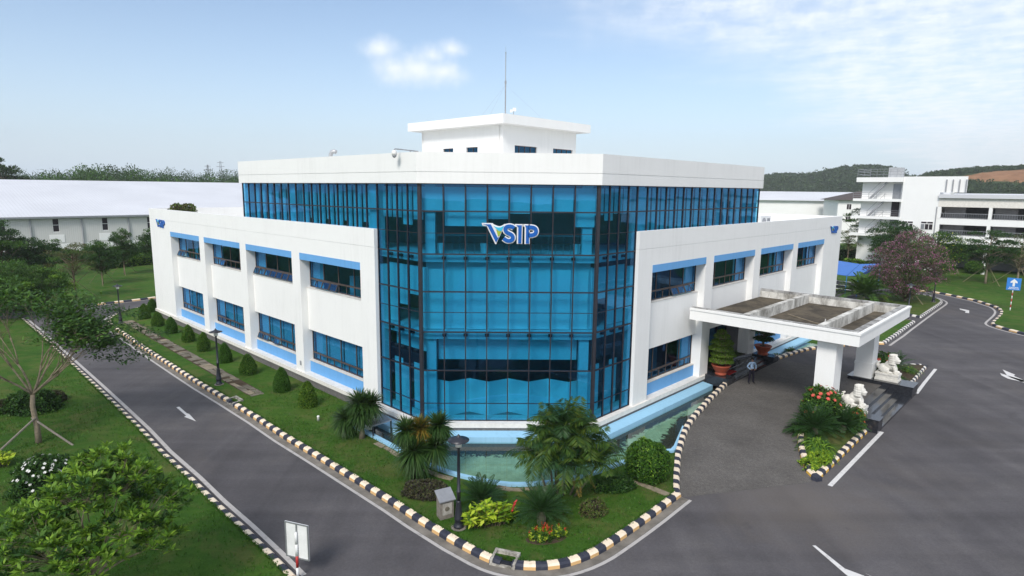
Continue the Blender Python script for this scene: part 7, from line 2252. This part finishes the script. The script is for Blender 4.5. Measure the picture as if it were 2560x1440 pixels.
# balcony wing
bz = [12.24, 10.81, 8.91, 7.79, 6.15, 4.83]     # top of fascia, head of upper opening, upper rail, lower head, lower floor, underside
tE = 40.0; DB = 9.0
q = MB(); q.fbox(FN, tC + .002, tE, -DB, .05, bz[1], bz[0]); q.build('roof_fascia', MAT['ledge_stone'], ann)
q = MB(); q.fbox(FN, tC + .002, tE, -DB - .5, .5, bz[0] + .002, bz[0] + .6); q.build('wing_roof', MAT['metal_roof'], ann)
q = MB(); q.fbox(FN, tC + .002, tE, -DB, .0, bz[2] - 1.0, bz[2]); q.fbox(FN, tC + .002, tE, -DB, .0, bz[5], bz[4]); q.build('wing_floor', AW, ann)
q = MB(); q.fbox(FN, tC + .002, tE, -DB - .3, -DB, 0, bz[0]); q.build('wing_back_wall', MAT['room_grey'], ann)
bay = 6.76
t_ = tC + .002
while t_ < tE:
    for z0, z1, o1 in ((bz[2] + .002, bz[1] - .002, .04), (bz[4] + .002, bz[2] - 1.002, .04), (0, bz[5] - .002, -.1)):
        q = MB(); q.fbox(FN, t_, t_ + .45, -.6, o1, z0, z1); q.build('pier', AW, ann)
    for zf in (bz[2], bz[4]):
        q = MB(); q.tube([FN(t_ + .45, -.1, zf + .85), FN(t_ + bay, -.1, zf + .85)], .05, 5); q.tube([FN(t_ + .45, -.1, zf + .1), FN(t_ + bay, -.1, zf + .1)], .04, 5)
        n = 20
        for i in range(n):
            x = t_ + .5 + (bay - .5) * i / n
            q.tube([FN(x, -.1, zf), FN(x, -.1, zf + .85)], .035, 4)
        q.build('balustrade', MAT['grey_metal'], ann)
        q = MB(); q.fbox(FN, t_ + .5, t_ + bay * .5, -3.2, -3.0, zf + .01, zf + 2.4); q.build('inner_wall', MAT['room_grey'], ann)
    t_ += bay
q = MB(); q.fbox(FN, tC, tD, -.3, 0.0, ztop - 2.6, ztop); q.build('fin_wall', AW, ann)
for i in range(4):
    q = MB(); x = tC + (tD - tC) * (.2 + .25 * i); q.fbox(FN, x, x + .16, .001, .2, ztop - 2.5, ztop - .5); q.build('fin', MAT['grey_trim'], ann)
q = MB(); q.tube([FN(tC - .15, .08, 0), FN(tC - .15, .08, bz[1])], .08, 6); q.build('downpipe', MAT['grey_trim'], ann)
# house with a tiled roof left of the stairs
hc_ = Vector((*(84.135, 125.137), 0))
ho = thing('tiled_house', 'white house with a dark tiled hip roof beside the stair tower', 'building', hc_, R(-12))
hz0, hz1 = [11.09, 13.31]
q = MB(); q.box(1.2, 16, 0, 12, -.05, hz0); q.build('wall', AW, ho)
q = MB(); q.add([(.3, -1.0, hz0), (17, -1.0, hz0), (17, 13, hz0), (.3, 13, hz0), (7.5, 6, hz1), (11, 6, hz1)], [(0, 1, 5, 4), (1, 2, 5), (2, 3, 4, 5), (3, 0, 4), (0, 3, 2, 1)]); q.build('roof', MAT['roof_tile'], ho)
for x in (3.2, 8.0):
    for z in (hz0 - 2.4, hz0 - 5.6):
        q = MB(); q.box(x, x + 1.2, -.06, -.002, z, z + 1.5); w_ = q.build('window', AW, ho)
        for i in range(2):
            pq = MB(); pq.box(x + .08 + .55 * i, x + .55 + .55 * i, -.075, -.061, z + .1, z + 1.4); pq.build('pane', MAT['brown_glass'], w_)

# ------------------------------------------------------------------ hills
def hillmat():
    m_, nt, out = mat('hill_forest'); N_ = NT(nt)
    p = N_.pos()
    f = N_.noise(.03, 6, .7, p); f2 = N_.noise(.25, 4, .75, p)
    c = N_.ramp(N_.math('ADD', N_.math('MULTIPLY', f, .5), N_.math('MULTIPLY', f2, .5)), [(.3, (.020, .045, .018)), (.5, (.038, .070, .024)), (.7, (.070, .10, .036))])
    at_ = N_.n('ShaderNodeAttribute', attribute_name='bare')
    bare = N_.ramp(N_.math('ADD', at_.outputs['Fac'], N_.math('MULTIPLY', N_.math('SUBTRACT', N_.noise(.05, 5, .65, p), .5), .6)), [(.5, 0.0), (.56, 1.0)])
    soil = N_.ramp(N_.noise(.12, 6, .7, N_.pos((1, 1, 4))), [(.3, (.24, .12, .06)), (.7, (.40, .22, .12))])
    N_.bsdf(out, N_.mix(bare, c, soil), .95, .05, 0, N_.bump(f2, 1.0, 3.0))
    MAT['hill_forest'] = m_
hillmat()
def dirpx(az_deg): return Vector((math.sin(R(az_deg)), math.cos(R(az_deg)), 0))
CP = Vector((-0.422, -30.7693, 12.9143))
def hill(name, profile, dist0, depth, seed, bare=None, trees=0, tsize=5.0, sub=0.0):
    """ridge: profile = [(azimuth deg, height)], built as a real ridge 'depth' metres thick"""
    azs = np.linspace(profile[0][0], profile[-1][0], 90)
    hs = np.interp(azs, *zip(*profile))
    rows = 26
    vs_, at_v = [], []
    for j in range(rows + 1):
        u = j / rows
        sh = math.sin(math.pi * min(1, u * 1.0)) ** .75
        for a_, h_ in zip(azs, hs):
            d = dirpx(a_); r_ = dist0 + depth * u
            p = CP + d * r_
            nz_ = noise.noise(Vector((p.x, p.y, seed * 10)) * .006) * .22 + noise.noise(Vector((p.x, p.y, seed * 7)) * .02) * .07
            vs_.append((p.x, p.y, max(-.5, (h_ - sub) * sh * (1 + nz_ * .6) - .5))); at_v.append(bare(a_, u) if bare else 0.0)
    n = len(azs)
    fs_ = [(j * n + i, j * n + i + 1, (j + 1) * n + i + 1, (j + 1) * n + i) for j in range(rows) for i in range(n - 1)]
    me = bpy.data.meshes.new(name); me.from_pydata(vs_, [], fs_)
    a2 = me.attributes.new('bare', 'FLOAT', 'POINT'); a2.data.foreach_set('value', np.array(at_v, np.float32))
    me.materials.append(MAT['hill_forest']); me.polygons.foreach_set('use_smooth', [True] * len(fs_)); me.update()
    o = struct(link(name, me))
    # forest on it
    if trees:
        V_ = np.array(vs_); lf = LF()
        idx = rng.integers(0, len(V_), trees)
        ok = np.array([at_v[i] < .42 and vs_[i][2] > 3 for i in idx]); idx = idx[ok]
        base = V_[idx] + rng.normal(size=(len(idx), 3)) * np.array([dist0 * .01, dist0 * .01, 0])
        k = 26
        P = np.repeat(base, k, 0); sz = np.repeat(rng.uniform(.6, 1.35, len(idx)) * tsize, k)
        dd = rdir(len(P)); dd[:, 2] = np.abs(dd[:, 2])
        P = P + dd * sz[:, None] * np.array([.42, .42, .75]) + np.array([0, 0, 1]) * sz[:, None] * .15
        lf.leaves(P, dd + rdir(len(P)) * .7, sz * .30, sz * .24, 0, dd)
        stuff(link('hill_forest', lf.mesh('hill_forest', ('leaf_far',))), 'dense dark forest covering the ' + name.replace('_', ' '), 'forest')
    return o
# azimuth and height taken from the skyline
sk = [(19.54, 17.6), (21.49, 23.3), (22.88, 35.1), (24.27, 39.3), (25.34, 40.3), (26.12, 36.1), (27.58, 42.2), (29.0, 48.1), (30.39, 50.9), (31.5, 49.7), (32.63, 40.8), (33.47, 33.0), (34.28, 27.3), (35.33, 23.5), (36.86, 15.3)]
hill('wooded_hill', sk, 690, 420, 3, None, 12000, 5.5, 7.5)
sk2 = [(32.5, 15.7), (33.52, 21.5), (34.25, 26.1), (35.73, 31.2), (36.94, 32.4), (37.88, 33.5), (38.79, 34.6), (39.69, 35.1), (40.56, 36.2), (42.04, 37.7), (43.69, 35.6), (45.33, 26.8)]
azr = [36.29, 37.26, 38.44, 39.58, 40.47]
def bare_fn(a_, u):
    if a_ < azr[0]:
        return 0.0
    f = (a_ - azr[0]) / (azr[4] - azr[0])
    c_ = .27 + .06 * min(f, 1.4)
    w_ = .06 + .13 * min(f, 1.2)
    return max(0.0, 1 - abs(u - c_) / w_) * .5 + .35 * (abs(u - c_) < w_)
hill('quarried_hill', sk2, 470, 300, 5, bare_fn, 9000, 3.0, 4.0)
sk3 = [(-40.58, 17.4), (-36.17, 23.9), (-31.2, 25.5), (-25.62, 26.3), (-21.36, 25.4), (-16.16, 20.2), (-9.21, 16.8), (1.76, 16.1), (19.55, 17.2), (28.88, 17.9)]
hill('far_hill', sk3, 1350, 300, 9)

# woodland behind the halls on the left
def woodland(name, label, pts, depth, n, size, mats, dist):
    lf = LF(); q = MB()
    azs = [p[0] for p in pts]; hs = [p[1] for p in pts]
    for i in range(n):
        a_ = rnd.uniform(azs[0], azs[-1]); u = rnd.random()
        h_ = np.interp(a_, azs, hs) * rnd.uniform(.68, 1.10) * (1 if u > .3 else .93)
        p = CP + dirpx(a_) * (dist + depth * u)
        sz = size * rnd.uniform(.7, 1.3)
        k = 230
        d = rdir(k)
        P = np.array([p.x, p.y, max(2, h_ - sz * .9)]) + d * (rng.random(k) ** .4)[:, None] * np.array([sz * .62, sz * .62, sz * .9])
        L_ = rng.uniform(.05, .09, k) * sz + .35
        lf.leaves(P, d + rdir(k) * .7 + np.array([0, 0, .4]), L_, L_ * .55, rnd.randrange(len(mats)), d)
        low_n = int(h_ / 3)
        if low_n:
            z_ = rng.random(low_n * 8) * max(1, h_ - sz)
            P = np.stack([p.x + rng.normal(size=len(z_)) * sz * .5, p.y + rng.normal(size=len(z_)) * sz * .5, z_], 1)
            lf.leaves(P, rdir(len(z_)), 1.2, .8, 0)
    o = link(name, lf.mesh(name, mats)); stuff(o, label, 'woodland')
wl = [(-39.73, 14.3), (-37.09, 15.1), (-36.15, 16.0), (-35.18, 17.2), (-34.57, 17.5), (-34.05, 19.2), (-32.68, 19.4), (-31.12, 19.8), (-29.93, 19.8), (-29.01, 17.6), (-27.9, 16.9), (-26.47, 17.2), (-25.01, 16.7), (-22.59, 17.0), (-20.08, 16.2)]
woodland('woodland', 'dark green woodland rising behind the factory roof', wl, 60, 300, 6.0, ('leaf_far', 'leaf_dark', 'leaf_mid'), 260)
wl2 = [(a_, h_ * .55 + 6) for a_, h_ in wl]
woodland('woodland', 'thin distant tree line on the left horizon', [(-39.7364, 24), (-21.3579, 26)], 120, 150, 9.0, ('leaf_far', 'leaf_dark'), 520)
for i, (p_, lb, h_) in enumerate((((-740.764, 909.743), 'tall tree on the skyline at the far left above the factory roof', 17.5),)):
    d = (Vector((*p_, 0)) - Vector((CP.x, CP.y, 0))).normalized() * 215 + Vector((CP.x, CP.y, 0))
    tree(lb, (d.x, d.y, 0), 'sky_tree', 0, 1.0, None, None, H=19.5, cr_=4.6, base_h=9.0, n_clump=40, per=120, leaf=.7, mats=('leaf_far', 'leaf_dark'), bark='bark', tr_=.35)
for i, (x_, lb) in enumerate(((520, 'left one of two thin pylons on the left skyline'), (552, 'right one of two thin pylons on the left skyline'))):
    dd = Vector((-732.589, 1571.5207, 34.4982)) if i == 0 else Vector((-700.6341, 1571.7484, 39.7735))
    dd.z = 0; dd.normalize(); p = Vector((CP.x, CP.y, 0)) + dd * 700
    root = thing('pylon', lb, 'pylon', p, .4 * i, 'pylons on the left skyline')
    q = MB(); H_ = 34 if i == 0 else 38
    for sx in (-1, 1):
        for sy in (-1, 1):
            q.tube([(sx * 2.4, sy * 2.4, 0), (sx * .4, sy * .4, H_)], .22, 4)
    for k in range(1, 6):
        w_ = 2.4 - 2.0 * k / 6
        q.tube([(-w_, -w_, H_ * k / 6), (w_, w_, H_ * k / 6)], .15, 4)
    q.build('lattice', MAT['grey_metal'], root)
    q = MB(); q.tube([(-4, 0, H_ * .86), (4, 0, H_ * .86)], .2, 4); q.tube([(-3, 0, H_ * .96), (3, 0, H_ * .96)], .2, 4); q.build('cross_arm', MAT['grey_metal'], root)

# ------------------------------------------------------------------ humid air
hm, hnt, hout = mat('humid_air')
pv = hnt.nodes.new('ShaderNodeVolumePrincipled')
pv.inputs['Color'].default_value = (0.95, 0.975, 1.0, 1)
pv.inputs['Density'].default_value = 0.00026
pv.inputs['Anisotropy'].default_value = 0.2
hnt.links.new(pv.outputs[0], hout.inputs['Volume'])
q = MB(); q.box(-1950, 1950, -750, 2000, -1.2, 165)
hz_ = q.build('haze', hm)
stuff(hz_, 'thin humid haze over the whole site', 'haze')
